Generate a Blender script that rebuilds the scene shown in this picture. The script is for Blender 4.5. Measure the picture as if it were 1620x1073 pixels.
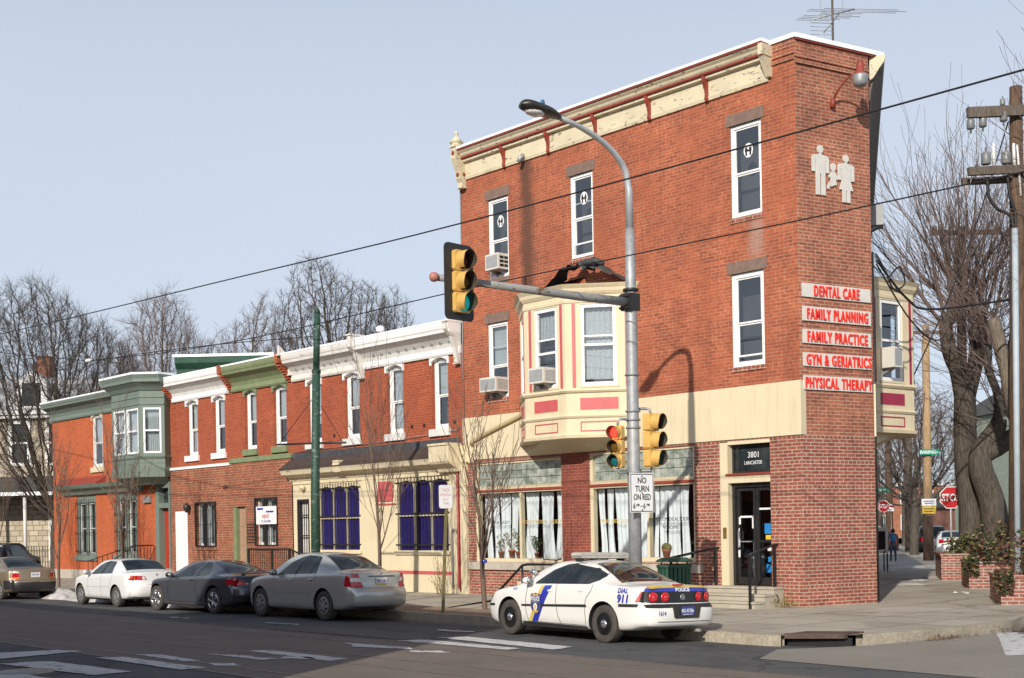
import bpy, bmesh, math, random
from math import sin, cos, pi, radians, sqrt
from mathutils import Vector, Matrix, Quaternion
random.seed(7)
for o in list(bpy.data.objects): bpy.data.objects.remove(o)
SC = bpy.context.scene
COL = SC.collection
# ------------------------------------------------------------------ camera, sky, sun, exposure
cam = bpy.data.cameras.new("camera"); cam.lens = 46.0; cam.sensor_width = 36.0
cam.shift_y = 0.1849; cam.shift_x = 0.0; cam.clip_start = 0.1; cam.clip_end = 3000
cob = bpy.data.objects.new("camera", cam); COL.objects.link(cob)
cob.matrix_world = Matrix.Translation((0, 0, 2.05)) @ Matrix.Rotation(radians(90), 4, 'X') @ Matrix.Rotation(radians(-1.0), 4, 'Z')
SC.camera = cob
SUN_EL, SUN_AZ = 25.5, 199.0
W = bpy.data.worlds.new("World"); SC.world = W; W.use_nodes = True
nt = W.node_tree; nt.nodes.clear()
sky = nt.nodes.new("ShaderNodeTexSky"); sky.sky_type = 'NISHITA'; sky.sun_disc = False
sky.sun_elevation = radians(SUN_EL); sky.sun_rotation = radians(SUN_AZ)
sky.altitude = 50; sky.air_density = 0.75; sky.dust_density = 1.6; sky.ozone_density = 2.5
bg = nt.nodes.new("ShaderNodeBackground"); bg.inputs[1].default_value = 0.12
wo = nt.nodes.new("ShaderNodeOutputWorld")
hz = nt.nodes.new("ShaderNodeMix"); hz.data_type = 'RGBA'; hz.inputs[0].default_value = .72; hz.inputs[7].default_value = (6.1, 6.7, 7.55, 1)   # thin high haze over the clear sky
tc_ = nt.nodes.new("ShaderNodeTexCoord"); sx_ = nt.nodes.new("ShaderNodeSeparateXYZ"); nt.links.new(tc_.outputs['Generated'], sx_.inputs[0])
hn = nt.nodes.new("ShaderNodeTexNoise"); hn.inputs['Scale'].default_value = 2.2; hn.inputs['Detail'].default_value = 4; hm = nt.nodes.new("ShaderNodeMapping"); hm.inputs['Scale'].default_value = (1, 1, 3.5)
nt.links.new(tc_.outputs['Generated'], hm.inputs[0]); nt.links.new(hm.outputs[0], hn.inputs['Vector'])
hr = nt.nodes.new("ShaderNodeMapRange"); hr.interpolation_type = 'SMOOTHSTEP'; nt.links.new(sx_.outputs[2], hr.inputs[0])
for i_, v_ in enumerate((.24, .80, .79, .10)): hr.inputs[1 + i_].default_value = v_
ha = nt.nodes.new("ShaderNodeMath"); ha.operation = 'MULTIPLY_ADD'; nt.links.new(hn.outputs['Fac'], ha.inputs[0]); ha.inputs[1].default_value = .10; nt.links.new(hr.outputs[0], ha.inputs[2])
hb = nt.nodes.new("ShaderNodeMath"); hb.operation = 'ADD'; hb.use_clamp = True; nt.links.new(ha.outputs[0], hb.inputs[0]); hb.inputs[1].default_value = -.05; nt.links.new(hb.outputs[0], hz.inputs[0])
nt.links.new(sky.outputs[0], hz.inputs[6]); nt.links.new(hz.outputs[2], bg.inputs[0]); nt.links.new(bg.outputs[0], wo.inputs[0])
sl = bpy.data.lights.new("sun", 'SUN'); sl.energy = 4.7; sl.angle = radians(0.55); sl.color = (1.0, 0.93, 0.82)
so = bpy.data.objects.new("sun", sl); COL.objects.link(so)
_d = Vector((sin(radians(SUN_AZ - 180)) * cos(radians(SUN_EL)), cos(radians(SUN_AZ - 180)) * cos(radians(SUN_EL)), -sin(radians(SUN_EL))))
so.rotation_euler = _d.to_track_quat('-Z', 'Y').to_euler()
SC.view_settings.view_transform = 'Standard'; SC.view_settings.look = 'None'
SC.view_settings.exposure = 0.0; SC.view_settings.gamma = 1.0; SC.view_settings.use_curve_mapping = False
SC.render.engine = 'CYCLES'
SC.cycles.max_bounces = 6; SC.cycles.transparent_max_bounces = 12; SC.cycles.use_denoising = True

# ------------------------------------------------------------------ frames and mesh builder
class Fr:
    """A vertical working plane: x runs along azimuth az (degrees from +Y towards +X), y outwards, z up."""
    def __init__(s, X, Y, az, Z=0.0):
        s.M = Matrix.Translation((X, Y, Z)) @ Matrix.Rotation(radians(90 - az), 4, 'Z')
    def w(s, x, y, z): return s.M @ Vector((x, y, z))
WLD = Fr(0, 0, 90)
FA = Fr(6.566, 29.56, -42)            # the avenue front: x to the left along the facades
FC = Fr(8.541, 30.70, 240)            # the narrow corner face
FB = Fr(8.541 + 5.58, 30.70 + 21.6, 194.5)   # the side-street wall, x runs towards the viewer
MW = {}

def link(o, M, parent=None):
    COL.objects.link(o)
    if parent is not None:
        o.parent = parent
        o.matrix_parent_inverse = Matrix.Identity(4)
        o.matrix_local = MW[parent.name].inverted() @ M
    else:
        o.matrix_local = M
    MW[o.name] = M.copy()
    return o

def tag(o, label=None, cat=None, group=None, kind=None):
    if label: o["label"] = label
    if cat: o["category"] = cat
    if group: o["group"] = group
    if kind: o["kind"] = kind
    return o

def thing(name, label, cat, fr, base, group=None, rz=0):
    e = bpy.data.objects.new(name, None); e.empty_display_size = 0.2
    link(e, fr.M @ Matrix.Translation(base) @ Matrix.Rotation(rz, 4, 'Z'))
    return tag(e, label, cat, group)

class MB:
    def __init__(s): s.v = []; s.f = []; s.m = []; s.s = []; s.cm = 0
    def pt(s, *p):
        s.v.append(tuple(p[0]) if len(p) == 1 else p); return len(s.v) - 1
    def face(s, idx, sm=False): s.f.append(tuple(idx)); s.m.append(s.cm); s.s.append(sm)
    def poly(s, pts, sm=False):
        b = len(s.v); s.v += [tuple(p) for p in pts]; s.face(range(b, b + len(pts)), sm)
    def box(s, x0, x1, y0, y1, z0, z1, skip=''):
        x0, x1 = min(x0, x1), max(x0, x1); y0, y1 = min(y0, y1), max(y0, y1); z0, z1 = min(z0, z1), max(z0, z1)
        b = len(s.v)
        s.v += [(x0, y0, z0), (x1, y0, z0), (x1, y1, z0), (x0, y1, z0), (x0, y0, z1), (x1, y0, z1), (x1, y1, z1), (x0, y1, z1)]
        F = {'b': (0, 3, 2, 1), 't': (4, 5, 6, 7), 'y0': (0, 1, 5, 4), 'x1': (1, 2, 6, 5), 'y1': (2, 3, 7, 6), 'x0': (3, 0, 4, 7)}
        for k, q in F.items():
            if k not in skip.split(): s.face([b + i for i in q])
    def obox(s, c, ax, ay, az_, hx, hy, hz):
        """oriented box: centre, three unit axes, half sizes"""
        c, ax, ay, az_ = Vector(c), Vector(ax), Vector(ay), Vector(az_)
        b = len(s.v)
        for k in (-1, 1):
            for (i, j) in ((-1, -1), (1, -1), (1, 1), (-1, 1)): s.v.append(tuple(c + ax * hx * i + ay * hy * j + az_ * hz * k))
        for q in ((0, 3, 2, 1), (4, 5, 6, 7), (0, 1, 5, 4), (1, 2, 6, 5), (2, 3, 7, 6), (3, 0, 4, 7)): s.face([b + i for i in q])
    def prism(s, poly, lo, hi, axis='y', sm=False):
        """closed polygon of 2D points extruded along an axis; the polygon lies in the other two axes, in order (x,y,z minus axis)"""
        n = len(poly); b = len(s.v)
        for t in (lo, hi):
            for p in poly:
                s.v.append((p[0], t, p[1]) if axis == 'y' else (t, p[0], p[1]) if axis == 'x' else (p[0], p[1], t))
        s.face([b + i for i in range(n)][::-1]); s.face([b + n + i for i in range(n)])
        for i in range(n):
            j = (i + 1) % n; s.face([b + i, b + j, b + n + j, b + n + i], sm)
    def tube(s, path, r, n=8, caps=True, sm=True, flat=None):
        path = [Vector(p) for p in path]; m = len(path)
        if not hasattr(r, '__len__'): r = [r] * m
        b = len(s.v); ref = None
        for i, p in enumerate(path):
            t = (path[min(i + 1, m - 1)] - path[max(i - 1, 0)])
            if t.length < 1e-9: t = Vector((0, 0, 1))
            t.normalize()
            if ref is None:
                ref = t.cross(Vector((0, 0, 1)) if abs(t.z) < .9 else Vector((1, 0, 0))).normalized()
            u = (ref - t * ref.dot(t))
            u = u.normalized() if u.length > 1e-6 else t.orthogonal().normalized()
            ref = u; w = t.cross(u)
            for k in range(n):
                a = 2 * pi * k / n; s.v.append(tuple(p + (u * cos(a) + w * sin(a)) * r[i]))
        for i in range(m - 1):
            for k in range(n):
                k2 = (k + 1) % n; s.face([b + i * n + k, b + i * n + k2, b + (i + 1) * n + k2, b + (i + 1) * n + k], sm)
        if caps:
            s.face([b + k for k in range(n)][::-1]); s.face([b + (m - 1) * n + k for k in range(n)])
    def lathe(s, prof, n=20, o=(0, 0, 0), ax=(0, 0, 1), sm=True, a0=0, a1=2 * pi):
        """prof: (radius, height) pairs turned about an axis through o"""
        ax = Vector(ax).normalized(); u = ax.orthogonal().normalized(); w = ax.cross(u); o = Vector(o)
        full = abs(a1 - a0 - 2 * pi) < 1e-6; m = n if full else n + 1; b = len(s.v)
        for (r, h) in prof:
            for k in range(m):
                a = a0 + (a1 - a0) * k / n; s.v.append(tuple(o + ax * h + (u * cos(a) + w * sin(a)) * r))
        for i in range(len(prof) - 1):
            for k in range(n):
                k2 = (k + 1) % m; s.face([b + i * m + k, b + i * m + k2, b + (i + 1) * m + k2, b + (i + 1) * m + k], sm)
        if full:
            if prof[0][0] > 1e-5: s.face([b + k for k in range(m)][::-1], False)
            if prof[-1][0] > 1e-5: s.face([b + (len(prof) - 1) * m + k for k in range(m)], False)
    def grid(s, fn, nu, nv, sm=True):
        b = len(s.v)
        for i in range(nu + 1):
            for j in range(nv + 1): s.v.append(tuple(fn(i / nu, j / nv)))
        for i in range(nu):
            for j in range(nv):
                a = b + i * (nv + 1) + j; s.face([a, a + nv + 1, a + nv + 2, a + 1], sm)
    def ball(s, c, r, n=10, sc=(1, 1, 1), sm=True):
        b = len(s.v); m = n // 2
        for i in range(m + 1):
            th = pi * i / m
            for k in range(n):
                a = 2 * pi * k / n
                s.v.append((c[0] + r * sc[0] * sin(th) * cos(a), c[1] + r * sc[1] * sin(th) * sin(a), c[2] + r * sc[2] * cos(th)))
        for i in range(m):
            for k in range(n):
                k2 = (k + 1) % n; s.face([b + i * n + k, b + (i + 1) * n + k, b + (i + 1) * n + k2, b + i * n + k2], sm)
    def text(s, txt, x, z, size, d, depth=0.0, align='C', weight=0.0, sx=1.0, shear=0.0, space=1.0):
        """lettering on a facade frame plane (x runs to the reader's left), z is the baseline"""
        vs, fs = textmesh(txt, weight, depth, shear, space)
        if not vs: return
        x0 = min(v[0] for v in vs); x1 = max(v[0] for v in vs)
        off = {'C': (x0 + x1) / 2, 'L': x0, 'R': x1}[align]; b = len(s.v)
        for v in vs: s.v.append((x - (v[0] - off) * size * sx, d + v[2], z + v[1] * size))
        for f in fs: s.face([b + i for i in f])
    def build(s, name, mats, parent=None, fr=None, base=None, label=None, cat=None, group=None, kind=None):
        fr = fr or WLD; bx = Vector(base) if base is not None else Vector((0, 0, 0))
        me = bpy.data.meshes.new(name)
        vs = s.v if base is None else [(v[0] - bx[0], v[1] - bx[1], v[2] - bx[2]) for v in s.v]
        me.from_pydata(vs, [], s.f)
        for mt in (mats if isinstance(mats, (list, tuple)) else [mats]): me.materials.append(mt)
        me.polygons.foreach_set('material_index', s.m); me.polygons.foreach_set('use_smooth', s.s)
        me.update()
        o = bpy.data.objects.new(name, me)
        link(o, fr.M @ Matrix.Translation(bx), parent)
        return tag(o, label, cat, group, kind)

_TX = {}
def textmesh(txt, weight, depth, shear, space=1.0):
    key = (txt, weight, depth, shear, space)
    if key not in _TX:
        cu = bpy.data.curves.new('lettering', 'FONT'); cu.body = txt; cu.size = 1.0; cu.offset = weight
        cu.extrude = depth / 2; cu.space_character = space; cu.shear = shear; cu.resolution_u = 3
        ob = bpy.data.objects.new('lettering_tmp', cu); COL.objects.link(ob)
        dg = bpy.context.evaluated_depsgraph_get(); me = bpy.data.meshes.new_from_object(ob.evaluated_get(dg))
        vs = [tuple(v.co) for v in me.vertices]; fs = [tuple(p.vertices) for p in me.polygons]
        h = 0.695
        vs = [(v[0] / h, v[1] / h, v[2] + depth / 2) for v in vs]
        bpy.data.objects.remove(ob); bpy.data.curves.remove(cu); bpy.data.meshes.remove(me)
        _TX[key] = (vs, fs)
    return _TX[key]

# ------------------------------------------------------------------ materials
def _new(name):
    m = bpy.data.materials.new(name); m.use_nodes = True; t = m.node_tree; t.nodes.clear()
    out = t.nodes.new("ShaderNodeOutputMaterial"); b = t.nodes.new("ShaderNodeBsdfPrincipled")
    t.links.new(b.outputs[0], out.inputs[0]); return m, t, b, out
def N(t, typ, **kw):
    n = t.nodes.new(typ)
    for k, v in kw.items():
        if k in n.inputs: n.inputs[k].default_value = v
        else: setattr(n, k, v)
    return n
def mixc(t, fac, a, b, mode='MIX'):
    n = t.nodes.new("ShaderNodeMix"); n.data_type = 'RGBA'; n.blend_type = mode
    for s_, v in ((0, fac), (6, a), (7, b)):
        if hasattr(v, 'is_linked'): t.links.new(v, n.inputs[s_])
        elif isinstance(v, (int, float)): n.inputs[s_].default_value = v
        else: n.inputs[s_].default_value = (*v, 1)
    return n.outputs[2]
def ramp(t, src, p0, p1, a=(0, 0, 0), b=(1, 1, 1)):
    r = t.nodes.new("ShaderNodeValToRGB"); r.color_ramp.elements[0].position = p0; r.color_ramp.elements[1].position = p1
    r.color_ramp.elements[0].color = (*a, 1); r.color_ramp.elements[1].color = (*b, 1)
    t.links.new(src, r.inputs[0]); return r.outputs[0]
def objco(t): return t.nodes.new("ShaderNodeTexCoord").outputs['Object']
def noise(t, co, scale, detail=4, rough=.55, stretch=None):
    if stretch:
        mp = t.nodes.new("ShaderNodeMapping"); mp.inputs['Scale'].default_value = stretch; t.links.new(co, mp.inputs[0]); co = mp.outputs[0]
    n = N(t, "ShaderNodeTexNoise", Scale=scale, Detail=detail, Roughness=rough); t.links.new(co, n.inputs['Vector']); return n.outputs['Fac']
def bump(t, b, src, strength, dist=.01):
    n = N(t, "ShaderNodeBump", Strength=strength, Distance=dist); t.links.new(src, n.inputs['Height']); t.links.new(n.outputs[0], b.inputs['Normal'])

def mat(name, c, rough=.6, metal=0, var=.12, vs=3.0, bmp=0, coat=0, spec=None, streak=None):
    """a painted or plain surface with uneven tone"""
    m, t, b, out = _new(name); co = objco(t)
    k = noise(t, co, vs, 5, .6, streak)
    col = mixc(t, ramp(t, k, .3, .7), [x * (1 - var) for x in c], [min(1, x * (1 + var)) for x in c])
    t.links.new(col, b.inputs['Base Color']); b.inputs['Roughness'].default_value = rough; b.inputs['Metallic'].default_value = metal
    if coat: b.inputs['Coat Weight'].default_value = coat; b.inputs['Coat Roughness'].default_value = .06
    if spec is not None: b.inputs['Specular IOR Level'].default_value = spec
    if bmp: bump(t, b, noise(t, co, vs * 8, 5), bmp, .01)
    return m

def brick(name, c1, c2, mortar, var=.35, msize=.010, bw=.25, rh=.081, painted=0, dirt=.2, mortar_fac=1.0, scale_noise=1.2, stain=None):
    """running-bond brickwork in metres: x+y along the wall, z up"""
    m, t, b, out = _new(name); co = objco(t)
    sp = t.nodes.new("ShaderNodeSeparateXYZ"); t.links.new(co, sp.inputs[0])
    ad = N(t, "ShaderNodeMath", operation='ADD'); t.links.new(sp.outputs[0], ad.inputs[0]); t.links.new(sp.outputs[1], ad.inputs[1])
    cb = t.nodes.new("ShaderNodeCombineXYZ"); t.links.new(ad.outputs[0], cb.inputs[0]); t.links.new(sp.outputs[2], cb.inputs[1])
    br = t.nodes.new("ShaderNodeTexBrick"); br.offset = .5; br.squash = .52; br.squash_frequency = 7
    t.links.new(cb.outputs[0], br.inputs['Vector'])
    br.inputs['Scale'].default_value = 1; br.inputs['Mortar Size'].default_value = msize; br.inputs['Mortar Smooth'].default_value = .3
    br.inputs['Bias'].default_value = 0; br.inputs['Brick Width'].default_value = bw; br.inputs['Row Height'].default_value = rh
    br.inputs['Color1'].default_value = (*c1, 1); br.inputs['Color2'].default_value = (*c2, 1); br.inputs['Mortar'].default_value = (*mortar, 1)
    # brick to brick variation on a coarser wave and broad weathering
    k = noise(t, co, scale_noise, 6, .65)
    dk = mixc(t, ramp(t, k, .32, .72), [.58, .55, .54], [1.2, 1.2, 1.18]); dk = mixc(t, 1.0, dk, mixc(t, ramp(t, noise(t, co, .33, 5, .6), .35, .65), [.80, .78, .78], [1.1, 1.12, 1.14]), 'MULTIPLY'); dk = mixc(t, 1.0, dk, mixc(t, ramp(t, noise(t, co, 1.1, 5, .6, (2.2, 2.2, .16)), .4, .7), [1.06] * 3, [.80, .77, .75]), 'MULTIPLY')
    col = mixc(t, var, br.outputs[0], mixc(t, 1.0, br.outputs[0], dk, 'MULTIPLY'))
    col = mixc(t, 1.0, col, mixc(t, ramp(t, noise(t, co, 9, 4, .7), .35, .68), [.74] * 3, [1.16] * 3), 'MULTIPLY')
    if painted:   # paint runs over joints in places
        pm = ramp(t, noise(t, co, .9, 5, .6), .38, .62)
        pc = mixc(t, noise(t, co, 6, 4), [x * .9 for x in c1], [x * 1.1 for x in c2])
        mm = N(t, "ShaderNodeMath", operation='MULTIPLY'); t.links.new(pm, mm.inputs[0]); mm.inputs[1].default_value = painted
        col = mixc(t, mm.outputs[0], col, pc)
    if dirt:
        dm = ramp(t, noise(t, co, 1.6, 6, .7, (1, 1, .25)), .5, .85)
        mm = N(t, "ShaderNodeMath", operation='MULTIPLY'); t.links.new(dm, mm.inputs[0]); mm.inputs[1].default_value = dirt
        col = mixc(t, mm.outputs[0], col, (.09, .06, .05))
    for st in (stain or []):   # wet streak below a spout: centre x, half width, z top, z bottom, strength
        sx, hw, zt, zb, stg, scol = st
        wob = noise(t, co, .8, 4, .6); 
        dx = N(t, "ShaderNodeMath", operation='SUBTRACT'); t.links.new(sp.outputs[0], dx.inputs[0]); dx.inputs[1].default_value = sx
        wb = N(t, "ShaderNodeMath", operation='MULTIPLY_ADD'); t.links.new(wob, wb.inputs[0]); wb.inputs[1].default_value = hw * 1.6; wb.inputs[2].default_value = -hw * .8
        d2 = N(t, "ShaderNodeMath", operation='ADD'); t.links.new(dx.outputs[0], d2.inputs[0]); t.links.new(wb.outputs[0], d2.inputs[1])
        ab = N(t, "ShaderNodeMath", operation='ABSOLUTE'); t.links.new(d2.outputs[0], ab.inputs[0])
        fx = N(t, "ShaderNodeMapRange"); fx.interpolation_type = 'SMOOTHSTEP'; t.links.new(ab.outputs[0], fx.inputs[0]); fx.inputs[1].default_value = hw; fx.inputs[2].default_value = hw * .15
        fz = N(t, "ShaderNodeMapRange"); t.links.new(sp.outputs[2], fz.inputs[0]); fz.inputs[1].default_value = zb; fz.inputs[2].default_value = zb + (zt - zb) * .35
        fz2 = N(t, "ShaderNodeMapRange"); t.links.new(sp.outputs[2], fz2.inputs[0]); fz2.inputs[1].default_value = zt; fz2.inputs[2].default_value = zt - .15
        a = N(t, "ShaderNodeMath", operation='MULTIPLY'); t.links.new(fx.outputs[0], a.inputs[0]); t.links.new(fz.outputs[0], a.inputs[1])
        a2 = N(t, "ShaderNodeMath", operation='MULTIPLY'); t.links.new(a.outputs[0], a2.inputs[0]); t.links.new(fz2.outputs[0], a2.inputs[1])
        a3 = N(t, "ShaderNodeMath", operation='MULTIPLY'); t.links.new(a2.outputs[0], a3.inputs[0]); a3.inputs[1].default_value = stg
        col = mixc(t, a3.outputs[0], col, scol)
    t.links.new(col, b.inputs['Base Color']); b.inputs['Roughness'].default_value = .85
    inv = N(t, "ShaderNodeMath", operation='MULTIPLY_ADD'); t.links.new(br.outputs['Fac'], inv.inputs[0]); inv.inputs[1].default_value = -1; t.links.new(noise(t, co, 40, 3), inv.inputs[2])
    bump(t, b, inv.outputs[0], .5, .008)
    return m

def peel(name, c, under, amt=.5, rough=.7, scale=2.2):
    """old paint with flakes missing"""
    m, t, b, out = _new(name); co = objco(t)
    k = noise(t, co, scale, 8, .72, (.6, 1, 1.6)); msk = ramp(t, k, .5 + .2 * (1 - amt), .53 + .2 * (1 - amt))
    base = mixc(t, ramp(t, noise(t, co, 1.5, 5), .3, .7), [x * .82 for x in c], c)
    un = mixc(t, noise(t, co, 9, 4), under, [x * .4 for x in under])
    t.links.new(mixc(t, msk, base, un), b.inputs['Base Color']); b.inputs['Roughness'].default_value = rough
    bump(t, b, msk, -.3, .006); return m

def glass(name, tint=(.75, .8, .82), refl=.12, rough=.02):
    m, t, b, out = _new(name); t.nodes.remove(b)
    tr = t.nodes.new("ShaderNodeBsdfTransparent"); tr.inputs[0].default_value = (*tint, 1)
    gl = t.nodes.new("ShaderNodeBsdfGlossy"); gl.inputs[0].default_value = (.9, .95, 1, 1); gl.inputs['Roughness'].default_value = rough
    fr = N(t, "ShaderNodeFresnel", IOR=1.5)
    ma = N(t, "ShaderNodeMath", operation='MULTIPLY_ADD'); t.links.new(fr.outputs[0], ma.inputs[0]); ma.inputs[1].default_value = 1.0; ma.inputs[2].default_value = refl
    mx = t.nodes.new("ShaderNodeMixShader"); t.links.new(ma.outputs[0], mx.inputs[0]); t.links.new(tr.outputs[0], mx.inputs[1]); t.links.new(gl.outputs[0], mx.inputs[2])
    t.links.new(mx.outputs[0], out.inputs[0]); return m

def ground_mat(name, c1, c2, scale, fine, rough=.9, bmp=.4, cracks=0, patches=None, joints=None):
    m, t, b, out = _new(name); co = objco(t)
    k = ramp(t, noise(t, co, scale, 8, .65), .3, .7); col = mixc(t, k, c1, c2)
    f = noise(t, co, fine, 3, .6); col = mixc(t, 1.0, col, mixc(t, ramp(t, f, .3, .7), [.78] * 3, [1.2] * 3), 'MULTIPLY')
    if patches:
        col = mixc(t, ramp(t, noise(t, co, patches[0], 3, .5), .56, .6), col, patches[1])
    if cracks:
        vo = N(t, "ShaderNodeTexVoronoi", feature='DISTANCE_TO_EDGE', Scale=cracks)
        wv = N(t, "ShaderNodeTexNoise", Scale=2.5, Detail=4); t.links.new(co, wv.inputs['Vector'])
        ad = t.nodes.new("ShaderNodeVectorMath"); ad.operation = 'MULTIPLY_ADD'; t.links.new(wv.outputs['Color'], ad.inputs[0]); ad.inputs[1].default_value = (.9, .9, .9); t.links.new(co, ad.inputs[2])
        t.links.new(ad.outputs[0], vo.inputs['Vector'])
        cr = ramp(t, vo.outputs['Distance'], .0, .02); col = mixc(t, cr, [x * .45 for x in c1], col)
    if joints:
        br = t.nodes.new("ShaderNodeTexBrick"); br.offset = 0; t.links.new(co, br.inputs['Vector'])
        br.inputs['Scale'].default_value = 1; br.inputs['Brick Width'].default_value = joints; br.inputs['Row Height'].default_value = joints; br.inputs['Mortar Size'].default_value = .020
        br.inputs['Color1'].default_value = (1, 1, 1, 1); br.inputs['Color2'].default_value = (.88, .87, .85, 1); br.inputs['Mortar'].default_value = (.32, .30, .28, 1)
        col = mixc(t, 1.0, col, br.outputs[0], 'MULTIPLY')
    t.links.new(col, b.inputs['Base Color']); b.inputs['Roughness'].default_value = rough
    bump(t, b, f, bmp, .01); return m

def wood(name, c, dark, zs=.35, rough=.85):
    m, t, b, out = _new(name); co = objco(t)
    k = noise(t, co, 9, 6, .65, (3, 3, .25)); k2 = noise(t, co, 2, 3)
    col = mixc(t, ramp(t, k, .35, .65), dark, c); col = mixc(t, 1, col, mixc(t, k2, [.75] * 3, [1.2] * 3), 'MULTIPLY')
    t.links.new(col, b.inputs['Base Color']); b.inputs['Roughness'].default_value = rough; bump(t, b, k, 1.0, .05); return m

def emit(name, c, s):
    m, t, b, out = _new(name); b.inputs['Base Color'].default_value = (*c, 1); b.inputs['Emission Color'].default_value = (*c, 1); b.inputs['Emission Strength'].default_value = s
    b.inputs['Roughness'].default_value = .15; return m

def paintm(name, c, metal=0.0, rough=.35, flake=.0, dirt=(.15, .14, .125), dirtz=.36):
    """car paint with road film towards the sills (real grime, thickest low down)"""
    m, t, b, out = _new(name); co = objco(t); sp = t.nodes.new("ShaderNodeSeparateXYZ"); t.links.new(co, sp.inputs[0])
    mr = N(t, "ShaderNodeMapRange"); t.links.new(sp.outputs[2], mr.inputs[0]); mr.inputs[1].default_value = dirtz; mr.inputs[2].default_value = .15
    k = noise(t, co, 4, 5, .6); mu = N(t, "ShaderNodeMath", operation='MULTIPLY'); t.links.new(mr.outputs[0], mu.inputs[0]); t.links.new(k, mu.inputs[1])
    col = mixc(t, mu.outputs[0], mixc(t, noise(t, co, 2, 3), [x * .94 for x in c], c), dirt)
    t.links.new(col, b.inputs['Base Color']); b.inputs['Metallic'].default_value = metal; b.inputs['Roughness'].default_value = rough
    b.inputs['Coat Weight'].default_value = .55; b.inputs['Coat Roughness'].default_value = .05
    return m

def worn(name, c, dirtc, amt=.3, rough=.65):
    """old paint: faint run-down streaks, blotches and hairline cracks"""
    m, t, b, out = _new(name); co = objco(t)
    s = ramp(t, noise(t, co, 2.6, 6, .65, (3.0, 3.0, .22)), .48, .80); k = ramp(t, noise(t, co, .9, 6, .65), .5, .85)
    a = N(t, "ShaderNodeMath", operation='MULTIPLY_ADD'); t.links.new(s, a.inputs[0]); a.inputs[1].default_value = amt; 
    a2 = N(t, "ShaderNodeMath", operation='MULTIPLY'); t.links.new(k, a2.inputs[0]); a2.inputs[1].default_value = amt * .8; t.links.new(a2.outputs[0], a.inputs[2])
    col = mixc(t, a.outputs[0], mixc(t, noise(t, co, 1.6, 4), [x * .93 for x in c], [min(1, x * 1.05) for x in c]), dirtc)
    t.links.new(col, b.inputs['Base Color']); b.inputs['Roughness'].default_value = rough; bump(t, b, noise(t, co, 18, 5), .2, .006); return m
M = {}
M['brick_up'] = brick('brick_orange', (.475, .126, .053), (.31, .077, .037), (.48, .25, .16), var=.75, msize=.0095, painted=.45, dirt=.22,
    stain=[(8.98, .42, 12.3, 5.2, .8, (.07, .035, .022)), (1.15, .32, 9.2, 8.1, .5, (.33, .27, .23)), (7.9, .3, 9.1, 6.5, .35, (.2, .05, .025))])
M['brick_low'] = brick('brick_red', (.38, .104, .062), (.26, .065, .043), (.48, .37, .29), var=.6, msize=.0125, dirt=.15)
M['brick_end'] = brick('brick_weathered', (.47, .148, .078), (.28, .085, .052), (.50, .34, .24), var=.8, msize=.0105, dirt=.22, painted=.12)
M['brick_row'] = brick('brick_painted', (.385, .088, .036), (.27, .058, .026), (.52, .15, .075), var=.55, msize=.010, painted=.5, dirt=.16)
M['brick_newer'] = brick('brick_tan_red', (.36, .105, .048), (.26, .072, .036), (.42, .26, .17), var=.55, msize=.012, bw=.28, rh=.092)
M['brick_left'] = brick('brick_bright', (.48, .108, .034), (.41, .088, .028), (.60, .19, .08), var=.45, msize=.009, painted=.6, dirt=.1)
M['brick_pier'] = brick('brick_dark_red', (.29, .072, .045), (.21, .05, .034), (.36, .14, .10), var=.7, msize=.010, painted=.2, dirt=.25)
M['planter_brick'] = brick('brick_planter', (.36, .12, .075), (.27, .085, .06), (.45, .40, .35), var=.6, msize=.014, dirt=.35)
M['cream'] = worn('cream_paint', (.66, .57, .39), (.36, .28, .18), .35)
M['cream_old'] = peel('cream_flaking', (.66, .58, .41), (.20, .18, .15), .56, scale=7.5)
M['white_old'] = peel('white_flaking', (.70, .68, .63), (.26, .19, .13), .5, scale=4.5)
M['white'] = mat('white_trim', (.78, .78, .77), .5, var=.05)
M['white_dirty'] = worn('white_weathered', (.66, .65, .63), (.34, .31, .27), .45)
M['snow'] = mat('snow', (.86, .87, .9), .75, var=.05, vs=6, bmp=.3)
M['oldsnow'] = ground_mat('dirty_snow', (.62, .6, .58), (.28, .26, .24), 3.5, 30, .85, .8)
M['darkred'] = mat('red_oxide_paint', (.26, .045, .028), .55, var=.15)
M['pink'] = mat('rose_panel', (.50, .095, .10), .5, var=.08)
M['crimson'] = mat('crimson_panel', (.30, .02, .055), .5, var=.08)
M['green'] = worn('grey_green_paint', (.15, .195, .165), (.09, .105, .09), .4)
M['lime'] = mat('moss_green_paint', (.185, .225, .115), .55, var=.12)
M['darkgreen'] = mat('dark_green_paint', (.018, .07, .042), .6, var=.25)
M['stone'] = mat('brownstone', (.19, .125, .10), .85, var=.2, vs=6, bmp=.4)
M['sill'] = mat('weathered_sill', (.42, .38, .32), .8, var=.15, vs=5, bmp=.3)
M['concrete'] = mat('concrete_steps', (.40, .36, .29), .85, var=.12, vs=3, bmp=.3)
M['roof'] = mat('roof_felt', (.06, .058, .055), .85, var=.3, vs=4, bmp=.5)
M['tar'] = mat('tar_paper', (.05, .05, .055), .7, var=.35, vs=5, bmp=.6)
M['rustshingle'] = mat('brown_shingle', (.058, .038, .034), .8, var=.25, vs=6, bmp=.4)
M['black'] = mat('black_paint', (.012, .012, .013), .45, var=.2)
M['blackframe'] = mat('black_aluminium', (.02, .02, .02), .4, var=.15)
M['iron'] = mat('dark_iron', (.02, .018, .017), .5, var=.3)
M['galv'] = mat('galvanised_steel', (.36, .37, .38), .55, .4, var=.18, vs=7)
M['galvdull'] = mat('dull_steel', (.30, .31, .32), .5, .4, var=.2, vs=6)
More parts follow.
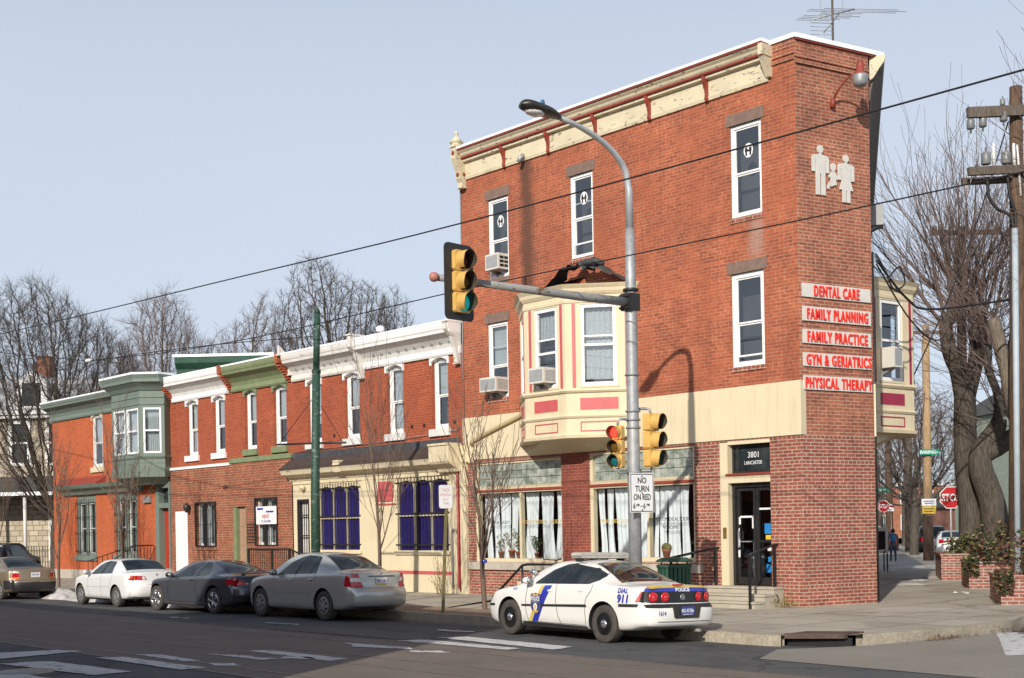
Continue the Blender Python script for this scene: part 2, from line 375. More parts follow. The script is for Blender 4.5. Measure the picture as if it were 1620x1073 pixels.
M['rusty'] = peel('rusting_steel', (.30, .30, .29), (.20, .11, .04), .75, .6, 3.0)
M['bronze'] = mat('bronze_housing', (.05, .045, .04), .4, .3, var=.2)
M['yellow'] = mat('signal_yellow', (.62, .38, .11), .45, var=.1, vs=4)
M['dark'] = mat('dark_interior', (.012, .012, .013), .9, var=.3)
M['dim'] = mat('dim_interior', (.085, .08, .075), .9, var=.35, vs=1.5)
M['blind'] = mat('pale_blind', (.60, .61, .60), .8, var=.1)
M['curtain'] = mat('white_curtain', (.84, .87, .90), .8, var=.06)
M['lace'] = mat('lace_curtain', (.55, .56, .56), .9, var=.25, vs=26)
M['purple'] = mat('blue_drape', (.026, .016, .20), .75, var=.35, vs=2.5, streak=(5, 1, .4))
M['glass'] = glass('window_glass', (.72, .77, .8), .10)
M['shopglass'] = glass('shop_glass', (.86, .89, .9), .05)
M['block'] = None
M['ac'] = mat('ac_housing', (.62, .60, .54), .5, var=.06)
M['acgrey'] = mat('ac_grille', (.30, .31, .32), .6, var=.1)
M['tanmetal'] = mat('tan_downspout', (.48, .38, .22), .55, var=.2)
M['terracotta'] = mat('terracotta', (.42, .15, .07), .8, var=.15)
M['leafdry'] = mat('dry_leaves', (.20, .17, .06), .8, var=.3)
M['leafgreen'] = mat('house_leaves', (.07, .10, .03), .7, var=.35)
M['red_door'] = mat('red_door_paint', (.36, .035, .015), .5, var=.1)
M['brown_door'] = mat('brown_door_paint', (.36, .22, .15), .6, var=.1)
M['signwhite'] = mat('sign_white', (.74, .74, .74), .45, var=.07, vs=4)
M['signgrey'] = mat('board_pale', (.60, .58, .54), .6, var=.08, vs=5)
M['redletter'] = mat('red_letters', (.75, .03, .015), .4, var=.1)
M['signred'] = mat('sign_red', (.42, .012, .018), .45, var=.15)
M['signgreen'] = mat('sign_green', (.0, .22, .14), .4, var=.08)
M['gold'] = mat('gold_letters', (.55, .38, .10), .4, var=.2)
M['asphalt'] = ground_mat('asphalt', (.062, .062, .065), (.100, .099, .096), .5, 60, .88, .5, cracks=.28, patches=(.35, (.062, .062, .065)))
M['track'] = ground_mat('track_concrete', (.185, .150, .120), (.130, .107, .088), .7, 45, .85, .4)
M['oldroad'] = ground_mat('worn_road', (.27, .245, .205), (.21, .19, .16), .6, 45, .9, .4)
M['walk'] = ground_mat('sidewalk', (.46, .415, .335), (.36, .32, .255), .45, 35, .9, .35, cracks=.2, joints=1.5, patches=(.5, (.33, .29, .23)))
M['kerb'] = ground_mat('kerb_stone', (.42, .37, .29), (.26, .225, .17), 1.5, 18, .9, .7)
M['paint_line'] = peel('road_paint', (.60, .60, .58), (.10, .095, .085), .62, .7, 6.5)
M['steelrail'] = mat('steel_rail', (.12, .11, .10), .4, .4, var=.3)
M['plank'] = wood('utility_pole_wood', (.175, .105, .066), (.065, .038, .025))
M['plank_pale'] = wood('pale_pole_wood', (.50, .34, .19), (.30, .19, .10))
M['plank_grey'] = wood('grey_pole_wood', (.17, .135, .11), (.085, .065, .052))
M['bark'] = wood('bark_grey', (.125, .104, .082), (.035, .028, .022))
M['twig'] = mat('bare_twigs', (.075, .058, .048), .9, var=.25)
M['twigred'] = mat('bare_reddish_twigs', (.16, .115, .10), .9, var=.25)
M['twigbrown'] = mat('young_bark', (.14, .095, .07), .85, var=.2)
M['ivy'] = mat('evergreen_leaves', (.035, .05, .022), .6, var=.5, vs=4)
M['redleaf'] = mat('bronze_leaves', (.105, .045, .032), .7, var=.5, vs=4)
M['ceramic'] = mat('grey_insulator', (.17, .18, .185), .4, var=.1)
M['wire'] = mat('black_cable', (.012, .012, .013), .6, var=.1)
M['tyre'] = mat('tyre_rubber', (.060, .052, .045), .85, var=.25, vs=8)
M['chrome'] = mat('bright_alloy', (.62, .63, .65), .22, .9, var=.05)
M['hubgrey'] = mat('grey_hubcap', (.38, .39, .40), .35, .5, var=.1)
M['steelwheel'] = mat('black_steel_wheel', (.016, .016, .017), .5, .2, var=.2)
M['plastic'] = mat('black_plastic', (.022, .022, .024), .55, var=.1)
M['carglass'] = None
M['lampred'] = mat('tail_lamp_red', (.42, .008, .015), .12, var=.2, vs=25, coat=.6)
M['lampredlit'] = mat('tail_lamp_round', (.50, .012, .018), .12, var=.2, vs=25, coat=.6)
M['lampclear'] = mat('tail_lamp_clear', (.72, .66, .64), .15, var=.15, vs=30, coat=.6)
M['lamporange'] = mat('tail_lamp_amber', (.75, .16, .02), .15, var=.2, vs=25, coat=.6)
M['policeblue'] = mat('police_blue', (.025, .04, .36), .35, var=.05, coat=.4)
M['policegold'] = mat('police_yellow', (.66, .46, .05), .35, var=.05, coat=.4)
M['plateblue'] = mat('plate_blue', (.03, .06, .25), .4, var=.1)
M['tan_sign'] = mat('faded_pink', (.62, .35, .33), .6, var=.2)

def _special():
    m, t, b, out = _new('glass_block'); co = objco(t)
    k = noise(t, co, 4.0, 3, .6); col = mixc(t, ramp(t, k, .35, .65), (.16, .19, .16), (.42, .45, .40))
    t.links.new(col, b.inputs['Base Color']); b.inputs['Roughness'].default_value = .18; bump(t, b, noise(t, co, 28, 2), .5, .02); M['block'] = m
    m, t, b, out = _new('car_glass'); co = objco(t)
    col = mixc(t, ramp(t, noise(t, co, 1.6, 3), .4, .62), (.010, .014, .017), (.040, .050, .054))
    t.links.new(col, b.inputs['Base Color']); b.inputs['Roughness'].default_value = .03; b.inputs['Specular IOR Level'].default_value = .5; M['carglass'] = m
    m, t, b, out = _new('ashlar_stone'); co = objco(t)
    sp = t.nodes.new("ShaderNodeSeparateXYZ"); t.links.new(co, sp.inputs[0]); cb = t.nodes.new("ShaderNodeCombineXYZ"); t.links.new(sp.outputs[0], cb.inputs[0]); t.links.new(sp.outputs[2], cb.inputs[1])
    br = t.nodes.new("ShaderNodeTexBrick"); t.links.new(cb.outputs[0], br.inputs['Vector']); br.inputs['Scale'].default_value = 1; br.inputs['Brick Width'].default_value = .55; br.inputs['Row Height'].default_value = .3
    br.inputs['Mortar Size'].default_value = .025; br.inputs['Color1'].default_value = (.52, .45, .33, 1); br.inputs['Color2'].default_value = (.38, .32, .23, 1); br.inputs['Mortar'].default_value = (.2, .18, .15, 1); br.squash = .7; br.squash_frequency = 3
    t.links.new(br.outputs[0], b.inputs['Base Color']); b.inputs['Roughness'].default_value = .9; M['ashlar'] = m
_special()
# ------------------------------------------------------------------ ground, roads, pavement
def flat(name, pts, z, m, fr=FA, kind='structure', **k):
    b = MB(); b.poly([(p[0], p[1], z) for p in pts]); o = b.build(name, m, None, fr, kind=kind, **k)
    if o.data.polygons[0].normal.z < 0: o.data.flip_normals()
    return o
def sd_of(X, Y):   # world -> facade (s, d)
    v = FA.M.inverted() @ Vector((X, Y, 0)); return (v.x, v.y)

b = MB(); b.poly([(-900, -900, -.06), (900, -900, -.06), (900, 1500, -.06), (-900, 1500, -.06)])
b.build('ground', M['asphalt'], kind='structure')
# the avenue carriageway: gutter slightly below the crown
b = MB()
for (d0, z0, d1, z1) in ((5.2, -.062, 8.0, -.004), (8.0, -.004, 24.2, -.004)):
    b.poly([(-70, d0, z0), (110, d0, z0), (110, d1, z1), (-70, d1, z1)][::-1])
b.build('road', M['asphalt'], None, FA, kind='structure')
flat('track_bed', [(-70, 10.05), (110, 10.05), (110, 15.0), (-70, 15.0)], .0, M['track'])
b = MB()
for d in (10.7, 12.15, 13.0, 14.45):
    b.box(-70, 110, d - .022, d + .022, -.01, .006, skip='b')
for d in (10.05, 15.0): b.box(-70, 110, d - .02, d + .02, -.01, .005, skip='b')
b.build('track_rails', M['steelrail'], None, FA, kind='structure')
flat('side_road', [(-26, 2.2), (-5.9, 2.0), (-5.35, 5.9), (-4.6, 7.2), (-5.3, 8.6), (-16, 9.2), (-30, 10)], .004, M['oldroad'])
flat('road_patch', [(5.2, 8.6), (2.4, 8.9), (1.2, 9.8), (6.6, 9.9)], .003, ground_mat('pale_asphalt', (.11, .105, .095), (.085, .08, .075), .6, 50))

# pavement slab with a curved kerb, running on beside the side street
kerb = [(44.2, 6.2), (6.3, 6.2), (4.0, 6.22), (-2.2, 6.42), (-3.3, 6.5), (-4.1, 6.42), (-4.95, 5.72), (-5.3, 4.7), (-5.45, 3.6), (-5.6, 2.4), (-5.55, 1.3), (-5.2, 0.0), (-5.3, -1.6), (-6.2, -5.0), (-8.5, -12), (-11.5, -19)]
far_ = [sd_of(26.0, 58.0), sd_of(21.6, 62.5), sd_of(21.6 + 40 * .2504, 62.5 + 40 * .968), sd_of(21.6 + 150 * .2504, 62.5 + 150 * .968), sd_of(12 + 150 * .2504, 150)]
back = [(95, -60), (44.2, -60)]
outline = kerb + far_ + back
b = MB(); b.poly([(p[0], p[1], .15) for p in outline][::-1])
n = len(kerb)
sidewalk = b.build('sidewalk', M['walk'], None, FA, kind='structure')
def strip(b, line, w0, w1, z0, z1, s=1):
    """band following a line, offset inwards from w0 to w1 (left-hand side)"""
    L = []
    for i, p in enumerate(line):
        a = Vector(line[max(i - 1, 0)]); c = Vector(line[min(i + 1, len(line) - 1)]); t = (c - a).normalized(); nn = Vector((-t.y, t.x)) * s
        L.append((Vector(p) + nn * w0, Vector(p) + nn * w1))
    for i in range(len(L) - 1):
        (a0, a1), (c0, c1) = L[i], L[i + 1]
        q = [(a0.x, a0.y, z1), (c0.x, c0.y, z1), (c1.x, c1.y, z1), (a1.x, a1.y, z1)]
        b.poly(q); b.poly([(a0.x, a0.y, z0), (c0.x, c0.y, z0), (c0.x, c0.y, z1), (a0.x, a0.y, z1)])
        b.poly([(a1.x, a1.y, z0), (c1.x, c1.y, z0), (c1.x, c1.y, z1), (a1.x, a1.y, z1)])
# resample kerb so that it bends smoothly
def smooth_line(pts, k=4):
    out = []
    for i in range(len(pts) - 1):
        p0, p1, p2, p3 = (Vector(pts[max(i - 1, 0)]), Vector(pts[i]), Vector(pts[i + 1]), Vector(pts[min(i + 2, len(pts) - 1)]))
        for j in range(k):
            t = j / k; out.append(tuple(.5 * ((2 * p1) + (p2 - p0) * t + (2 * p0 - 5 * p1 + 4 * p2 - p3) * t * t + (3 * p1 - p0 - 3 * p2 + p3) * t ** 3)))
    return out + [pts[-1]]
KL = [(44.2, 6.2), (20, 6.2), (6.3, 6.2)] + smooth_line(kerb[2:14], 4) + kerb[14:]
drain_lo, drain_hi = -3.85, -5.02
b = MB()
seg = []; segs = [seg]
for p in KL:
    if p[0] < -4.12 and p[0] > -4.97 and p[1] > 5.6:
        if seg: seg = []; segs.append(seg)
        continue
    seg.append(p)
for sgm in segs:
    if len(sgm) > 1: strip(b, sgm, -.02, .17, -.07, .158)
b.build('kerb', M['kerb'], None, FA, kind='structure')

# brick-coloured verge strip and a kerb-side stretch of dirt
flat('verge', [(3.4, 4.6), (3.4, 6.0), (24, 6.0), (24, 4.6)], .156, ground_mat('verge_brick', (.30, .20, .13), (.22, .15, .10), 1.5, 30))
flat('gutter_grit', [(1.5, 6.24), (4.6, 6.24), (6.5, 6.24), (6.5, 6.9), (3, 7.0), (0.5, 6.8)], -.035, ground_mat('grit', (.20, .18, .15), (.13, .12, .1), 2, 40))

# storm drain in the curved kerb
t = thing('storm_drain', 'kerbside storm drain with dark opening under a rusty iron cover', 'drain', FA, (-4.5, 6.0, 0))
b = MB(); b.prism([(-4.17, 6.33), (-4.93, 5.80), (-4.96, 5.25), (-4.15, 5.75)][::-1], .155, .185, 'z')
b.prism([(-4.15, 6.40), (-4.95, 5.84), (-4.97, 5.76), (-4.13, 6.31)][::-1], .10, .187, 'z')
b.build('cover', mat('rusty_iron', (.075, .045, .035), .7, var=.3, vs=9, bmp=.5), t, FA)
b = MB(); b.prism([(-4.1, 6.24), (-5.0, 5.68), (-4.98, 5.62), (-4.1, 6.18)][::-1], -.06, .10, 'z'); b.build('opening', M['dark'], t, FA)

# worn painted crossing: one slab of paint per bar, ragged ends
cross = [[(1.87, 9.14), (1.48, 8.68), (-1.61, 8.95), (-1.72, 9.5)], [(1.98, 10.02), (1.52, 9.57), (-1.12, 9.7), (-1.12, 10.0)],
         [(2.39, 10.9), (0.57, 10.74), (0.24, 10.93), (1.49, 11.3)], [(0.11, 11.12), (-0.34, 10.77), (-0.74, 10.89), (-0.27, 11.25)],
         [(2.39, 12.9), (2.11, 12.6), (-0.21, 12.6), (-0.3, 13.0)], [(2.5, 13.66), (1.66, 13.4), (0.71, 13.34), (0.74, 13.6)],
         [(3.39, 14.5), (3.02, 14.21), (1.46, 14.31), (1.6, 14.55)], [(3.41, 15.2), (3.14, 14.84), (0.38, 14.8), (0.45, 15.2)],
         [(3.75, 16.7), (3.41, 15.97), (0.82, 15.8), (0.78, 16.4)], [(5.8, 16.2), (5.41, 15.03), (4.77, 14.84), (4.57, 16.36)],
         [(1.04, 14.4), (0.66, 14.17), (0.2, 14.28), (0.56, 14.56)], [(0.99, 13.1), (0.56, 12.83), (0.21, 12.94), (0.71, 13.34)],
         [(-5.83, 2.34), (-6.08, 1.99), (-6.69, 3.0), (-8.2, 5.6), (-7.9, 6.0)],
         [(3.4, 7.9), (2.4, 7.75), (2.2, 7.9), (3.0, 8.05)], [(8.4, 8.9), (7.2, 8.75), (7.0, 8.9), (8.2, 9.0)], [(12.3, 9.3), (11.4, 9.2), (11.2, 9.3), (12, 9.4)],
         [(3.0, 17.6), (2.6, 17.1), (.6, 17.0), (.4, 17.5)], [(5.5, 17.9), (5.2, 17.0), (4.3, 16.9), (4.2, 17.8)]]
rng = random.Random(3); b = MB()
for q in cross:
    pts = []
    m_ = len(q)
    for i in range(m_):
        a = Vector(q[i]); c = Vector(q[(i + 1) % m_]); L = (c - a).length; k = max(1, int(L / .18))
        for j in range(k):
            p = a.lerp(c, j / k); nn = Vector((-(c - a).y, (c - a).x)).normalized(); amp = .02 if L > 1.2 else .07
            if j: p += nn * rng.uniform(-amp, amp)
            pts.append(p)
    b.poly([(p.x, p.y, .0085) for p in pts])
o = b.build('road_markings', M['paint_line'], None, FA, kind='structure')
t = thing('manhole_cover', 'round iron manhole cover set in the road among crossing bars', 'manhole', FA, (2.2, 16.9, .0))
b = MB(); b.lathe([(.0, .013), (.33, .013), (.36, .010), (.36, -.01)], 24, (2.2, 16.9, 0)); b.build('lid', M['steelrail'], t, FA)
b = MB(); b.lathe([(.37, .011), (.46, .009), (.47, -.01)], 24, (2.2, 16.9, 0)); b.build('ring', M['kerb'], t, FA)

# building across the avenue, behind the viewer: its shade lies over the near roadway
def shade_row(name, s0, s1, H, label):
    t = thing(name, label, 'building', FA, ((s0 + s1) / 2, 25, 0))
    b = MB(); b.box(s0, s1, 24.0, 36, 0, H - .4); b.build('wall', M['brick_row'], t, FA)
    b = MB(); b.box(s0, s1 + .0, 23.75, 36, H - .4, H); b.build('roof', M['roof'], t, FA)
    b = MB()
    for i in range(int((s1 - s0) / 2.6)):
        for z in (1.0, 4.8):
            b.box(s0 + 1.0 + i * 2.6, s0 + 1.9 + i * 2.6, 23.93, 23.99, z, z + 2.1)
    b.build('window', M['carglass'], t, FA)
shade_row('row_building', -6.8, 3.2, 10.2, 'plain brick row building across the avenue, its shade over the silver and grey cars')
shade_row('row_building', 3.2, 40, 8.2, 'long lower brick row building across the avenue, its shade over the tram track'); shade_row('row_building', 40, 112, 7.4, 'lowest brick row building across the avenue, running on to the far left')
# ------------------------------------------------------------------ building kit
def wall_panel(name, m, parent, fr, x0, x1, z0, z1, holes=(), d=0.0, depth=.2, base=None):
    """a wall with real openings and reveals"""
    xs = sorted({x0, x1, *[h[0] for h in holes], *[h[1] for h in holes]}); zs = sorted({z0, z1, *[h[2] for h in holes], *[h[3] for h in holes]})
    xs = [x for x in xs if x0 <= x <= x1]; zs = [z for z in zs if z0 <= z <= z1]
    b = MB()
    for i in range(len(xs) - 1):
        for j in range(len(zs) - 1):
            cx, cz = (xs[i] + xs[i + 1]) / 2, (zs[j] + zs[j + 1]) / 2
            if any(h[0] < cx < h[1] and h[2] < cz < h[3] for h in holes): continue
            b.poly([(xs[i + 1], d, zs[j]), (xs[i], d, zs[j]), (xs[i], d, zs[j + 1]), (xs[i + 1], d, zs[j + 1])])
    for (a, c, e, f) in holes:
        e2, f2 = max(e, z0), min(f, z1); y = d - depth
        b.poly([(a, d, e2), (a, d, f2), (a, y, f2), (a, y, e2)]); b.poly([(c, d, f2), (c, d, e2), (c, y, e2), (c, y, f2)])
        if e >= z0: b.poly([(c, d, e), (a, d, e), (a, y, e), (c, y, e)])
        if f <= z1: b.poly([(a, d, f), (c, d, f), (c, y, f), (a, y, f)])
    return b.build(name, m, parent, fr)

def window(parent, fr, x0, x1, z0, z1, mf='white', d=0.0, fw=.075, split=.48, lintel=None, sill=None, back='dim', curtain=None, extra_bar=None, sticker=False, recess=.05, gap=0):
    """double-hung sash: frame + sashes; children pane, backing room, lintel, sill, curtain"""
    zm = z0 + (z1 - z0) * split; y1 = d - recess; y0 = y1 - .09; b = MB()
    for (a, c, e, f) in ((x0, x0 + fw, z0, z1), (x1 - fw, x1, z0, z1), (x0 + fw, x1 - fw, z1 - fw, z1), (x0 + fw, x1 - fw, z0, z0 + fw * 1.1)):
        b.box(a, c, y0, y1, e, f)
    s = .04
    for (e, f, yy) in ((z0 + fw * 1.1 + gap, zm, y1 - .055), (zm, z1 - fw, y1 - .028)):
        b.box(x0 + fw, x0 + fw + s, yy - .035, yy, e, f); b.box(x1 - fw - s, x1 - fw, yy - .035, yy, e, f)
        b.box(x0 + fw + s, x1 - fw - s, yy - .034, yy, f - s, f); b.box(x0 + fw + s, x1 - fw - s, yy - .034, yy, e, e + s)
    if extra_bar:
        ze = z0 + (z1 - z0) * extra_bar; b.box(x0 + fw + s, x1 - fw - s, y1 - .075, y1 - .05, ze - .014, ze + .014)
    w = b.build('window', M[mf], parent, fr)
    b = MB()
    b.poly([(x1 - fw, y1 - .07, z0 + fw), (x0 + fw, y1 - .07, z0 + fw), (x0 + fw, y1 - .07, zm), (x1 - fw, y1 - .07, zm)])
    b.poly([(x1 - fw, y1 - .045, zm), (x0 + fw, y1 - .045, zm), (x0 + fw, y1 - .045, z1 - fw), (x1 - fw, y1 - .045, z1 - fw)])
    b.build('pane', M['glass'], w, fr)
    b = MB(); y = d - .62
    b.box(x0 - .25, x1 + .25, y - .03, y, z0 - .25, z1 + .25)
    for (a, c, e, f) in ((x0 - .27, x0 - .25, z0 - .25, z1 + .25), (x1 + .25, x1 + .27, z0 - .25, z1 + .25), (x0 - .25, x1 + .25, z1 + .25, z1 + .27), (x0 - .25, x1 + .25, z0 - .27, z0 - .25)):
        b.box(a, c, y, d - .21, e, f)
    b.build('interior', M[back], w, fr)
    if curtain:
        kind, zt, zb_ = curtain; b = MB(); rr = random.Random(int(x0 * 100 + z0)); ph = rr.uniform(0, 6); yc = y1 - .17
        k = 9 / max(.4, (x1 - x0))
        b.grid(lambda u, v: (x0 + .05 + (x1 - x0 - .1) * u, yc + (.018 * sin(u * (x1 - x0) * k * 6 + ph + .6 * v) if kind != 'blind' else 0), z0 + (z1 - z0) * (zb_ + (zt - zb_) * v)), 36 if kind != 'blind' else 1, 4)
        b.build('blind' if kind == 'blind' else 'curtain', M[kind], w, fr)
    if lintel: lintel(w, fr, x0, x1, z1, d)
    if sill: sill(w, fr, x0, x1, z0, d)
    if sticker:
        cx = (x0 + x1) / 2 - .02; cz = zm + (z1 - zm) * .45; b = MB(); yy = y1 - .038
        b.prism([(cx + .135 * cos(a * pi / 12), cz + .17 * sin(a * pi / 12)) for a in range(24)], yy - .002, yy, 'y'); st = b.build('sticker', M['white'], w, fr)
        b = MB(); yy += .003
        for px in (-.06, .06):
            for (w_, e, f) in ((.018, .075, .11), (.036, -.03, .065), (.024, -.12, -.03)): b.box(cx + px - w_, cx + px + w_, yy - .001, yy + .002, cz + e, cz + f)
        b.box(cx - .024, cx + .024, yy - .001, yy + .002, cz - .03, cz + .015)
        b.build('figures', M['black'], st, fr)
    return w

def lintel_stone(m, h=.28, e=.10, dz=.0):
    def f(w, fr, x0, x1, z, d):
        b = MB(); b.box(x0 - e, x1 + e, d - .12, d + .02, z + dz, z + h); b.build('lintel', M[m], w, fr)
    return f
def sill_box(m, h=.12, e=.05, out=.06, dz=0):
    def f(w, fr, x0, x1, z, d):
        b = MB(); b.box(x0 - e, x1 + e, d - .2, d + out, z - h, z - .004); b.build('sill', M[m], w, fr)
    return f
def arch_head(m, h=.30, e=.07, rise=.11, foot=.10):
    """flat-topped head block with a segmental underside"""
    def f(w, fr, x0, x1, z, d):
        c = (x0 + x1) / 2; hw = (x1 - x0) / 2; n = 10
        arc = [(c - hw + 2 * hw * i / n, z - rise + rise * (1 - ((i / n) * 2 - 1) ** 2)) for i in range(n + 1)]
        b = MB(); b.prism([(x0 - e, z - rise - foot), (x0, z - rise - foot)] + arc + [(x1, z - rise - foot), (x1 + e, z - rise - foot), (x1 + e, z + h * .8), (c, z + h * .93), (x0 - e, z + h * .8)], d - .13, d + .045, 'y')
        b.build('lintel', M[m], w, fr)
    return f
def rounded_head(m, h=.2, e=.06, rise=.13):
    def f(w, fr, x0, x1, z, d):
        c = (x0 + x1) / 2; hw = (x1 - x0) / 2; n = 12
        inn = [(c - hw + 2 * hw * i / n, z - rise + rise * (1 - ((i / n) * 2 - 1) ** 2)) for i in range(n + 1)]
        ou = [(c - (hw + e) + 2 * (hw + e) * i / n, z - rise * .9 + h + rise * .8 * (1 - ((i / n) * 2 - 1) ** 2)) for i in range(n + 1)][::-1]
        b = MB(); b.prism([(x0 - e, z - rise - .1), (x0, z - rise - .1)] + inn + [(x1, z - rise - .1), (x1 + e, z - rise - .1)] + ou, d - .13, d + .045, 'y')
        b.build('lintel', M[m], w, fr)
    return f
def profile(name, m, parent, fr, x0, x1, prof):
    """a moulding: (d, z) outline run along the wall"""
    b = MB(); b.prism(prof, x0, x1, 'x'); return b.build(name, M[m], parent, fr)

# ------------------------------------------------------------------ the three-storey corner building
CB = thing('corner_building', 'three-storey red brick corner building with cream bay windows and pale band', 'building', FA, (0, 0, 0))
W3 = [(9.75, 10.62, 9.17, 11.44), (6.42, 7.28, 9.2, 11.42), (.97, 1.88, 9.27, 11.45)]
W2 = [(9.85, 10.72, 5.78, 7.92), (.96, 1.92, 5.76, 7.96)]
ShopA, ShopB, Door = (7.76, 11.40, 1.10, 3.95), (3.14, 6.74, 1.15, 4.0), (.87, 2.33, .60, 4.02)
wall_panel('wall', M['brick_up'], CB, FA, 0, 11.85, 4.06, 12.95, W3 + W2)
wall_panel('wall', M['brick_low'], CB, FA, 0, 11.85, 0, 4.06, [ShopA, ShopB, Door], depth=.3)
wall_panel('wall', M['brick_end'], CB, FC, 0, 2.281, 4.06, 13.0, []); wall_panel('wall', M['brick_low'], CB, FC, 0, 2.281, 0, 4.06, [])
# side street wall, party wall and roof
wall_panel('wall', M['brick_end'], CB, FB, 0, 22.295, 0, 12.6, [])
b = MB()
L0 = FA.w(11.85, 0, 0); Bk = FB.w(0, 0, 0)
b.poly([(L0.x, L0.y, 0), (L0.x, L0.y, 12.9), (Bk.x, Bk.y, 12.9), (Bk.x, Bk.y, 0)]); b.build('wall', M['brick_row'], CB, WLD)
b = MB(); P0 = FA.w(0, 0, 0); P1 = FC.w(0, 0, 0)
b.poly([(P0.x, P0.y, 12.6), (P1.x, P1.y, 12.6), (Bk.x, Bk.y, 12.6), (L0.x, L0.y, 12.6)]); b.build('roof', M['roof'], CB, WLD)

stone_l = lintel_stone('stone', .27, .10)
def brick_sill(w, fr, x0, x1, z, d):
    b = MB(); n = 9
    for i in range(n):
        a = x0 - .03 + (x1 - x0 + .06) * i / n; b.box(a + .004, a + (x1 - x0 + .06) / n - .004, d - .2, d + .03, z - .12, z - .004)
    b.build('sill', M['brick_low'], w, fr)
for i, (a, c, e, f) in enumerate(W3):
    window(CB, FA, a, c, e, f, split=.47, lintel=stone_l, sill=(lintel_sill := sill_box('stone', .16, .04, .02)) if i == 0 else brick_sill, sticker=True, extra_bar=.66 if i == 1 else None, gap=.28 if i == 1 else 0, fw=.085, back='dim')
window(CB, FA, *W2[0], split=.42, lintel=stone_l, sill=brick_sill, extra_bar=.68, fw=.085, curtain=('blind', .98, .42))
window(CB, FA, *W2[1], split=.46, lintel=stone_l, sill=brick_sill, gap=.12, fw=.11, back='dim')

# cornice along the avenue
profile('frieze', 'cream_old', CB, FA, .72, 11.8, [(0.0, 12.22), (.05, 12.22), (.07, 12.30), (.05, 12.32), (.05, 12.70), (.16, 12.72), (.16, 12.78), (0, 12.78)])
profile('red_moulding', 'darkred', CB, FA, .70, 11.6, [(0, 12.782), (.20, 12.782), (.23, 12.80), (.23, 12.845), (0, 12.845)])
profile('crown_moulding', 'cream_old', CB, FA, .68, 11.58, [(0, 12.847), (.22, 12.847), (.25, 12.88), (.27, 12.93), (.32, 12.975), (.34, 13.01), (0, 13.01)])
profile('gutter_edge', 'darkred', CB, FA, .66, 11.56, [(0, 13.012), (.37, 13.012), (.38, 13.05), (0, 13.05)])
profile('roof_edge', 'snow', CB, FA, .64, 11.55, [(-.2, 13.052), (.39, 13.052), (.395, 13.11), (.35, 13.135), (-.2, 13.135)])
b = MB(); b.box(.60, .72, 0.005, .40, 12.75, 13.0); b.prism([(.0, 12.30), (.10, 12.30), (.36, 12.75), (0.0, 12.75)], .62, .74, 'x'); b.build('cornice_end', M['cream_old'], CB, FA)
for x in (9.8, 8.0, 6.21, 4.33, 2.49):
    b = MB(); b.prism([(.05, 12.20), (.10, 12.20), (.12, 12.26), (.10, 12.38), (.13, 12.52), (.21, 12.66), (.22, 12.78), (.05, 12.78)], x - .04, x + .04, 'x')
    b.build('bracket', M['darkred'], CB, FA)
# parapet return and the corner crown
b = MB(); b.box(0.0, .64, -.25, .012, 12.85, 13.02); b.box(0, .63, -.2, .03, 12.68, 12.74); b.box(0, .63, -.2, .045, 12.55, 12.61); b.build('corbel', M['brick_end'], CB, FA)
b = MB(); b.box(0, 2.281, -.2, .03, 12.60, 12.66); b.box(0, 2.281, -.2, .045, 12.46, 12.53); b.build('corbel', M['brick_end'], CB, FC)
b = MB(); b.box(-.05, .66, -.3, .06, 13.03, 13.125); b.build('roof_edge', M['snow'], CB, FA)
b = MB(); b.box(-.45, 2.30, -.3, .075, 13.022, 13.122); b.build('roof_edge', M['snow'], CB, FC)
b = MB(); b.box(-.40, 2.28, -.2, .05, 12.985, 13.018); b.build('gutter_edge', M['darkred'], CB, FC)
# side street cornice, seen from its end
M['brown_old_shaded'] = peel('shaded_weathered_brown', (.13, .095, .07), (.05, .04, .035), .5)  # darkened: the underside's shade is put into the colour along with weathering
profile('side_cornice', 'cream_old', CB, FB, 22.08, 22.2, [(.04, 12.45), (.12, 12.5), (.26, 12.72), (.37, 12.86), (.41, 13.02), (.04, 13.02)])
profile('side_cornice', 'brown_old_shaded', CB, FB, 0, 22.08, [(-.05, 12.0), (.04, 12.0), (.06, 12.2), (.12, 12.45), (.26, 12.7), (.36, 12.86), (.40, 13.02), (-.05, 13.02)])
# corner finial
F_ = (12.03, .16)
b = MB(); b.prism([(.02, 12.02), (.16, 12.02), (.17, 12.14), (.24, 12.24), (.27, 12.45), (.36, 12.66), (.42, 12.8), (.42, 13.12), (.02, 13.12)], 11.52, 11.72, 'x')
b.box(11.49, 11.75, .0, .46, 13.12, 13.17); b.box(11.50, 11.74, .01, .2, 11.97, 12.015)
fin = b.build('finial', M['cream_old'], CB, FA)
b = MB(); b.lathe([(.15, 0), (.16, .04), (.12, .06), (.20, .09), (.21, .12), (.15, .15), (.13, .21), (.08, .26), (.04, .28), (.035, .32), (.065, .35), (.07, .39), (.04, .43), (0, .44)], 12, (11.62, .28, 13.17)); b.build('urn', M['cream_old'], fin, FA)
b = MB()
for z, y in ((12.95, .425), (12.36, .26)):
    b.lathe([(0, .012), (.06, .01), (.07, 0)], 10, (11.62, y, z), (0, 1, 0))
    b.lathe([(0, .012), (.05, .01), (.06, 0)], 10, (11.515, y - .16, z), (-1, 0, 0))
b.build('rosette', M['darkred'], fin, FA)

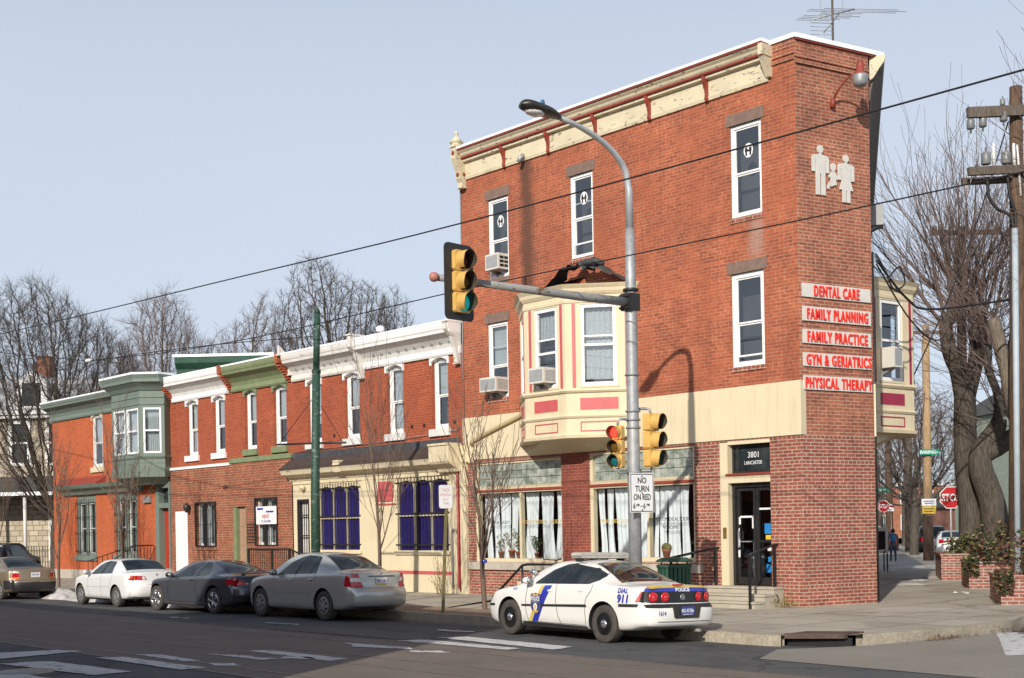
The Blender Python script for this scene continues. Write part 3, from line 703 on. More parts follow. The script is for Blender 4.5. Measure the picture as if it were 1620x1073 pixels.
# cream band and storefront
b = MB(); b.box(-.012, 11.86, .002, .035, 4.06, 5.29); b.box(-.035, -.0125, -.25, .034, 4.06, 5.29); b.box(11.40, 11.86, .002, .034, 3.98, 4.058); b.build('band', M['cream'], CB, FA)
b = MB(); b.box(11.70, 11.98, .004, .09, .15, 4.5); b.box(11.62, 12.0, .004, .12, 4.0, 4.058); b.build('pilaster', M['cream'], CB, FA)
def shop(x0, x1, z0, z1, mull, texts):
    b = MB(); zt = 3.06; y1 = -.05
    for (a, c, e, f, yy) in ((x0, x0 + .07, z0, z1, -.04), (x1 - .10, x1, z0, z1, -.04), (x0 + .07, x1 - .10, 3.17, 3.26, -.03), (x0 + .07, x1 - .10, zt, 3.10, -.03), (x0 + .07, x1 - .10, z0, z0 + .1, -.05), (mull - .04, mull + .04, z0 + .1, zt, -.06), (x0 + .07, x1 - .10, z1 - .06, z1, -.045)):
        b.box(a, c, -.2, yy, e, f)
    w = b.build('shop_window', M['cream'], CB, FA)
    b = MB(); b.box(x0 + .02, x1 - .02, -.12, .012, 3.102, 3.168); b.build('red_rail', M['darkred'], w, FA)
    b = MB(); b.poly([(x1 - .10, -.065, z0 + .1), (x0 + .07, -.065, z0 + .1), (x0 + .07, -.065, zt), (x1 - .10, -.065, zt)]); b.build('pane', M['shopglass'], w, FA)
    b = MB(); nb = int((x1 - x0 - .22) / .2); s = (x1 - x0 - .22) / nb
    for i in range(nb):
        for j in range(3 if z1 > 3.9 else 3):
            hh = (z1 - .06 - 3.26) / 3
            b.box(x0 + .09 + i * s + .008, x0 + .09 + (i + 1) * s - .008, -.14, -.075, 3.26 + j * hh + .008, 3.26 + (j + 1) * hh - .008)
    b.build('glass_blocks', M['block'], w, FA)
    b = MB(); b.box(x0 + .07, x1 - .10, -.19, -.13, 3.26, z1 - .06); b.build('block_joints', M['cream_old'], w, FA)
    b = MB(); b.box(x0 - .3, x1 + .3, -2.2, -2.15, 0.6, 4.0); b.box(x0 - .3, x1 + .3, -2.15, -.31, 3.2, 3.25); b.box(x0 - .3, x1 + .3, -2.15, -.31, .6, z0 - .02); b.box(x0 - .32, x0 - .3, -2.15, -.3, .6, 3.2); b.box(x1 + .3, x1 + .32, -2.15, -.3, .6, 3.2); b.build('interior', M['dark'], w, FA)
    # hanging curtains: gathered strips with dark gaps, tops and hems not quite in line
    b = MB(); rr = random.Random(int(x0 * 10)); x = x0 + .1
    while x < x1 - .2:
        wd = rr.choice([.16, .30, .46, .24, .6, .4]); gap = rr.choice([.02, .03, .07, .13, .03])
        xe = min(x + wd, x1 - .12); tw = rr.uniform(-.10, .10); ph = rr.uniform(0, 6); nb_ = rr.uniform(14, 22)
        b.grid(lambda u, v, x=x, xe=xe, tw=tw, ph=ph: (x + (xe - x) * (.5 + (u - .5) * (1 - .18 * sin(v * pi))) + tw * (v - .5) * .9 + .02 * sin(v * 5 + ph), -.29 + .025 * sin((x + (xe - x) * u) * nb_ * 2.2 + ph), z0 + .08 + (zt - z0 - .1) * v), max(6, int(wd * 46)), 8)
        x = xe + gap
    b.build('curtain', M['curtain'], w, FA)
    for (tx, xx, zz, sz, mm) in texts:
        b = MB(); b.text(tx, xx, zz, sz, -.062, .004, sx=.85); b.build('lettering', M[mm], w, FA)
    return w
wa = shop(*ShopA, 9.52, [("MEDICAL SOCIETY", 10.4, 2.18, .085, 'black'), ("WOMEN'S MEDICAL SOCIETY", 8.68, 2.17, .10, 'gold')])
wb = shop(*ShopB, 4.72, [("FAMILY MEDICAL SOCIETY", 5.72, 2.15, .095, 'gold'), ("WOMEN'S MEDICAL SOCIETY", 3.98, 2.17, .09, 'black'), ("PHYSICIANS", 3.98, 1.97, .08, 'black')])
b = MB(); b.box(5.2, 5.75, -1.0, -.95, 1.75, 2.4); b.build('window_poster', mat('blue_poster', (.02, .22, .45), .5, var=.6, vs=9), wb, FA)
b = MB(); b.box(6.745, 7.755, -.02, .03, .15, 4.057); b.build('pier', M['brick_pier'], CB, FA)
b = MB(); b.box(2.9, 11.66, .002, .075, .88, 1.095); b.build('stone_sill', M['sill'], CB, FA)
b = MB(); b.box(8.5, 9.6, .0, .03, .25, .55); b.build('basement_vent', M['cream_old'], CB, FA)

# entrance
b = MB(); b.box(2.10, 2.335, -.29, .012, .60, 4.0); b.box(.868, 2.10, -.29, .0, 3.03, 3.20); b.box(.868, 2.10, -.29, .0, 3.94, 4.02)
df = b.build('door_frame', M['cream'], CB, FA)
b = MB(); b.box(.86, 2.16, -.2, .03, 3.20, 3.255); b.build('red_rail', M['darkred'], df, FA)
b = MB()
for (a, c, e, f) in ((.87, .93, 3.26, 3.94), (2.04, 2.10, 3.26, 3.94), (.93, 2.04, 3.26, 3.32), (.93, 2.04, 3.88, 3.94)): b.box(a, c, -.24, -.16, e, f)
tr = b.build('transom', M['blackframe'], CB, FA)
b = MB(); b.box(.93, 2.04, -.21, -.20, 3.32, 3.88); b.build('pane', M['carglass'], tr, FA)
b = MB(); b.text('3801', 1.50, 3.62, .14, -.197, .004, sx=.9); b.text('LANCASTER', 1.50, 3.46, .085, -.197, .004, sx=.78); b.build('lettering', M['signwhite'], tr, FA)
b = MB()
for (a, c, e, f) in ((.87, .95, .6, 3.03), (2.02, 2.10, .6, 3.03), (.95, 2.02, 2.93, 3.03)): b.box(a, c, -.28, -.14, e, f)
for (a, c) in ((.96, 1.44), (1.46, 2.01)):
    for (p, q, e, f) in ((a, a + .07, .62, 2.92), (c - .07, c, .62, 2.92), (a + .07, c - .07, 2.84, 2.92), (a + .07, c - .07, .62, .80), (a + .07, c - .07, 1.62, 1.67)): b.box(p, q, -.26, -.2, e, f)
dr = b.build('door', M['blackframe'], CB, FA)
b = MB(); b.poly([(2.0, -.235, .7), (.97, -.235, .7), (.97, -.235, 2.9), (2.0, -.235, 2.9)]); b.build('pane', M['shopglass'], dr, FA)
b = MB(); b.box(.7, 2.3, -1.6, -1.55, .5, 3.2); b.box(.6, 2.4, -1.6, -.3, .5, .58); b.build('interior', M['dark'], dr, FA)
b = MB(); b.box(.95, 1.35, -.9, -.85, .7, 2.7); b.box(1.62, 1.7, -.6, -.56, .7, 1.7); b.box(1.75, 2.05, -.9, -.86, .75, 1.6); b.build('inner_panel', M['acgrey'], dr, FA)
b = MB()
for (x, z, w_, h_, mm) in ((1.12, 1.9, .11, .16, 0), (1.10, 1.72, .1, .07, 1), (1.06, 1.2, .08, .08, 0), (1.08, .98, .11, .13, 0), (1.07, 1.45, .08, .06, 2), (1.5, 2.05, .09, .2, 2), (1.75, 2.22, .2, .03, 2), (1.2, 2.4, .17, .03, 2)):
    b.cm = mm; b.box(x - w_, x + w_, -.23, -.226, z - h_ / 2, z + h_)
b.build('sticker', [mat('blue_sticker', (.02, .2, .5), .4), M['policegold'], M['signwhite']], dr, FA)
b = MB(); b.box(1.60, 1.90, -.2, -.17, 1.63, 1.65); b.box(1.93, 1.95, -.2, -.14, 1.5, 1.9); b.build('handle', M['galv'], dr, FA)
b = MB()
for k in range(0, 7, 2): b.box(1.90 + .015 * (k % 3), 1.955 + .015 * (k % 2), -.2 + .006 * k, -.194 + .006 * k, 1.75 - .13 * k + .3, 1.92 - .13 * k + .3)
b.build('taped_paper', M['signwhite'], dr, FA)
b = MB(); b.box(2.16, 2.26, .012, .03, 1.72, 1.98); b.build('intercom', mat('brass', (.42, .27, .1), .35, .7), CB, FA)
b = MB(); b.box(.55, 2.55, .0, .36, .15, .60); b.box(.55, 2.72, .36, .72, .15, .45); b.box(.55, 2.9, .72, 1.08, .15, .30)
for (x1, y1, z1) in ((2.57, .39, .60), (2.74, .75, .45), (2.92, 1.11, .30)): b.box(.53, x1, y1 - .36, y1, z1 - .045, z1 + .004)
b.build('steps', M['concrete'], CB, FA)

# downspouts
b = MB(); b.tube([(8.98, .10, 12.35), (8.98, .2, 12.28), (9.03, .22, 12.16)], .07, 8); b.build('roof_spout', M['galv'], CB, FA)
b = MB(); b.box(9.02, 9.12, .01, .10, 5.5, 9.0); b.build('downspout', mat('brown_downspout', (.09, .04, .03), .5, var=.2), CB, FA)
b = MB(); b.tube([(9.07, .06, 5.5), (9.07, .1, 5.35), (9.16, .1, 5.22), (9.5, .09, 5.12), (10.7, .09, 4.80), (11.3, .09, 4.62), (11.42, .09, 4.5)], .062, 8); b.build('downspout', M['tanmetal'], CB, FA)
b = MB(); b.box(11.99, 12.05, .02, .08, .2, 3.95); b.build('downspout', M['darkred'], CB, FA)
b = MB(); b.tube([(11.78, .03, 12.0), (11.80, .03, 4.5)], .022, 6); b.build('conduit', M['galvdull'], CB, FA)

# ---- bay windows: front face, canted sides, stepped base, felt roof
def poly_at(c, off):
    """the bay's plan outline (wall end, corner, corner, wall end) pushed outwards by off"""
    (a, b_, c_, d_) = c; k = off * .414
    return [(a[0] - off * 1.2, a[1]), (b_[0] - k, b_[1] + off), (c_[0] + k, c_[1] + off), (d_[0] + off * 1.2, d_[1])]
def bay_band(mb, plan, z0, z1, o0, o1=None):
    lo = poly_at(plan, o0); hi = poly_at(plan, o0 if o1 is None else o1); n = len(mb.v)
    mb.v += [(p[0], p[1], z0) for p in lo] + [(p[0], p[1], z1) for p in hi]
    for i in range(3): mb.face([n + i, n + i + 1, n + 5 + i, n + 4 + i])
    mb.face([n, n + 1, n + 2, n + 3][::-1]); mb.face([n + 4, n + 5, n + 6, n + 7])
def make_bay(fr, plan, zs, mwall, mpanel, side_name=''):
    """plan in the frame's x, d; zs = dict of heights"""
    b = MB(); z = zs
    bay_band(b, plan, z['base'], z['base'] + .08, .05, .07); bay_band(b, plan, z['base'] + .08, z['led2'], .0)
    bay_band(b, plan, z['led2'], z['led2'] + .05, .03, .06); bay_band(b, plan, z['led2'] + .05, z['led2'] + .09, .06, .03)
    bay_band(b, plan, z['led2'] + .09, z['led1'], .0)
    bay_band(b, plan, z['led1'], z['led1'] + .05, .04, .08); bay_band(b, plan, z['led1'] + .05, z['led1'] + .11, .08, .04)
    bw = b.build('bay_window', mwall, CB, fr)
    b = MB(); bay_band(b, plan, z['head'], z['head'] + .07, .02, .03); bay_band(b, plan, z['head'] + .07, z['head'] + .2, .01); bay_band(b, plan, z['head'] + .2, z['head'] + .28, .03, .09); bay_band(b, plan, z['head'] + .28, z['head'] + .36, .09, .11); bay_band(b, plan, z['head'] + .36, z['head'] + .46, .11, .19)
    b.build('bay_cornice', mwall, bw, fr)
    b = MB(); lo = poly_at(plan, .17); cx = (plan[1][0] + plan[2][0]) / 2; zt = z['head'] + .462; n = len(b.v)
    b.v += [(p[0], p[1], zt) for p in lo] + [(cx + .6, 0.0, zt + .34), (cx - .5, 0.0, zt + .40)]
    for f in ((0, 1, 4), (1, 2, 5, 4), (2, 3, 5)): b.face([n + i for i in f])
    rf = b.build('bay_roof', M['rustshingle'], bw, fr)
    b = MB(); lo = poly_at(plan, -.12); b.poly([(p[0], p[1], z['base'] + .01) for p in lo])
    lo2 = poly_at(plan, -.02); b.poly([(p[0], p[1], z['head'] + .05) for p in lo2]); b.build('soffit', mwall, bw, fr)
    # canted support below
    b = MB(); pl = [(plan[0][0] + .25, 0), (plan[1][0] - .0, plan[1][1] * .55), (plan[2][0], plan[2][1] * .55), (plan[3][0] - .25, 0)]; n = len(b.v)
    b.v += [(p[0], p[1], z['base']) for p in pl] + [(plan[0][0] + .35, .036, z['base'] - .30), (plan[1][0], .036, z['base'] - .30), (plan[2][0], .036, z['base'] - .30), (plan[3][0] - .35, .036, z['base'] - .30)]
    for i in range(3): b.face([n + i, n + i + 1, n + 5 + i, n + 4 + i])
    b.build('coving', mwall, bw, fr)
    fw = fr
    sides = []
    for i in range(3):
        a, c = Vector(plan[i]), Vector(plan[i + 1]); L = (c - a).length; t = (c - a) / L
        Wa = fr.w(a.x, a.y, 0); Wc = fr.w(c.x, c.y, 0); az = math.degrees(math.atan2(Wc.x - Wa.x, Wc.y - Wa.y))
        sides.append((Fr(Wa.x, Wa.y, az), L))
    return bw, sides
def bay_face(bw, fr, L, zs, wx, mwall, mp, panelx, stripes, back='dim', curtain=None, **kw):
    h = (wx[0], wx[1], zs['wlo'], zs['whi'])
    wall_panel('wall', mwall, bw, fr, 0, L, zs['led1'] + .1, zs['head'], [h], depth=.15)
    # window built as part of the bay's face (pieces stay one level below the bay)
    x0, x1, z0, z1 = h; fw = .085; zm = z0 + (z1 - z0) * kw.get('split', .5); b = MB(); y1 = -.02; y0 = -.11
    for (a, c, e, f) in ((x0, x0 + fw, z0, z1), (x1 - fw, x1, z0, z1), (x0 + fw, x1 - fw, z1 - fw, z1), (x0 + fw, x1 - fw, z0, z0 + fw), (x0 + fw, x1 - fw, zm - .03, zm + .03)): b.box(a, c, y0, y1, e, f)
    if kw.get('bar'): b.box(x0 + fw, x1 - fw, y0 + .01, y1 - .03, kw['bar'] - .02, kw['bar'] + .02)
    b.build('window_frame', M['white'], bw, fr)
    b = MB(); b.poly([(x1 - fw, -.08, z0 + fw), (x0 + fw, -.08, z0 + fw), (x0 + fw, -.08, z1 - fw), (x1 - fw, -.08, z1 - fw)]); b.build('pane', M['glass'], bw, fr)
    b = MB(); b.box(x0 - .05, x1 + .05, -.42, -.40, z0 - .1, z1 + .1); b.build('interior', M[back], bw, fr)
    if curtain:
        km, zt, zb_ = curtain; b = MB()
        b.grid(lambda u, v: (x0 + .02 + (x1 - x0 - .04) * u, -.2 + .014 * sin(u * 40), zb_ + (zt - zb_) * v), 48, 3); b.build('curtain', M[km], bw, fr)
    b = MB()
    p0, p1 = panelx; b.box(p0, p1, .001, .014, zs['p1lo'], zs['p1hi'])
    for (a, c, e, f) in ((p0, p1, zs['p2lo'], zs['p2lo'] + .03), (p0, p1, zs['p2hi'] - .03, zs['p2hi']), (p0, p0 + .03, zs['p2lo'] + .03, zs['p2hi'] - .03), (p1 - .03, p1, zs['p2lo'] + .03, zs['p2hi'] - .03)): b.box(a, c, .001, .012, e, f)
    for s_ in stripes: b.box(s_, s_ + .085, .001, .014, zs['led1'] + .13, zs['head'] - .02)
    b.build('panel', M[mp], bw, fr)
    b = MB(); b.box(p0 - .03, p1 + .03, .0005, .006, zs['p1lo'] - .02, zs['p1lo']); b.box(x0 - .06, x1 + .06, .001, .04, z0 - .06, z0 - .005); b.build('trim', mwall, bw, fr)
ZB = dict(base=4.34, led2=4.85, led1=5.50, head=7.80, wlo=5.68, whi=7.76, p1lo=5.06, p1hi=5.36, p2lo=4.50, p2hi=4.76)
# frame x runs to the reader's left, so the plan goes right end -> left end in growing x
planA = [(5.05, 0), (6.43, 1.10), (7.98, 1.10), (9.36, 0)]
bw, sd_ = make_bay(FA, planA, ZB, M['cream'], 'pink')
fr1, L1 = sd_[1]; fr0, L0_ = sd_[0]
bay_face(bw, fr1, L1, ZB, (.30, 1.14), M['cream'], 'pink', (.31, 1.18), (.10, 1.27), curtain=('lace', 7.6, 6.95), split=.44, bar=6.95)
bay_face(bw, fr0, L0_, ZB, (.45, 1.36), M['cream'], 'pink', (.42, 1.40), (.14, 1.50), curtain=('lace', 7.7, 5.85), split=.5, bar=6.95, back='blind')
fr2, L2 = sd_[2]; bay_face(bw, fr2, L2, ZB, (.45, 1.36), M['cream'], 'pink', (.42, 1.40), (.14, 1.50))
# torn tar paper over the bay roof
b = MB(); rr = random.Random(5)
path = [(8.5, .06, 8.55), (8.0, .30, 8.5), (7.5, .40, 8.68), (7.1, .40, 8.92), (6.8, .36, 9.0), (6.45, .35, 8.98), (6.2, .5, 8.80), (5.9, .5, 8.80), (5.6, .35, 8.68), (5.1, .12, 8.42)]
def ragged(u, v):
    k = u * (len(path) - 1); i = min(int(k), len(path) - 2); p = Vector(path[i]).lerp(Vector(path[i + 1]), k - i)
    return (p.x, p.y + .18 - .5 * v * (.8 + .2 * sin(u * 31)) + .03 * sin(u * 47), p.z - .10 + .09 * sin(v * pi) * (.6 + .5 * sin(u * 23 + 1)) + .03 * sin(u * 61))
b.grid(ragged, 60, 6)
for k in range(5): b.tube([(6.35 - .1 * k, .30 + .03 * k, 8.84 + .03 * sin(k * 2)), (6.25 - .1 * k, .5, 8.90 + .05 * sin(k * 3)), (6.1 - .1 * k, .36, 8.78)], [.07, .09, .05], 6)
b.build('torn_felt', M['tar'], bw, FA)

# second bay on the side street wall
xb = 22.295 - 2.6
ZR = dict(ZB)
planB = [(xb - 4.31, 0), (xb - 2.93, 1.10), (xb - 1.38, 1.10), (xb, 0)]
bw2, sdB = make_bay(FB, planB, ZR, M['cream'], 'crimson')
frb, Lb = sdB[2]
bay_face(bw2, frb, Lb, ZR, (.45, 1.36), M['cream'], 'crimson', (.42, 1.40), (.10, 1.56), split=.5)
frb, Lb = sdB[1]; bay_face(bw2, frb, Lb, ZR, (.30, 1.14), M['cream'], 'crimson', (.31, 1.18), (.10, 1.27))
b = MB(); b.tube([(22.2, .03, 8.4), (22.2, .03, .2)], .03, 6); b.build('conduit', M['iron'], CB, FB)
b = MB(); b.box(22.0, 22.28, .0, .05, 4.06, 5.29); b.build('band', M['cream'], CB, FB)
# ------------------------------------------------------------------ two-storey row along the avenue
def shell(t, s0, s1, H, left=False):
    b = MB()
    b.poly([(s0 + .01, -11, 0), (s1 - .01, -11, 0), (s1 - .01, -11, H), (s0 + .01, -11, H)])
    b.poly([(s1 - .01, -11, 0), (s1 - .01, -.01, 0), (s1 - .01, -.01, H), (s1 - .01, -11, H)])
    b.poly([(s0 + .01, -11, 0), (s0 + .01, -.01, 0), (s0 + .01, -.01, H), (s0 + .01, -11, H)]); b.build('wall', M['brick_row'], t, FA)
    b = MB(); b.poly([(s0, -11, H), (s1, -11, H), (s1, 0, H + .1), (s0, 0, H + .1)]); b.build('roof', M['snow'], t, FA)
def row_cornice(t, s0, s1, m, zb=7.22, zt=8.12, out=.50, snow=True, lowm=None, soff=None):
    profile('frieze', lowm or m, t, FA, s0, s1, [(0, zb), (.07, zb), (.10, zb + .06), (.08, zb + .18), (.05, zb + .21), (0, zb + .21)])
    profile('cornice_cove', soff or m, t, FA, s0, s1, [(0, zb + .212), (.05, zb + .212), (.09, zb + .34), (.22, zb + .48), (out - .1, zb + .58), (out - .08, zb + .60), (0, zb + .60)])
    profile('cornice', m, t, FA, s0, s1, [(0, zb + .602), (out - .06, zb + .602), (out - .04, zb + .70), (out - .02, zb + .715), (out, zb + .80), (out, zt), (0, zt)])
    if snow: profile('roof_edge', 'snow', t, FA, s0, s1, [(-.4, zt + .002), (out + .01, zt + .002), (out + .015, zt + .06), (out - .05, zt + .075), (-.4, zt + .14)])
def console(t, x, m, w=.16, zb=6.95, zt=8.2, out=.56):
    b = MB(); b.prism([(.012, zb), (.14, zb), (.16, zb + .18), (.22, zb + .45), (out * .6, zb + .75), (out, zb + .95), (out, zt), (.012, zt)], x - w / 2, x + w / 2, 'x')
    b.box(x - w / 2 - .03, x + w / 2 + .03, .012, out + .04, zt + .001, zt + .05); b.box(x - w / 2 - .02, x + w / 2 + .02, .012, .17, zb - .05, zb - .002)
    return b.build('bracket', M[m], t, FA)
def up_windows(t, xs, mh, ms, back='dim', curtains=None, head=None):
    for i, (a, c) in enumerate(xs):
        cu = curtains[i] if curtains else ('blind', .96, .5)
        window(t, FA, a, c, 5.07, 7.2, split=.47, lintel=arch_head(mh), sill=sill_box(ms, .22, .09, .09), back=back, curtain=cu, fw=.10, recess=.11)
UH = lambda xs: [(a, c, 5.07, 7.2) for a, c in xs]

# -- house with the cream shopfront and blue drapes
R1 = thing('row_house', 'two-storey red house with cream shopfront and dark blue drapes behind bars', 'house', FA, (16.4, 0, 0))
x1 = [(12.54, 13.30), (14.74, 15.56), (17.05, 17.88), (19.26, 20.08)]
wall_panel('wall', M['brick_row'], R1, FA, 11.86, 21.06, 4.3, 7.5, UH(x1)); shell(R1, 11.86, 21.06, 8.0)
up_windows(R1, x1, 'white', 'white_dirty', curtains=[('blind', .96, .50), ('lace', .96, .05), ('blind', .96, .5), ('blind', .95, .3)])
row_cornice(R1, 11.90, 16.70, 'white', soff='white_dirty'); row_cornice(R1, 16.94, 20.95, 'white_old', soff='white_dirty')
console(R1, 16.82, 'white_old', .2, zb=6.98, zt=8.28); console(R1, 12.0, 'white_old', .15, zt=8.1); console(R1, 21.0, 'white_old', .12, zb=7.5, zt=8.1)
b = MB()
for s0, s1 in ((12.3, 16.5), (17.2, 20.7)):      # small stencilled flowers in the cove
    x = s0
    while x < s1:
        for (dx, dz) in ((0, 0), (.05, .02), (-.05, .02), (0, .05)): b.box(x + dx - .016, x + dx + .016, .10, .128 + .9 * dz, 7.56 + dz, 7.585 + dz)
        x += .42
b.build('stencil', M['acgrey'], R1, FA)
BW = [(12.60, 15.10, 1.42, 3.66), (17.13, 19.43, 1.44, 3.62)]; DR1 = (20.05, 20.82, .9, 3.17)
wall_panel('wall', M['cream'], R1, FA, 11.99, 21.04, 0, 3.95, BW + [DR1], d=.03, depth=.25)
b = MB(); b.box(11.87, 21.05, .0, .02, 3.9, 4.4); b.box(12.1, 21.0, .031, .07, 3.68, 3.80); b.build('frieze', M['cream'], R1, FA)
profile('shop_cornice', 'cream_old', R1, FA, 12.85, 21.15, [(.02, 3.80), (.10, 3.80), (.14, 3.9), (.34, 3.97), (.42, 4.0), (.46, 4.10), (.50, 4.17), (.02, 4.17)])
profile('shop_roof', 'rustshingle', R1, FA, 12.86, 21.2, [(.0, 4.172), (.52, 4.172), (.52, 4.19), (.02, 4.56)])
profile('felt_upstand', 'tar', R1, FA, 12.0, 21.0, [(.001, 4.50), (.05, 4.50), (.03, 4.74), (.001, 4.76)])
b = MB(); b.prism([(.03, 3.75), (.2, 3.75), (.25, 3.85), (.5, 3.98), (.55, 4.05), (.55, 4.50), (.60, 4.52), (.60, 4.58), (.03, 4.58)], 11.92, 12.84, 'x')
b.prism([(.03, 3.95), (.44, 3.98), (.50, 4.2), (.48, 4.36), (.03, 4.36)], 17.6, 17.95, 'x'); b.build('shop_cornice_block', M['cream'], R1, FA)
b = MB(); b.box(15.95, 16.95, .031, .06, .4, 3.68); b.box(12.05, 12.45, .031, .06, .4, 3.68); b.box(19.52, 19.72, .031, .06, .4, 3.68); b.box(12.5, 15.2, .031, .10, 1.30, 1.40); b.box(17.0, 19.5, .031, .10, 1.32, 1.42); b.build('pilaster', M['cream'], R1, FA)
b = MB(); b.box(15.30, 16.03, .061, .085, 2.98, 3.59); b.build('panel', M['pink'], R1, FA)
b = MB(); b.box(15.12, 16.2, .061, .075, 2.86, 2.90); b.box(12.46, 15.9, .031, .045, .70, .80); b.build('red_line', M['pink'], R1, FA)
b = MB(); b.tube([(12.04, .13, .3), (12.04, .13, 3.7)], .035, 6); b.build('downspout', M['pink'], R1, FA)
b = MB(); b.tube([(12.35, .10, .3), (12.35, .10, 1.9), (12.30, .13, 2.05), (12.18, .13, 2.05), (12.14, .1, 1.95)], .03, 6); b.build('vent_pipe', M['galvdull'], R1, FA)
for (a, c, e, f) in BW:
    n3 = (c - a) / 3; b = MB()
    for k in range(3):
        l, r_ = a + k * n3, a + (k + 1) * n3; cx = (l + r_) / 2; hw = n3 / 2 - .025
        arc = [(cx - hw * cos(pi * i / 10), f - .30 + .22 * sin(pi * i / 10) ** .8) for i in range(11)]
        b.prism([(l, f - .3), (cx - hw, f - .3)] + arc[1:-1] + [(cx + hw, f - .3), (r_, f - .3), (r_, f), (l, f)], -.05, .015, 'y')
        b.box(l, l + .022, -.05, .01, e, f - .3); b.box(r_ - .022, r_, -.05, .01, e, f - .3)
        b.box(l + .022, r_ - .022, -.05, .0, e + (f - e) * .47, e + (f - e) * .47 + .035)
    w = b.build('shop_window', M['cream'], R1, FA)
    b = MB(); b.poly([(c, -.055, e), (a, -.055, e), (a, -.055, f), (c, -.055, f)]); b.build('pane', M['shopglass'], w, FA)
    b = MB(); b.grid(lambda u, v: (a + (c - a) * u, -.085 + .007 * sin(u * 95) + .006 * sin(u * 41 + 2), e + (f - e) * v), 120, 2); b.build('drape', M['purple'], w, FA)
    b = MB(); b.box(a - .1, c + .1, -.4, -.36, e - .1, f + .1); b.build('interior', M['dark'], w, FA)
    b = MB(); nb = 15
    for i in range(nb): x = a + (c - a) * (i + .5) / nb; b.box(x - .008, x + .008, .06, .076, e + .02, f + (.02 if i % 5 else .12))
    for z in (e + .18, e + (f - e) * .51, f - .14): b.box(a - .08, c + .08, .045, .06, z - .018, z + .018)
    b.build('window_bars', M['iron'], w, FA)
b = MB(); (a, c, e, f) = DR1
b.box(a, a + .07, -.2, .02, e, f); b.box(c - .07, c, -.2, .02, e, f); b.box(a + .07, c - .07, -.2, .02, f - .08, f)
for i in range(5): x = a + .12 + i * .13; b.box(x, x + .02, -.03, -.005, e, f - .08)
for z in (1.3, 1.9, 2.6): b.box(a + .07, c - .07, -.03, -.004, z, z + .04)
d_ = b.build('door', M['iron'], R1, FA)
b = MB(); b.box(a + .07, c - .07, -.2, -.16, e, f - .08); b.build('door_leaf', M['white_dirty'], d_, FA)
b = MB(); b.ball((20.3, .14, 3.55), .11, 10); b.build('globe_lamp', M['cream'], R1, FA)
b = MB(); b.tube([(17.9, -1.5, 8.0), (17.9, -1.5, 8.75)], .08, 8); v = b.build('flue', M['rustshingle'], R1, FA)
b = MB(); b.ball((17.9, -1.5, 8.8), .16, 10, (1, 1, .8)); b.build('snow_cap', M['snow'], v, FA)

# -- the pair with brick-faced ground floors
R2 = thing('row_house', 'two-storey red house with moss green cornice and window heads', 'house', FA, (23.2, 0, 0))
x2 = [(21.42, 22.25), (23.41, 24.20)]
wall_panel('wall', M['brick_row'], R2, FA, 21.06, 25.22, 4.7, 7.5, UH(x2)); shell(R2, 21.06, 25.22, 8.0)
up_windows(R2, x2, 'lime', 'lime', curtains=[('blind', .97, .5), ('blind', .97, .45)])
for o in [c for c in R2.children if c.name.startswith('window')]: pass
row_cornice(R2, 21.32, 25.05, 'lime')
LW2, LD2 = (22.05, 23.44, 1.62, 3.25), (24.14, 25.05, .75, 3.02)
wall_panel('wall', M['brick_newer'], R2, FA, 21.06, 25.22, 0, 4.62, [LW2, LD2], d=.06, depth=.3)
b = MB(); b.box(21.05, 25.22, .0, .11, 4.62, 4.79); b.build('band', M['lime'], R2, FA)
b = MB(); b.box(24.14, 24.17, -.2, .07, .75, 3.02); b.box(24.85, 25.05, -.24, .065, .75, 3.0); df2 = b.build('door_frame', M['lime'], R2, FA)
b = MB(); b.box(24.16, 24.95, -.14, -.09, .75, 3.0)
d_ = b.build('door', M['brown_door'], R2, FA)
b = MB()
for (p, q) in ((24.24, 24.5), (24.56, 24.80)):
    for (e, f) in ((.95, 1.45), (1.6, 2.2), (2.3, 2.85)): b.box(p, q, -.09, -.075, e, f)
b.build('panel', M['brown_door'], d_, FA)
R3 = thing('row_house', 'two-storey red house with bright white cornice and white street door', 'house', FA, (27.5, 0, 0))
x3 = [(25.66, 26.50), (27.70, 28.56)]
wall_panel('wall', M['brick_row'], R3, FA, 25.22, 29.86, 4.66, 7.5, UH(x3)); shell(R3, 25.22, 29.86, 8.0)
up_windows(R3, x3, 'white', 'white', curtains=[('blind', .97, .45), ('blind', .97, .05)])
row_cornice(R3, 25.35, 29.62, 'white', soff='white_dirty')
LW3, LD3 = (26.33, 27.80, 1.60, 3.20), (28.54, 29.55, .6, 2.95)
wall_panel('wall', M['brick_newer'], R3, FA, 25.22, 29.86, 0, 4.56, [LW3, LD3], d=.06, depth=.3)
b = MB(); b.box(25.22, 29.86, .0, .11, 4.56, 4.66); b.build('band', M['white'], R3, FA)
b = MB(); b.box(28.54, 29.55, -.12, .04, .6, 2.95); d_ = b.build('door', M['white'], R3, FA)
b = MB()
for k in range(9): b.box(28.62 + k * .1, 28.70 + k * .1, .04, .052, .7, 2.85)
b.build('board', M['white'], d_, FA)
b = MB(); b.tube([(28.3, .06, 3.05), (28.3, .2, 3.10)], .02, 6); lp = b.build('wall_lamp', M['iron'], R3, FA)
b = MB(); b.lathe([(.03, .2), (.12, .10), (.13, .02), (.07, -.14), (.03, -.18)], 10, (28.3, .22, 3.05)); b.build('lantern', M['bronze'], lp, FA)
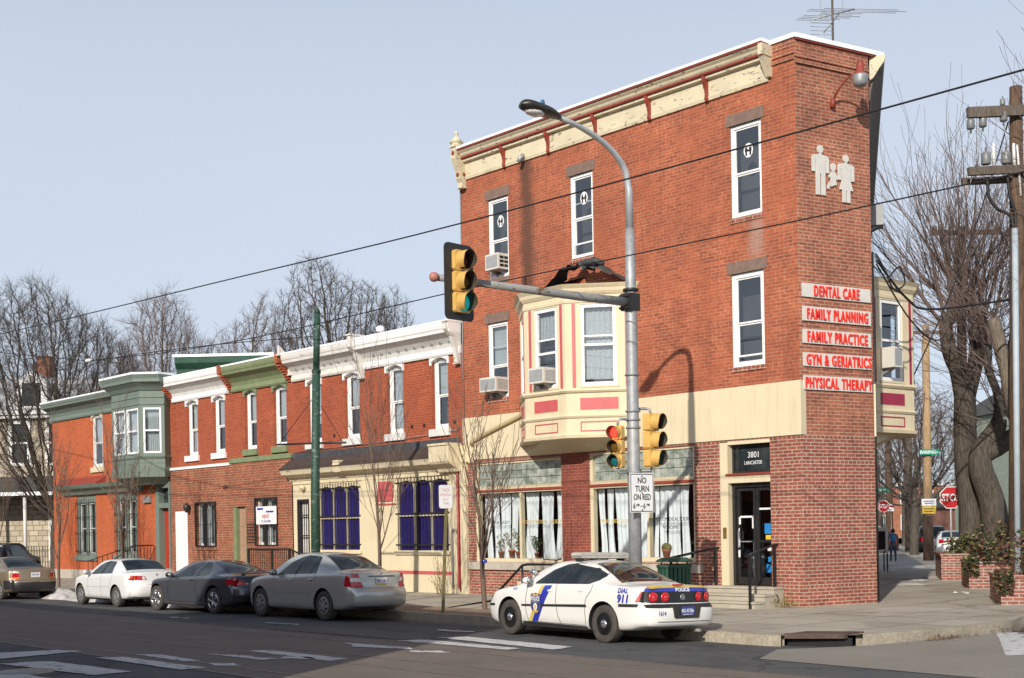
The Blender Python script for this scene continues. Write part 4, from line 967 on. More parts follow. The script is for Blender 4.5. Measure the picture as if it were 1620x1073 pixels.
def barred(t, h, d, sill='brick_newer', bars=6, mids=3):
    (a, c, e, f) = h; b = MB()
    for (p, q, r_, s) in ((a, a + .08, e, f), (c - .08, c, e, f), (a + .08, c - .08, f - .08, f), (a + .08, c - .08, e, e + .08), ((a + c) / 2 - .05, (a + c) / 2 + .05, e + .08, f - .08)): b.box(p, q, d - .2, d - .1, r_, s)
    w = b.build('window', M['white'], t, FA)
    b = MB(); b.poly([(c, d - .15, e), (a, d - .15, e), (a, d - .15, f), (c, d - .15, f)]); b.build('pane', M['glass'], w, FA)
    b = MB(); b.box(a - .1, c + .1, d - .5, d - .46, e - .1, f + .1); b.build('interior', M['dim'], w, FA)
    b = MB(); b.grid(lambda u, v: (a + (c - a) * u, d - .3 + .02 * sin(u * 50), e + (f - e) * (.05 + .9 * v)), 60, 1); b.build('curtain', M['blind'], w, FA)
    b = MB()
    for (p, q, r_, s) in ((a - .04, a, e - .04, f + .04), (c, c + .04, e - .04, f + .04), (a, c, f, f + .05), (a, c, e - .05, e), ((a + c) / 2 - .07, (a + c) / 2 - .03, e, f), ((a + c) / 2 + .03, (a + c) / 2 + .07, e, f)): b.box(p, q, d + .0, d + .07, r_, s)
    for i in range(bars): x = a + (c - a) * (i + .5) / bars; b.box(x - .008, x + .008, d + .03, d + .05, e, f)
    for i in range(mids): z = e + (f - e) * (i + .5) / mids; b.box(a, c, d + .02, d + .03, z - .008, z + .008)
    b.build('window_bars', M['iron'], w, FA)
    b = MB(); b.box(a - .06, c + .06, d + .001, d + .05, e - .18, e - .052); b.build('sill', M[sill], w, FA)
barred(R2, LW2, .06); barred(R3, LW3, .06)
b = MB()
for i in range(7): b.box(23.48, 24.1, .075, .085, 1.7 + i * .11, 1.715 + i * .11)
for i in range(6): b.box(23.5 + i * .11, 23.515 + i * .11, .062, .075, 1.66, 2.4)
b.build('vent_grid', M['iron'], R2, FA)
# party-wall corbels with stepped brick ends
for (t, x) in ((R1, 21.17), (R2, 25.12), (R3, 29.74)):
    b = MB()
    for k in range(7): b.box(x - .10, x + .10, .004, .06 + .07 * k, 7.25 + .085 * k, 7.25 + .085 * k + .065)
    b.box(x - .1, x + .1, .004, .55, 7.86, 8.2); b.build('corbel', M['brick_row'], t, FA)

# -- green house with the canted bay
R4 = thing('row_house', 'orange red end house with grey green bay window, hoods and cornice', 'house', FA, (35.5, 0, 0))
UP4 = (36.05, 37.06, 5.02, 7.30); LA, LB = (36.83, 38.84, 1.18, 3.80), (32.90, 34.95, 1.22, 3.80); D4 = (29.92, 30.95, .7, 4.0)
wall_panel('wall', M['brick_left'], R4, FA, 29.86, 41.32, 0, 7.5, [UP4, LA, LB, D4], depth=.25); shell(R4, 29.86, 41.32, 8.0)
window(R4, FA, *UP4, mf='white_dirty', split=.46, lintel=rounded_head('cream'), sill=sill_box('cream', .22, .1, .08), curtain=('blind', .96, .45), fw=.1, recess=.03)
row_cornice(R4, 33.2, 41.5, 'green', zb=7.28, zt=8.1)
planG = [(29.9, 0), (29.72, .35), (30.3, 1.1), (32.78, 1.1), (33.5, .35), (33.55, 0)]
def offs(pl, o):
    c = Vector((31.6, .2)); out = []
    for p in pl:
        v = Vector(p) - c; out.append((p[0] + (o if v.x > 0 else -o) * (.9 if abs(v.x) > 1.5 else .5), p[1] + (o if p[1] > 0 else 0)))
    return out
def gband(b, z0, z1, o0, o1=None):
    lo, hi = offs(planG, o0), offs(planG, o0 if o1 is None else o1); n = len(b.v); k = len(planG)
    b.v += [(p[0], p[1], z0) for p in lo] + [(p[0], p[1], z1) for p in hi]
    for i in range(k - 1): b.face([n + i, n + i + 1, n + k + 1 + i, n + k + i])
    b.face([n + i for i in range(k)][::-1]); b.face([n + k + i for i in range(k)])
b = MB()
gband(b, 4.32, 4.66, .02, .05); gband(b, 4.66, 4.70, .05, .0); gband(b, 4.70, 4.86, .0); gband(b, 4.86, 4.875, .012); gband(b, 4.875, 5.05, .0); gband(b, 5.05, 5.12, .03, .06); gband(b, 5.12, 5.16, .06, .02)
gband(b, 7.16, 7.22, .03); gband(b, 7.22, 7.44, .0); gband(b, 7.44, 7.48, .03); gband(b, 7.48, 7.72, .0)
bg_ = b.build('bay_window', M['green'], R4, FA)
b = MB(); gband(b, 7.72, 7.86, .04, .14); gband(b, 7.86, 8.02, .14, .34); gband(b, 8.02, 8.14, .36); gband(b, 8.14, 8.3, .36, .42); b.build('bay_cornice', M['green'], bg_, FA)
b = MB(); gband(b, 8.302, 8.38, .43, .44); b.build('snow', M['snow'], bg_, FA)
b = MB(); gband(b, 4.05, 4.32, -.45, -.1); b.build('coving', M['green'], bg_, FA)
for i in range(5):
    a, c = Vector(planG[i]), Vector(planG[i + 1]); L = (c - a).length; Wa, Wc = FA.w(a.x, a.y, 0), FA.w(c.x, c.y, 0)
    f_ = Fr(Wa.x, Wa.y, math.degrees(math.atan2(Wc.x - Wa.x, Wc.y - Wa.y)))
    hs = {1: [(.13, .82)], 2: [(.14, 1.16), (1.28, 2.32)], 3: [(.12, .88)]}.get(i, [])
    wall_panel('wall', M['green'], bg_, f_, 0, L, 5.12, 7.2, [(p, q, 5.26, 7.04) for p, q in hs], depth=.15)
    for (p, q) in hs:
        b = MB(); e, f = 5.26, 7.04; zm = 6.15; y0, y1 = -.1, -.0
        for (u, v_, w_, z_) in ((p, p + .07, e, f), (q - .07, q, e, f), (p + .07, q - .07, f - .07, f), (p + .07, q - .07, e, e + .07), (p + .07, q - .07, zm - .03, zm + .03)): b.box(u, v_, y0, y1, w_, z_)
        b.build('window_frame', M['white'], bg_, f_)
        b = MB(); b.poly([(q, -.07, e), (p, -.07, e), (p, -.07, f), (q, -.07, f)]); b.build('pane', M['glass'], bg_, f_)
        b = MB(); b.box(p - .04, q + .04, -.4, -.38, e - .1, f + .1); b.build('interior', M['dim'], bg_, f_)
        b = MB(); b.grid(lambda u, v: (p + .12 + (q - p - .2) * u, -.2 + .02 * sin(u * 40), e + (f - e) * v), 40, 1); b.build('curtain', M['blind'], bg_, f_)
def hood(s0, s1, red=False):
    b = MB(); b.prism([(.003, 3.86), (.12, 3.86), (.2, 4.0), (.42, 4.12), (.46, 4.2), (.50, 4.28), (.003, 4.28)], s0, s1, 'x'); h_ = b.build('window_hood', M['green'], R4, FA)
    if red: b = MB(); b.prism([(.003, 4.282), (.5, 4.282), (.5, 4.30), (.02, 4.62)], s0 + .2, s1 - .05, 'x'); b.build('hood_roof', M['darkred'], h_, FA)
hood(35.6, 40.1, True); hood(32.3, 35.4)
for hh in (LA, LB):
    (a, c, e, f) = hh; b = MB()
    for (p, q, r_, s) in ((a, a + .22, e, f), (c - .22, c, e, f), (a + .22, c - .22, f - .3, f), ((a + c) / 2 - .14, (a + c) / 2 + .14, e, f - .3), (a + .22, c - .22, e, e + .08)): b.box(p, q, -.2, -.04, r_, s)
    w = b.build('window', M['green'], R4, FA)
    b = MB()
    for (p, q) in ((a + .22, (a + c) / 2 - .14), ((a + c) / 2 + .14, c - .22)):
        for (u, v_, z0_, z1_) in ((p, p + .05, e + .08, f - .3), (q - .05, q, e + .08, f - .3), (p + .05, q - .05, (e + f) / 2 - .15, (e + f) / 2 - .1), (p + .05, q - .05, f - .36, f - .3), (p + .05, q - .05, e + .08, e + .14)): b.box(u, v_, -.18, -.10, z0_, z1_)
    b.build('sash', M['white_dirty'], w, FA)
    b = MB(); b.poly([(c, -.15, e), (a, -.15, e), (a, -.15, f), (c, -.15, f)]); b.build('pane', M['glass'], w, FA)
    b = MB(); b.box(a, c, -.40, -.36, e, f); b.build('blind', M['blind'], w, FA)
    b = MB(); b.box(a - .1, c + .1, -.1, .09, e - .22, e - .004); b.build('sill', M['green'], w, FA)
    b = MB()
    for i in range(9): x = a + .1 + (c - a - .2) * i / 8; b.box(x - .008, x + .008, .08, .096, e + .1, f - .15)
    for z in (e + .2, e + 1.0, e + 1.7, f - .3): b.box(a - .05, c + .05, .06, .08, z - .012, z + .012)
    b.build('window_bars', M['iron'], w, FA)
b = MB(); (a, c, e, f) = D4
for (p, q, r_, s) in ((a - .02, a + .1, e, 4.25), (c - .12, c + .18, e, 4.25), (a + .1, c - .12, 3.1, 3.3), (a + .1, c - .12, 3.9, 4.25)): b.box(p, q, -.2, .09, r_, s)
fr_ = b.build('door_frame', M['green'], R4, FA)
b = MB(); b.box(a + .1, c - .12, -.22, -.16, e, 3.1); d_ = b.build('door', M['red_door'], R4, FA)
b = MB(); b.box(a + .1, c - .12, -.2, -.15, 3.3, 3.9); b.build('transom', M['carglass'], fr_, FA)
b = MB(); b.box(a - .05, c + .3, .0, .9, .0, .7); b.box(a - .05, c + .3, .9, 1.25, .0, .5); b.box(a - .05, c + .3, 1.25, 1.6, 0, .33); b.build('steps', M['concrete'], R4, FA)
b = MB(); b.box(30.0, 41.34, .0, .05, .1, .55); b.build('plinth', M['sill'], R4, FA)
b = MB(); b.box(31.6, 32.2, .01, .12, 3.35, 3.6); b.build('meter_box', M['galvdull'], R4, FA)
# ------------------------------------------------------------------ signs and fittings on the corner building
for (txt, z0, z1, xa, size, w_, lab) in (
    ("DENTAL CARE", 7.18, 7.49, .42, .235, 1.40, 'white board lettered DENTAL CARE, topmost of the five on the corner'),
    ("FAMILY PLANNING", 6.64, 6.97, .20, .235, 1.88, 'white board lettered FAMILY PLANNING on the narrow brick corner'),
    ("FAMILY PRACTICE", 6.13, 6.45, .20, .235, 1.86, 'white board lettered FAMILY PRACTICE on the narrow brick corner'),
    ("GYN & GERIATRICS", 5.61, 5.92, .16, .235, 2.00, 'white board lettered GYN & GERIATRICS on the narrow brick corner'),
    ("PHYSICAL THERAPY", 5.08, 5.40, .12, .235, 2.06, 'white board lettered PHYSICAL THERAPY, lowest of the five on the corner')):
    t = thing('sign_board', lab, 'sign', FC, (1.15, .03, z0), 'white boards with red letters on the brick corner')
    b = MB(); b.box(.09, 2.2, .012, .04, z0, z1); b.build('board', M['signgrey'], t, FC)
    vs, fs = textmesh(txt, .014, .03, 0, 1.22); wd = max(v[0] for v in vs) - min(v[0] for v in vs)
    b = MB(); zc = (z0 + z1) / 2 - size / 2
    b.text(txt, 2.281 - xa - w_ / 2, zc, size, .041, .03, sx=w_ / (wd * size), weight=.014, space=1.22); b.build('lettering', M['redletter'], t, FC)

t = thing('family_sign', 'white cut-out sign of man, woman and child holding hands on the corner', 'sign', FC, (1.2, .03, 9.5))
def figure(cx, z0, h, skirt, name):
    b = MB(); X = lambda v: 2.281 - (cx + v * h * .98)
    y0, y1 = .015, .04
    b.prism([(X(.085 * cos(a * pi / 8)), z0 + h * .925 + .085 * h * sin(a * pi / 8)) for a in range(16)], y0, y1, 'y')
    body = [(-.03, .86), (.03, .86), (.03, .82), (.20, .80), (.235, .76), (.235, .46), (.155, .46), (.15, .70), (.13, .70), (.13, .44)]
    low = [(.13, .44), (.20, .26), (.11, .26), (.11, .0), (.015, .0), (.015, .25)] if skirt else [(.13, .0), (.018, .0), (.018, .43)]
    r_ = body + low[(1 if skirt else 0):]
    pts = [(X(x), z0 + z * h) for x, z in r_] + [(X(-x), z0 + z * h) for x, z in reversed(r_)]
    b.prism(pts, y0, y1, 'y'); return b.build(name, M['signgrey'], t, FC)
figure(.70, 9.54, 1.13, False, 'man'); figure(1.49, 9.45, 1.10, True, 'woman')
b = MB(); X = lambda v: 2.281 - v
b.prism([(X(1.09 + .085 * cos(a * pi / 8)), 10.22 + .10 * sin(a * pi / 8)) for a in range(16)], .016, .041, 'y')
b.prism([(X(x), z) for x, z in ((1.04, 10.12), (1.14, 10.12), (1.24, 9.98), (1.21, 9.93), (1.16, 9.98), (1.19, 9.82), (1.10, 9.80), (1.02, 9.76), (.98, 9.80), (.96, 9.70), (.90, 9.71), (.92, 9.84), (1.0, 9.88), (1.01, 9.99), (.95, 9.96), (.93, 10.0))], .016, .041, 'y')
b.build('child', M['signgrey'], t, FC)

t = thing('floodlight', 'red gooseneck floodlight with ribbed grey lamp high on the brick corner', 'lamp', FC, (2.281 - 1.09, .02, 11.6))
xw = 2.281 - 1.09
b = MB(); b.tube([(xw, .06, 11.58), (xw, .06, 11.80)], .05, 8); b.box(xw - .06, xw + .06, .003, .06, 11.6, 11.72)
b.tube([(xw, .06, 11.75), (xw - .02, .25, 11.98), (xw - .06, .45, 12.14), (xw - .12, .62, 12.2), (xw - .15, .72, 12.2)], .024, 8); b.build('bracket', M['darkred'], t, FC)
b = MB(); c_ = (xw - .17, .76, 0); b.lathe([(.03, 12.48), (.06, 12.47), (.07, 12.41), (.085, 12.38), (.09, 12.22), (.15, 12.17), (.16, 12.14)], 16, c_); b.build('housing', mat('red_lamp_paint', (.28, .05, .035), .55), t, FC)
b = MB(); b.lathe([(.175, 12.14), (.18, 12.11), (.165, 12.0), (.155, 11.93), (.11, 11.89), (.0, 11.88)], 16, c_); b.build('refractor', M['galvdull'], t, FC)

t = thing('tv_antenna', 'bare rooftop television antenna with long thin elements on a mast', 'antenna', WLD, (8.56, 34, 12.6))
b = MB(); b.tube([(8.56, 34, 12.6), (8.56, 34, 15.75)], .03, 6); b.build('mast', M['plank_grey'], t)
b = MB(); ax = Vector((.8, .35, .30)).normalized(); pr = Vector((.95, -.28, -.15)).normalized(); c = Vector((8.56, 34, 15.25))
b.tube([c - ax * .75, c + ax * .75], .022, 5)
b.tube([c - ax * .3 - Vector((0, 0, .4)), c + ax * .25], .018, 5); b.build('boom', M['galvdull'], t)
b = MB()
for i in range(9):
    k = -.75 + i * .19; L = .45 + .1 * (i % 4) + (.55 if i > 5 else 0); q = c + ax * k; b.tube([q - pr * L * .8, q + pr * L * 1.1], .008, 4)
for i in range(4): q = c + Vector((0, 0, -.15 - .1 * i)) - ax * .35; b.tube([q - pr * .3, q + pr * .3], .007, 4)
b.build('elements', M['galvdull'], t)
b = MB(); b.tube([(c.x + .3 * cos(a * pi / 10), c.y + .08, c.z + .32 + .3 * sin(a * pi / 10)) for a in range(21)], .007, 4, caps=False); b.build('loop', M['galvdull'], t)

def ac_unit(fr, x0, x1, z0, z1, y0, y1, label, grid=False, casing='ac'):
    t = thing('air_conditioner', label, 'air conditioner', fr, ((x0 + x1) / 2, y0, z0), 'window air conditioners')
    b = MB(); b.box(x0, x1, y0, y1, z0, z1); b.build('casing', M[casing], t, fr)
    b = MB()
    if grid:
        for i in range(3):
            for j in range(2): b.box(x0 - .008, x0 + .001, y0 + .04 + j * (y1 - y0 - .08) / 2 + .015, y0 + .04 + (j + 1) * (y1 - y0 - .08) / 2 - .015, z0 + .06 + i * (z1 - z0 - .1) / 3, z0 + .02 + (i + 1) * (z1 - z0 - .1) / 3)
    else:
        for i in range(8): b.box(x0 - .006, x0 + .001, y0 + .06, y1 - .06, z0 + .05 + i * (z1 - z0 - .1) / 8, z0 + .05 + (i + .55) * (z1 - z0 - .1) / 8)
    b.build('side_louvre', M['dark' if grid else 'acgrey'], t, fr)
    b = MB(); b.box(x0 + .04, x1 - .04, y1 - .001, y1 + .008, z0 + .05, z1 - .05); b.build('coil', M['acgrey'], t, fr)
    b = MB(); b.prism([(y0, z0 - .18), (y0, z0 - .002), (y1 * .8, z0 - .002)], x0 + .12, x0 + .15, 'x'); b.prism([(y0, z0 - .18), (y0, z0 - .002), (y1 * .8, z0 - .002)], x1 - .15, x1 - .12, 'x'); b.build('bracket', M['galvdull'], t, fr)
ac_unit(FA, 9.86, 10.42, 9.36, 9.80, -.12, .30, 'box air conditioner low in the third-floor window beside the water stain', True)
ac_unit(FA, 9.92, 10.62, 5.92, 6.32, -.1, .42, 'wide louvred air conditioner in the second-floor window left of the bay')
f_ac = sd_[1][0]
ac_unit(f_ac, .45, 1.02, 5.80, 6.20, -.1, .36, 'grey air conditioner sticking out of the avenue bay window')
ac_unit(sdB[2][0], 1.0, 1.36, 5.98, 6.50, -.1, .40, 'white air conditioner in the bay window on the shaded side street')
ac_unit(FB, 22.295 - 2.75, 22.295 - 2.2, 9.5, 10.0, -.1, .36, 'shade-darkened air conditioner poking out high on the side street wall', False, 'acgrey')  # grey casing instead of the pale one paints in the shade here
b = MB()

def handrail(label, pts_, posts, r=.03, fr=FA, extra=None):
    t = thing('handrail', label, 'handrail', fr, posts[0][0])
    for (p, q) in posts: b = MB(); b.box(p[0] - .025, p[0] + .025, p[1] - .025, p[1] + .025, p[2], q); b.build('post', M['black'], t, fr)
    b = MB(); b.tube(pts_, r, 8); b.build('rail', M['black'], t, fr); return t
handrail('black pipe handrail on the right of the entrance steps', [(.66, 1.12, 1.36), (.70, .12, 1.57), (.70, .02, 1.57)], [((.66, 1.1, .15), 1.36), ((.70, .14, .15), 1.57)])
handrail('black pipe handrail on the left of the entrance steps', [(2.98, 1.12, 1.28), (2.42, .12, 1.50), (2.42, .02, 1.50)], [((2.98, 1.1, .15), 1.28), ((2.42, .14, .15), 1.50)])
t = thing('handrail', 'sloping black pipe rail behind the police car bonnet', 'handrail', FA, (8.5, 1.2, .15))
b = MB(); b.tube([(9.3, 1.2, .18), (8.10, 1.2, 1.06), (7.9, 1.2, 1.09), (6.9, 1.2, 1.09), (6.9, 1.2, .15)], .035, 8); b.build('rail', M['black'], t, FA)
b = MB(); b.tube([(8.1, 1.2, .15), (8.1, 1.2, 1.04)], .028, 8); b.build('post', M['black'], t, FA)
t = thing('cable_loop', 'loose loop of black cable hanging by the right handrail foot', 'cable', FA, (.55, .5, .15))
b = MB(); b.tube([(.72 - .22 * sin(a * .6), .30 + .05 * cos(a), .34 + .17 * cos(a * .6)) for a in range(12)], .014, 6); b.build('coil', M['wire'], t, FA)

# bicycle by the wall, mostly behind the police car
t = thing('bicycle', 'dark bicycle leaning by the shop wall behind the police car', 'bicycle', FA, (7.2, .5, .15))
for cx, nm in ((7.75, 'wheel'), (6.70, 'wheel')):
    b = MB(); b.tube([(cx + .33 * cos(a * pi / 14), .45, .50 + .33 * sin(a * pi / 14)) for a in range(29)], .02, 6, caps=False)
    for a in range(8): b.tube([(cx, .45, .5), (cx + .32 * cos(a * pi / 4), .45, .5 + .32 * sin(a * pi / 4))], .004, 3)
    b.build(nm, M['tyre'], t, FA)
b = MB(); A, B_, C_, D_ = (7.75, .45, .5), (7.60, .45, 1.02), (7.05, .45, .46), (6.95, .45, 1.0)
for p, q in ((A, B_), (B_, D_), (B_, C_), (C_, D_), (D_, (6.7, .45, .5)), (C_, (6.7, .45, .5))): b.tube([p, q], .02, 6)
b.build('frame', M['black'], t, FA)
b = MB(); b.tube([(7.60, .45, 1.0), (7.58, .45, 1.18)], .016, 6); b.tube([(7.75, .15, 1.22), (7.62, .22, 1.20), (7.58, .45, 1.18), (7.62, .68, 1.20), (7.75, .76, 1.22)], .016, 6); b.build('handlebar', M['black'], t, FA)
b = MB(); b.ball((6.93, .45, 1.08), .1, 8, (1.2, .6, .35)); b.build('saddle', M['black'], t, FA)

t = thing('litter_bin', 'round dark green slatted litter bin with flat lid by the shop', 'litter bin', FA, (2.27, 1.8, .15))
b = MB()
for i in range(24): a = i * pi / 12; b.obox((2.27 + .37 * cos(a), 1.8 + .37 * sin(a), .65), (cos(a), sin(a), 0), (-sin(a), cos(a), 0), (0, 0, 1), .012, .036, .48)
b.lathe([(.39, 1.08), (.41, 1.10), (.41, 1.15), (.38, 1.16)], 24, (2.27, 1.8, 0)); b.lathe([(.35, .17), (.39, .19), (.39, .25)], 24, (2.27, 1.8, 0)); b.build('basket', M['darkgreen'], t, FA)
b = MB(); b.lathe([(0, 1.33), (.3, 1.31), (.42, 1.25), (.43, 1.22), (.0, 1.23)], 24, (2.27, 1.8, 0))
for a in range(4): b.tube([(2.27 + .3 * cos(a * pi / 2 + .5), 1.8 + .3 * sin(a * pi / 2 + .5), 1.12), (2.27 + .3 * cos(a * pi / 2 + .5), 1.8 + .3 * sin(a * pi / 2 + .5), 1.24)], .015, 6)
b.build('lid', M['darkgreen'], t, FA)
b = MB(); b.lathe([(.33, .2), (.33, 1.0)], 20, (2.27, 1.8, 0)); b.build('liner', M['dark'], t, FA)

# potted plants inside the shop windows
def pot(x, kind, label, s=1.0):
    t = thing('potted_plant', label, 'plant', FA, (x, -.235, 1.2)); o = (x, -.235, 1.2)
    b = MB(); b.lathe([(.055 * s, 0), (.085 * s, .16 * s), (.095 * s, .16 * s), (.095 * s, .20 * s), (.08 * s, .20 * s)], 12, o); b.build('flowerpot', M['terracotta'], t, FA)
    b = MB(); rr = random.Random(int(x * 50))
    if kind == 'cactus': b.ball((x, -.235, 1.2 + .24 * s), .12 * s, 12, (1, .7, .8)); b.build('cactus', M['leafdry'], t, FA); return
    for i in range(34):
        a = rr.uniform(0, 6.28); r_ = rr.uniform(.05, .2) * s; h_ = rr.uniform(.08, .55) * s
        p = Vector((x + r_ * cos(a), -.235 + max(-.1, min(.1, r_ * sin(a))), 1.38 + h_)); d_ = Vector((rr.uniform(-1, 1), rr.uniform(-.3, .3), rr.uniform(-.6, .8))).normalized() * .07
        w_ = d_.cross(Vector((0, 1, 0))).normalized() * .018
        b.poly([p - d_, p + w_, p + d_, p - w_])
        if i % 4 == 0: b.tube([(x, -.235, 1.36), (p.x, p.y, p.z)], .004, 3)
    b.build('leaves', M['leafdry' if kind == 'dry' else 'leafgreen'], t, FA)
pot(10.55, 'dry', 'straggly plant in a clay pot behind the thin street tree'); pot(10.08, 'dry', 'tall dry plant in the middle of the left shop window', 1.2)
pot(9.80, 'dry', 'plant in clay pot by the left shop window divider'); pot(9.05, 'green', 'low spiky plant in the left shop window, nearest the brick pier', .8); pot(4.28, 'cactus', 'cactus in a clay pot in the right shop window', 1.25)

t = thing('rent_sign', 'white RENT notice with dark top stripe on the barred window', 'sign', FA, (22.6, .16, 2.35))
b = MB(); b.box(21.95, 23.28, .14, .165, 2.35, 2.98); b.build('panel', M['signwhite'], t, FA)
b = MB(); b.cm = 0; b.box(22.8, 23.2, .165, .17, 2.86, 2.93); b.box(22.1, 22.6, .165, .17, 2.76, 2.82)
b.cm = 1; b.text('RENT', 22.62, 2.56, .13, .166, .004, weight=.012, sx=1.0); b.cm = 0; b.text('215 403-4900', 22.62, 2.41, .085, .166, .004, weight=.006, sx=.9)
b.build('lettering', [M['policeblue'], M['signred']], t, FA)

t = thing('iron_railing', 'low black iron railing with slanting end before the brick house', 'railing', FA, (20, 1.5, .15))
b = MB(); b.tube([(21.6, 1.5, 1.5), (19.0, 1.5, 1.5), (17.9, 1.5, 1.22), (16.4, 1.5, 1.02)], .03, 6); b.tube([(21.6, 1.5, .35), (16.4, 1.5, .3)], .02, 6); b.build('rail', M['iron'], t, FA)
b = MB()
for i in range(30): x = 21.5 - i * .115; b.box(x - .009, x + .009, 1.49, 1.51, .35, 1.5 if x > 19 else 1.5 - (19 - x) * .25)
b.build('bars', M['iron'], t, FA)
for x in (21.6, 20.1, 19.0, 16.4): b = MB(); b.box(x - .03, x + .03, 1.47, 1.53, .15, 1.52 if x > 18 else 1.04); b.build('post', M['iron'], t, FA)
t = thing('iron_railing', 'thin iron stair railing beside the red front door', 'railing', FA, (31.5, 1.2, .15))
b = MB(); b.tube([(31.3, .1, 1.62), (31.3, .95, 1.62), (31.3, 1.8, 1.1)], .025, 6); b.tube([(33.6, 1.9, 1.0), (31.3, 1.0, 1.62)], .02, 6); b.build('rail', M['iron'], t, FA)
b = MB()
for i in range(12): y = .1 + i * .14; b.box(31.29, 31.31, y - .008, y + .008, .5 if y < .95 else .3, 1.62 if y < .95 else 1.62 - (y - .95) * .6)
for i in range(9): k = i / 9; b.box(33.5 - 2.2 * k - .008, 33.5 - 2.2 * k + .008, 1.88 - .85 * k, 1.9 - .85 * k, .2, 1.03 + .6 * k)
b.build('bars', M['iron'], t, FA)

# ------------------------------------------------------------------ street lamp with signal arm
SX, SD = .25, 5.3
lamp = thing('street_lamp', 'tall grey street lamp with curved arm and signal mast at the kerb', 'street lamp', FA, (SX, SD, .15))
b = MB(); b.lathe([(.30, .15), (.30, .22), (.20, .3), (.16, .36), (.15, .6)], 16, (SX, SD, 0)); b.build('base', M['galvdull'], lamp, FA)
b = MB(); b.tube([(SX, SD, .3), (SX, SD, 3.4), (SX, SD, 6.9), (SX, SD, 8.0)], [.135, .128, .105, .092], 16); b.build('pole', M['galv'], lamp, FA)
b = MB(); b.tube([(SX, SD + u, z) for u, z in ((.0, 7.98), (.0, 8.79), (.10, 9.15), (.22, 9.30), (.44, 9.47), (.70, 9.60), (.97, 9.69), (1.3, 9.77), (1.57, 9.82), (1.95, 9.86))], [.078, .07, .066, .063, .06, .057, .055, .052, .05, .048], 12)
b.build('arm', mat('bright_aluminium', (.55, .56, .57), .4, .5, var=.1), lamp, FA)
b = MB()
def headfn(u, v):
    t_ = 1.85 + u * 1.05; w_ = .19 * max(0.02, (sin(min(1, u * 1.9) * pi / 2)) ** .6 * (1 - max(0, u - .8) ** 2 * 20) ** .5 if u < .999 else .02)
    a = v * 2 * pi; return (SX + w_ * cos(a), SD + t_, 9.86 + .06 * u + w_ * .62 * sin(a) * (1 if sin(a) > 0 else .75))
b.grid(headfn, 14, 16); hd = b.build('lamp_head', M['bronze'], lamp, FA)
b = MB(); b.ball((SX, SD + 2.55, 9.83), .14, 12, (1, 1.7, .55)); b.build('lens', M['lampclear'], hd, FA)
b = MB(); b.lathe([(.04, 10.0), (.045, 10.06), (.03, 10.1), (0, 10.1)], 8, (SX, SD + 2.35, 0)); b.build('photocell', mat('blue_cell', (.03, .12, .25), .4), hd, FA)
b = MB(); b.tube([(SX, SD + .1, 6.53), (SX, SD + 1.2, 6.5), (SX, SD + 4.95, 6.46)], [.092, .085, .062], 12); b.build('mast_arm', M['rusty'], lamp, FA)
b = MB(); b.ball((SX, SD + 5.04, 6.46), .09, 10); b.build('end_cap', mat('pink_cap', (.40, .16, .13), .6), lamp, FA)
b = MB(); b.box(SX - .13, SX + .13, SD - .13, SD + .17, 6.36, 6.70); b.lathe([(.125, 6.74), (.16, 6.75), (.16, 6.8), (.12, 6.81)], 14, (SX, SD, 0))
for k in (-1, 1): b.box(SX - .15, SX + .15, SD + .18, SD + .20, 6.53 + k * .12 - .02, 6.53 + k * .12 + .02)
b.build('clamp', M['iron'], lamp, FA)
for z in (5.08, 4.35, 4.18, 3.12, 4.02):
    b = MB(); b.lathe([(.125, z - .02), (.15, z - .018), (.15, z + .018), (.125, z + .02)], 14, (SX, SD, 0)); b.build('band', M['galvdull'], lamp, FA)

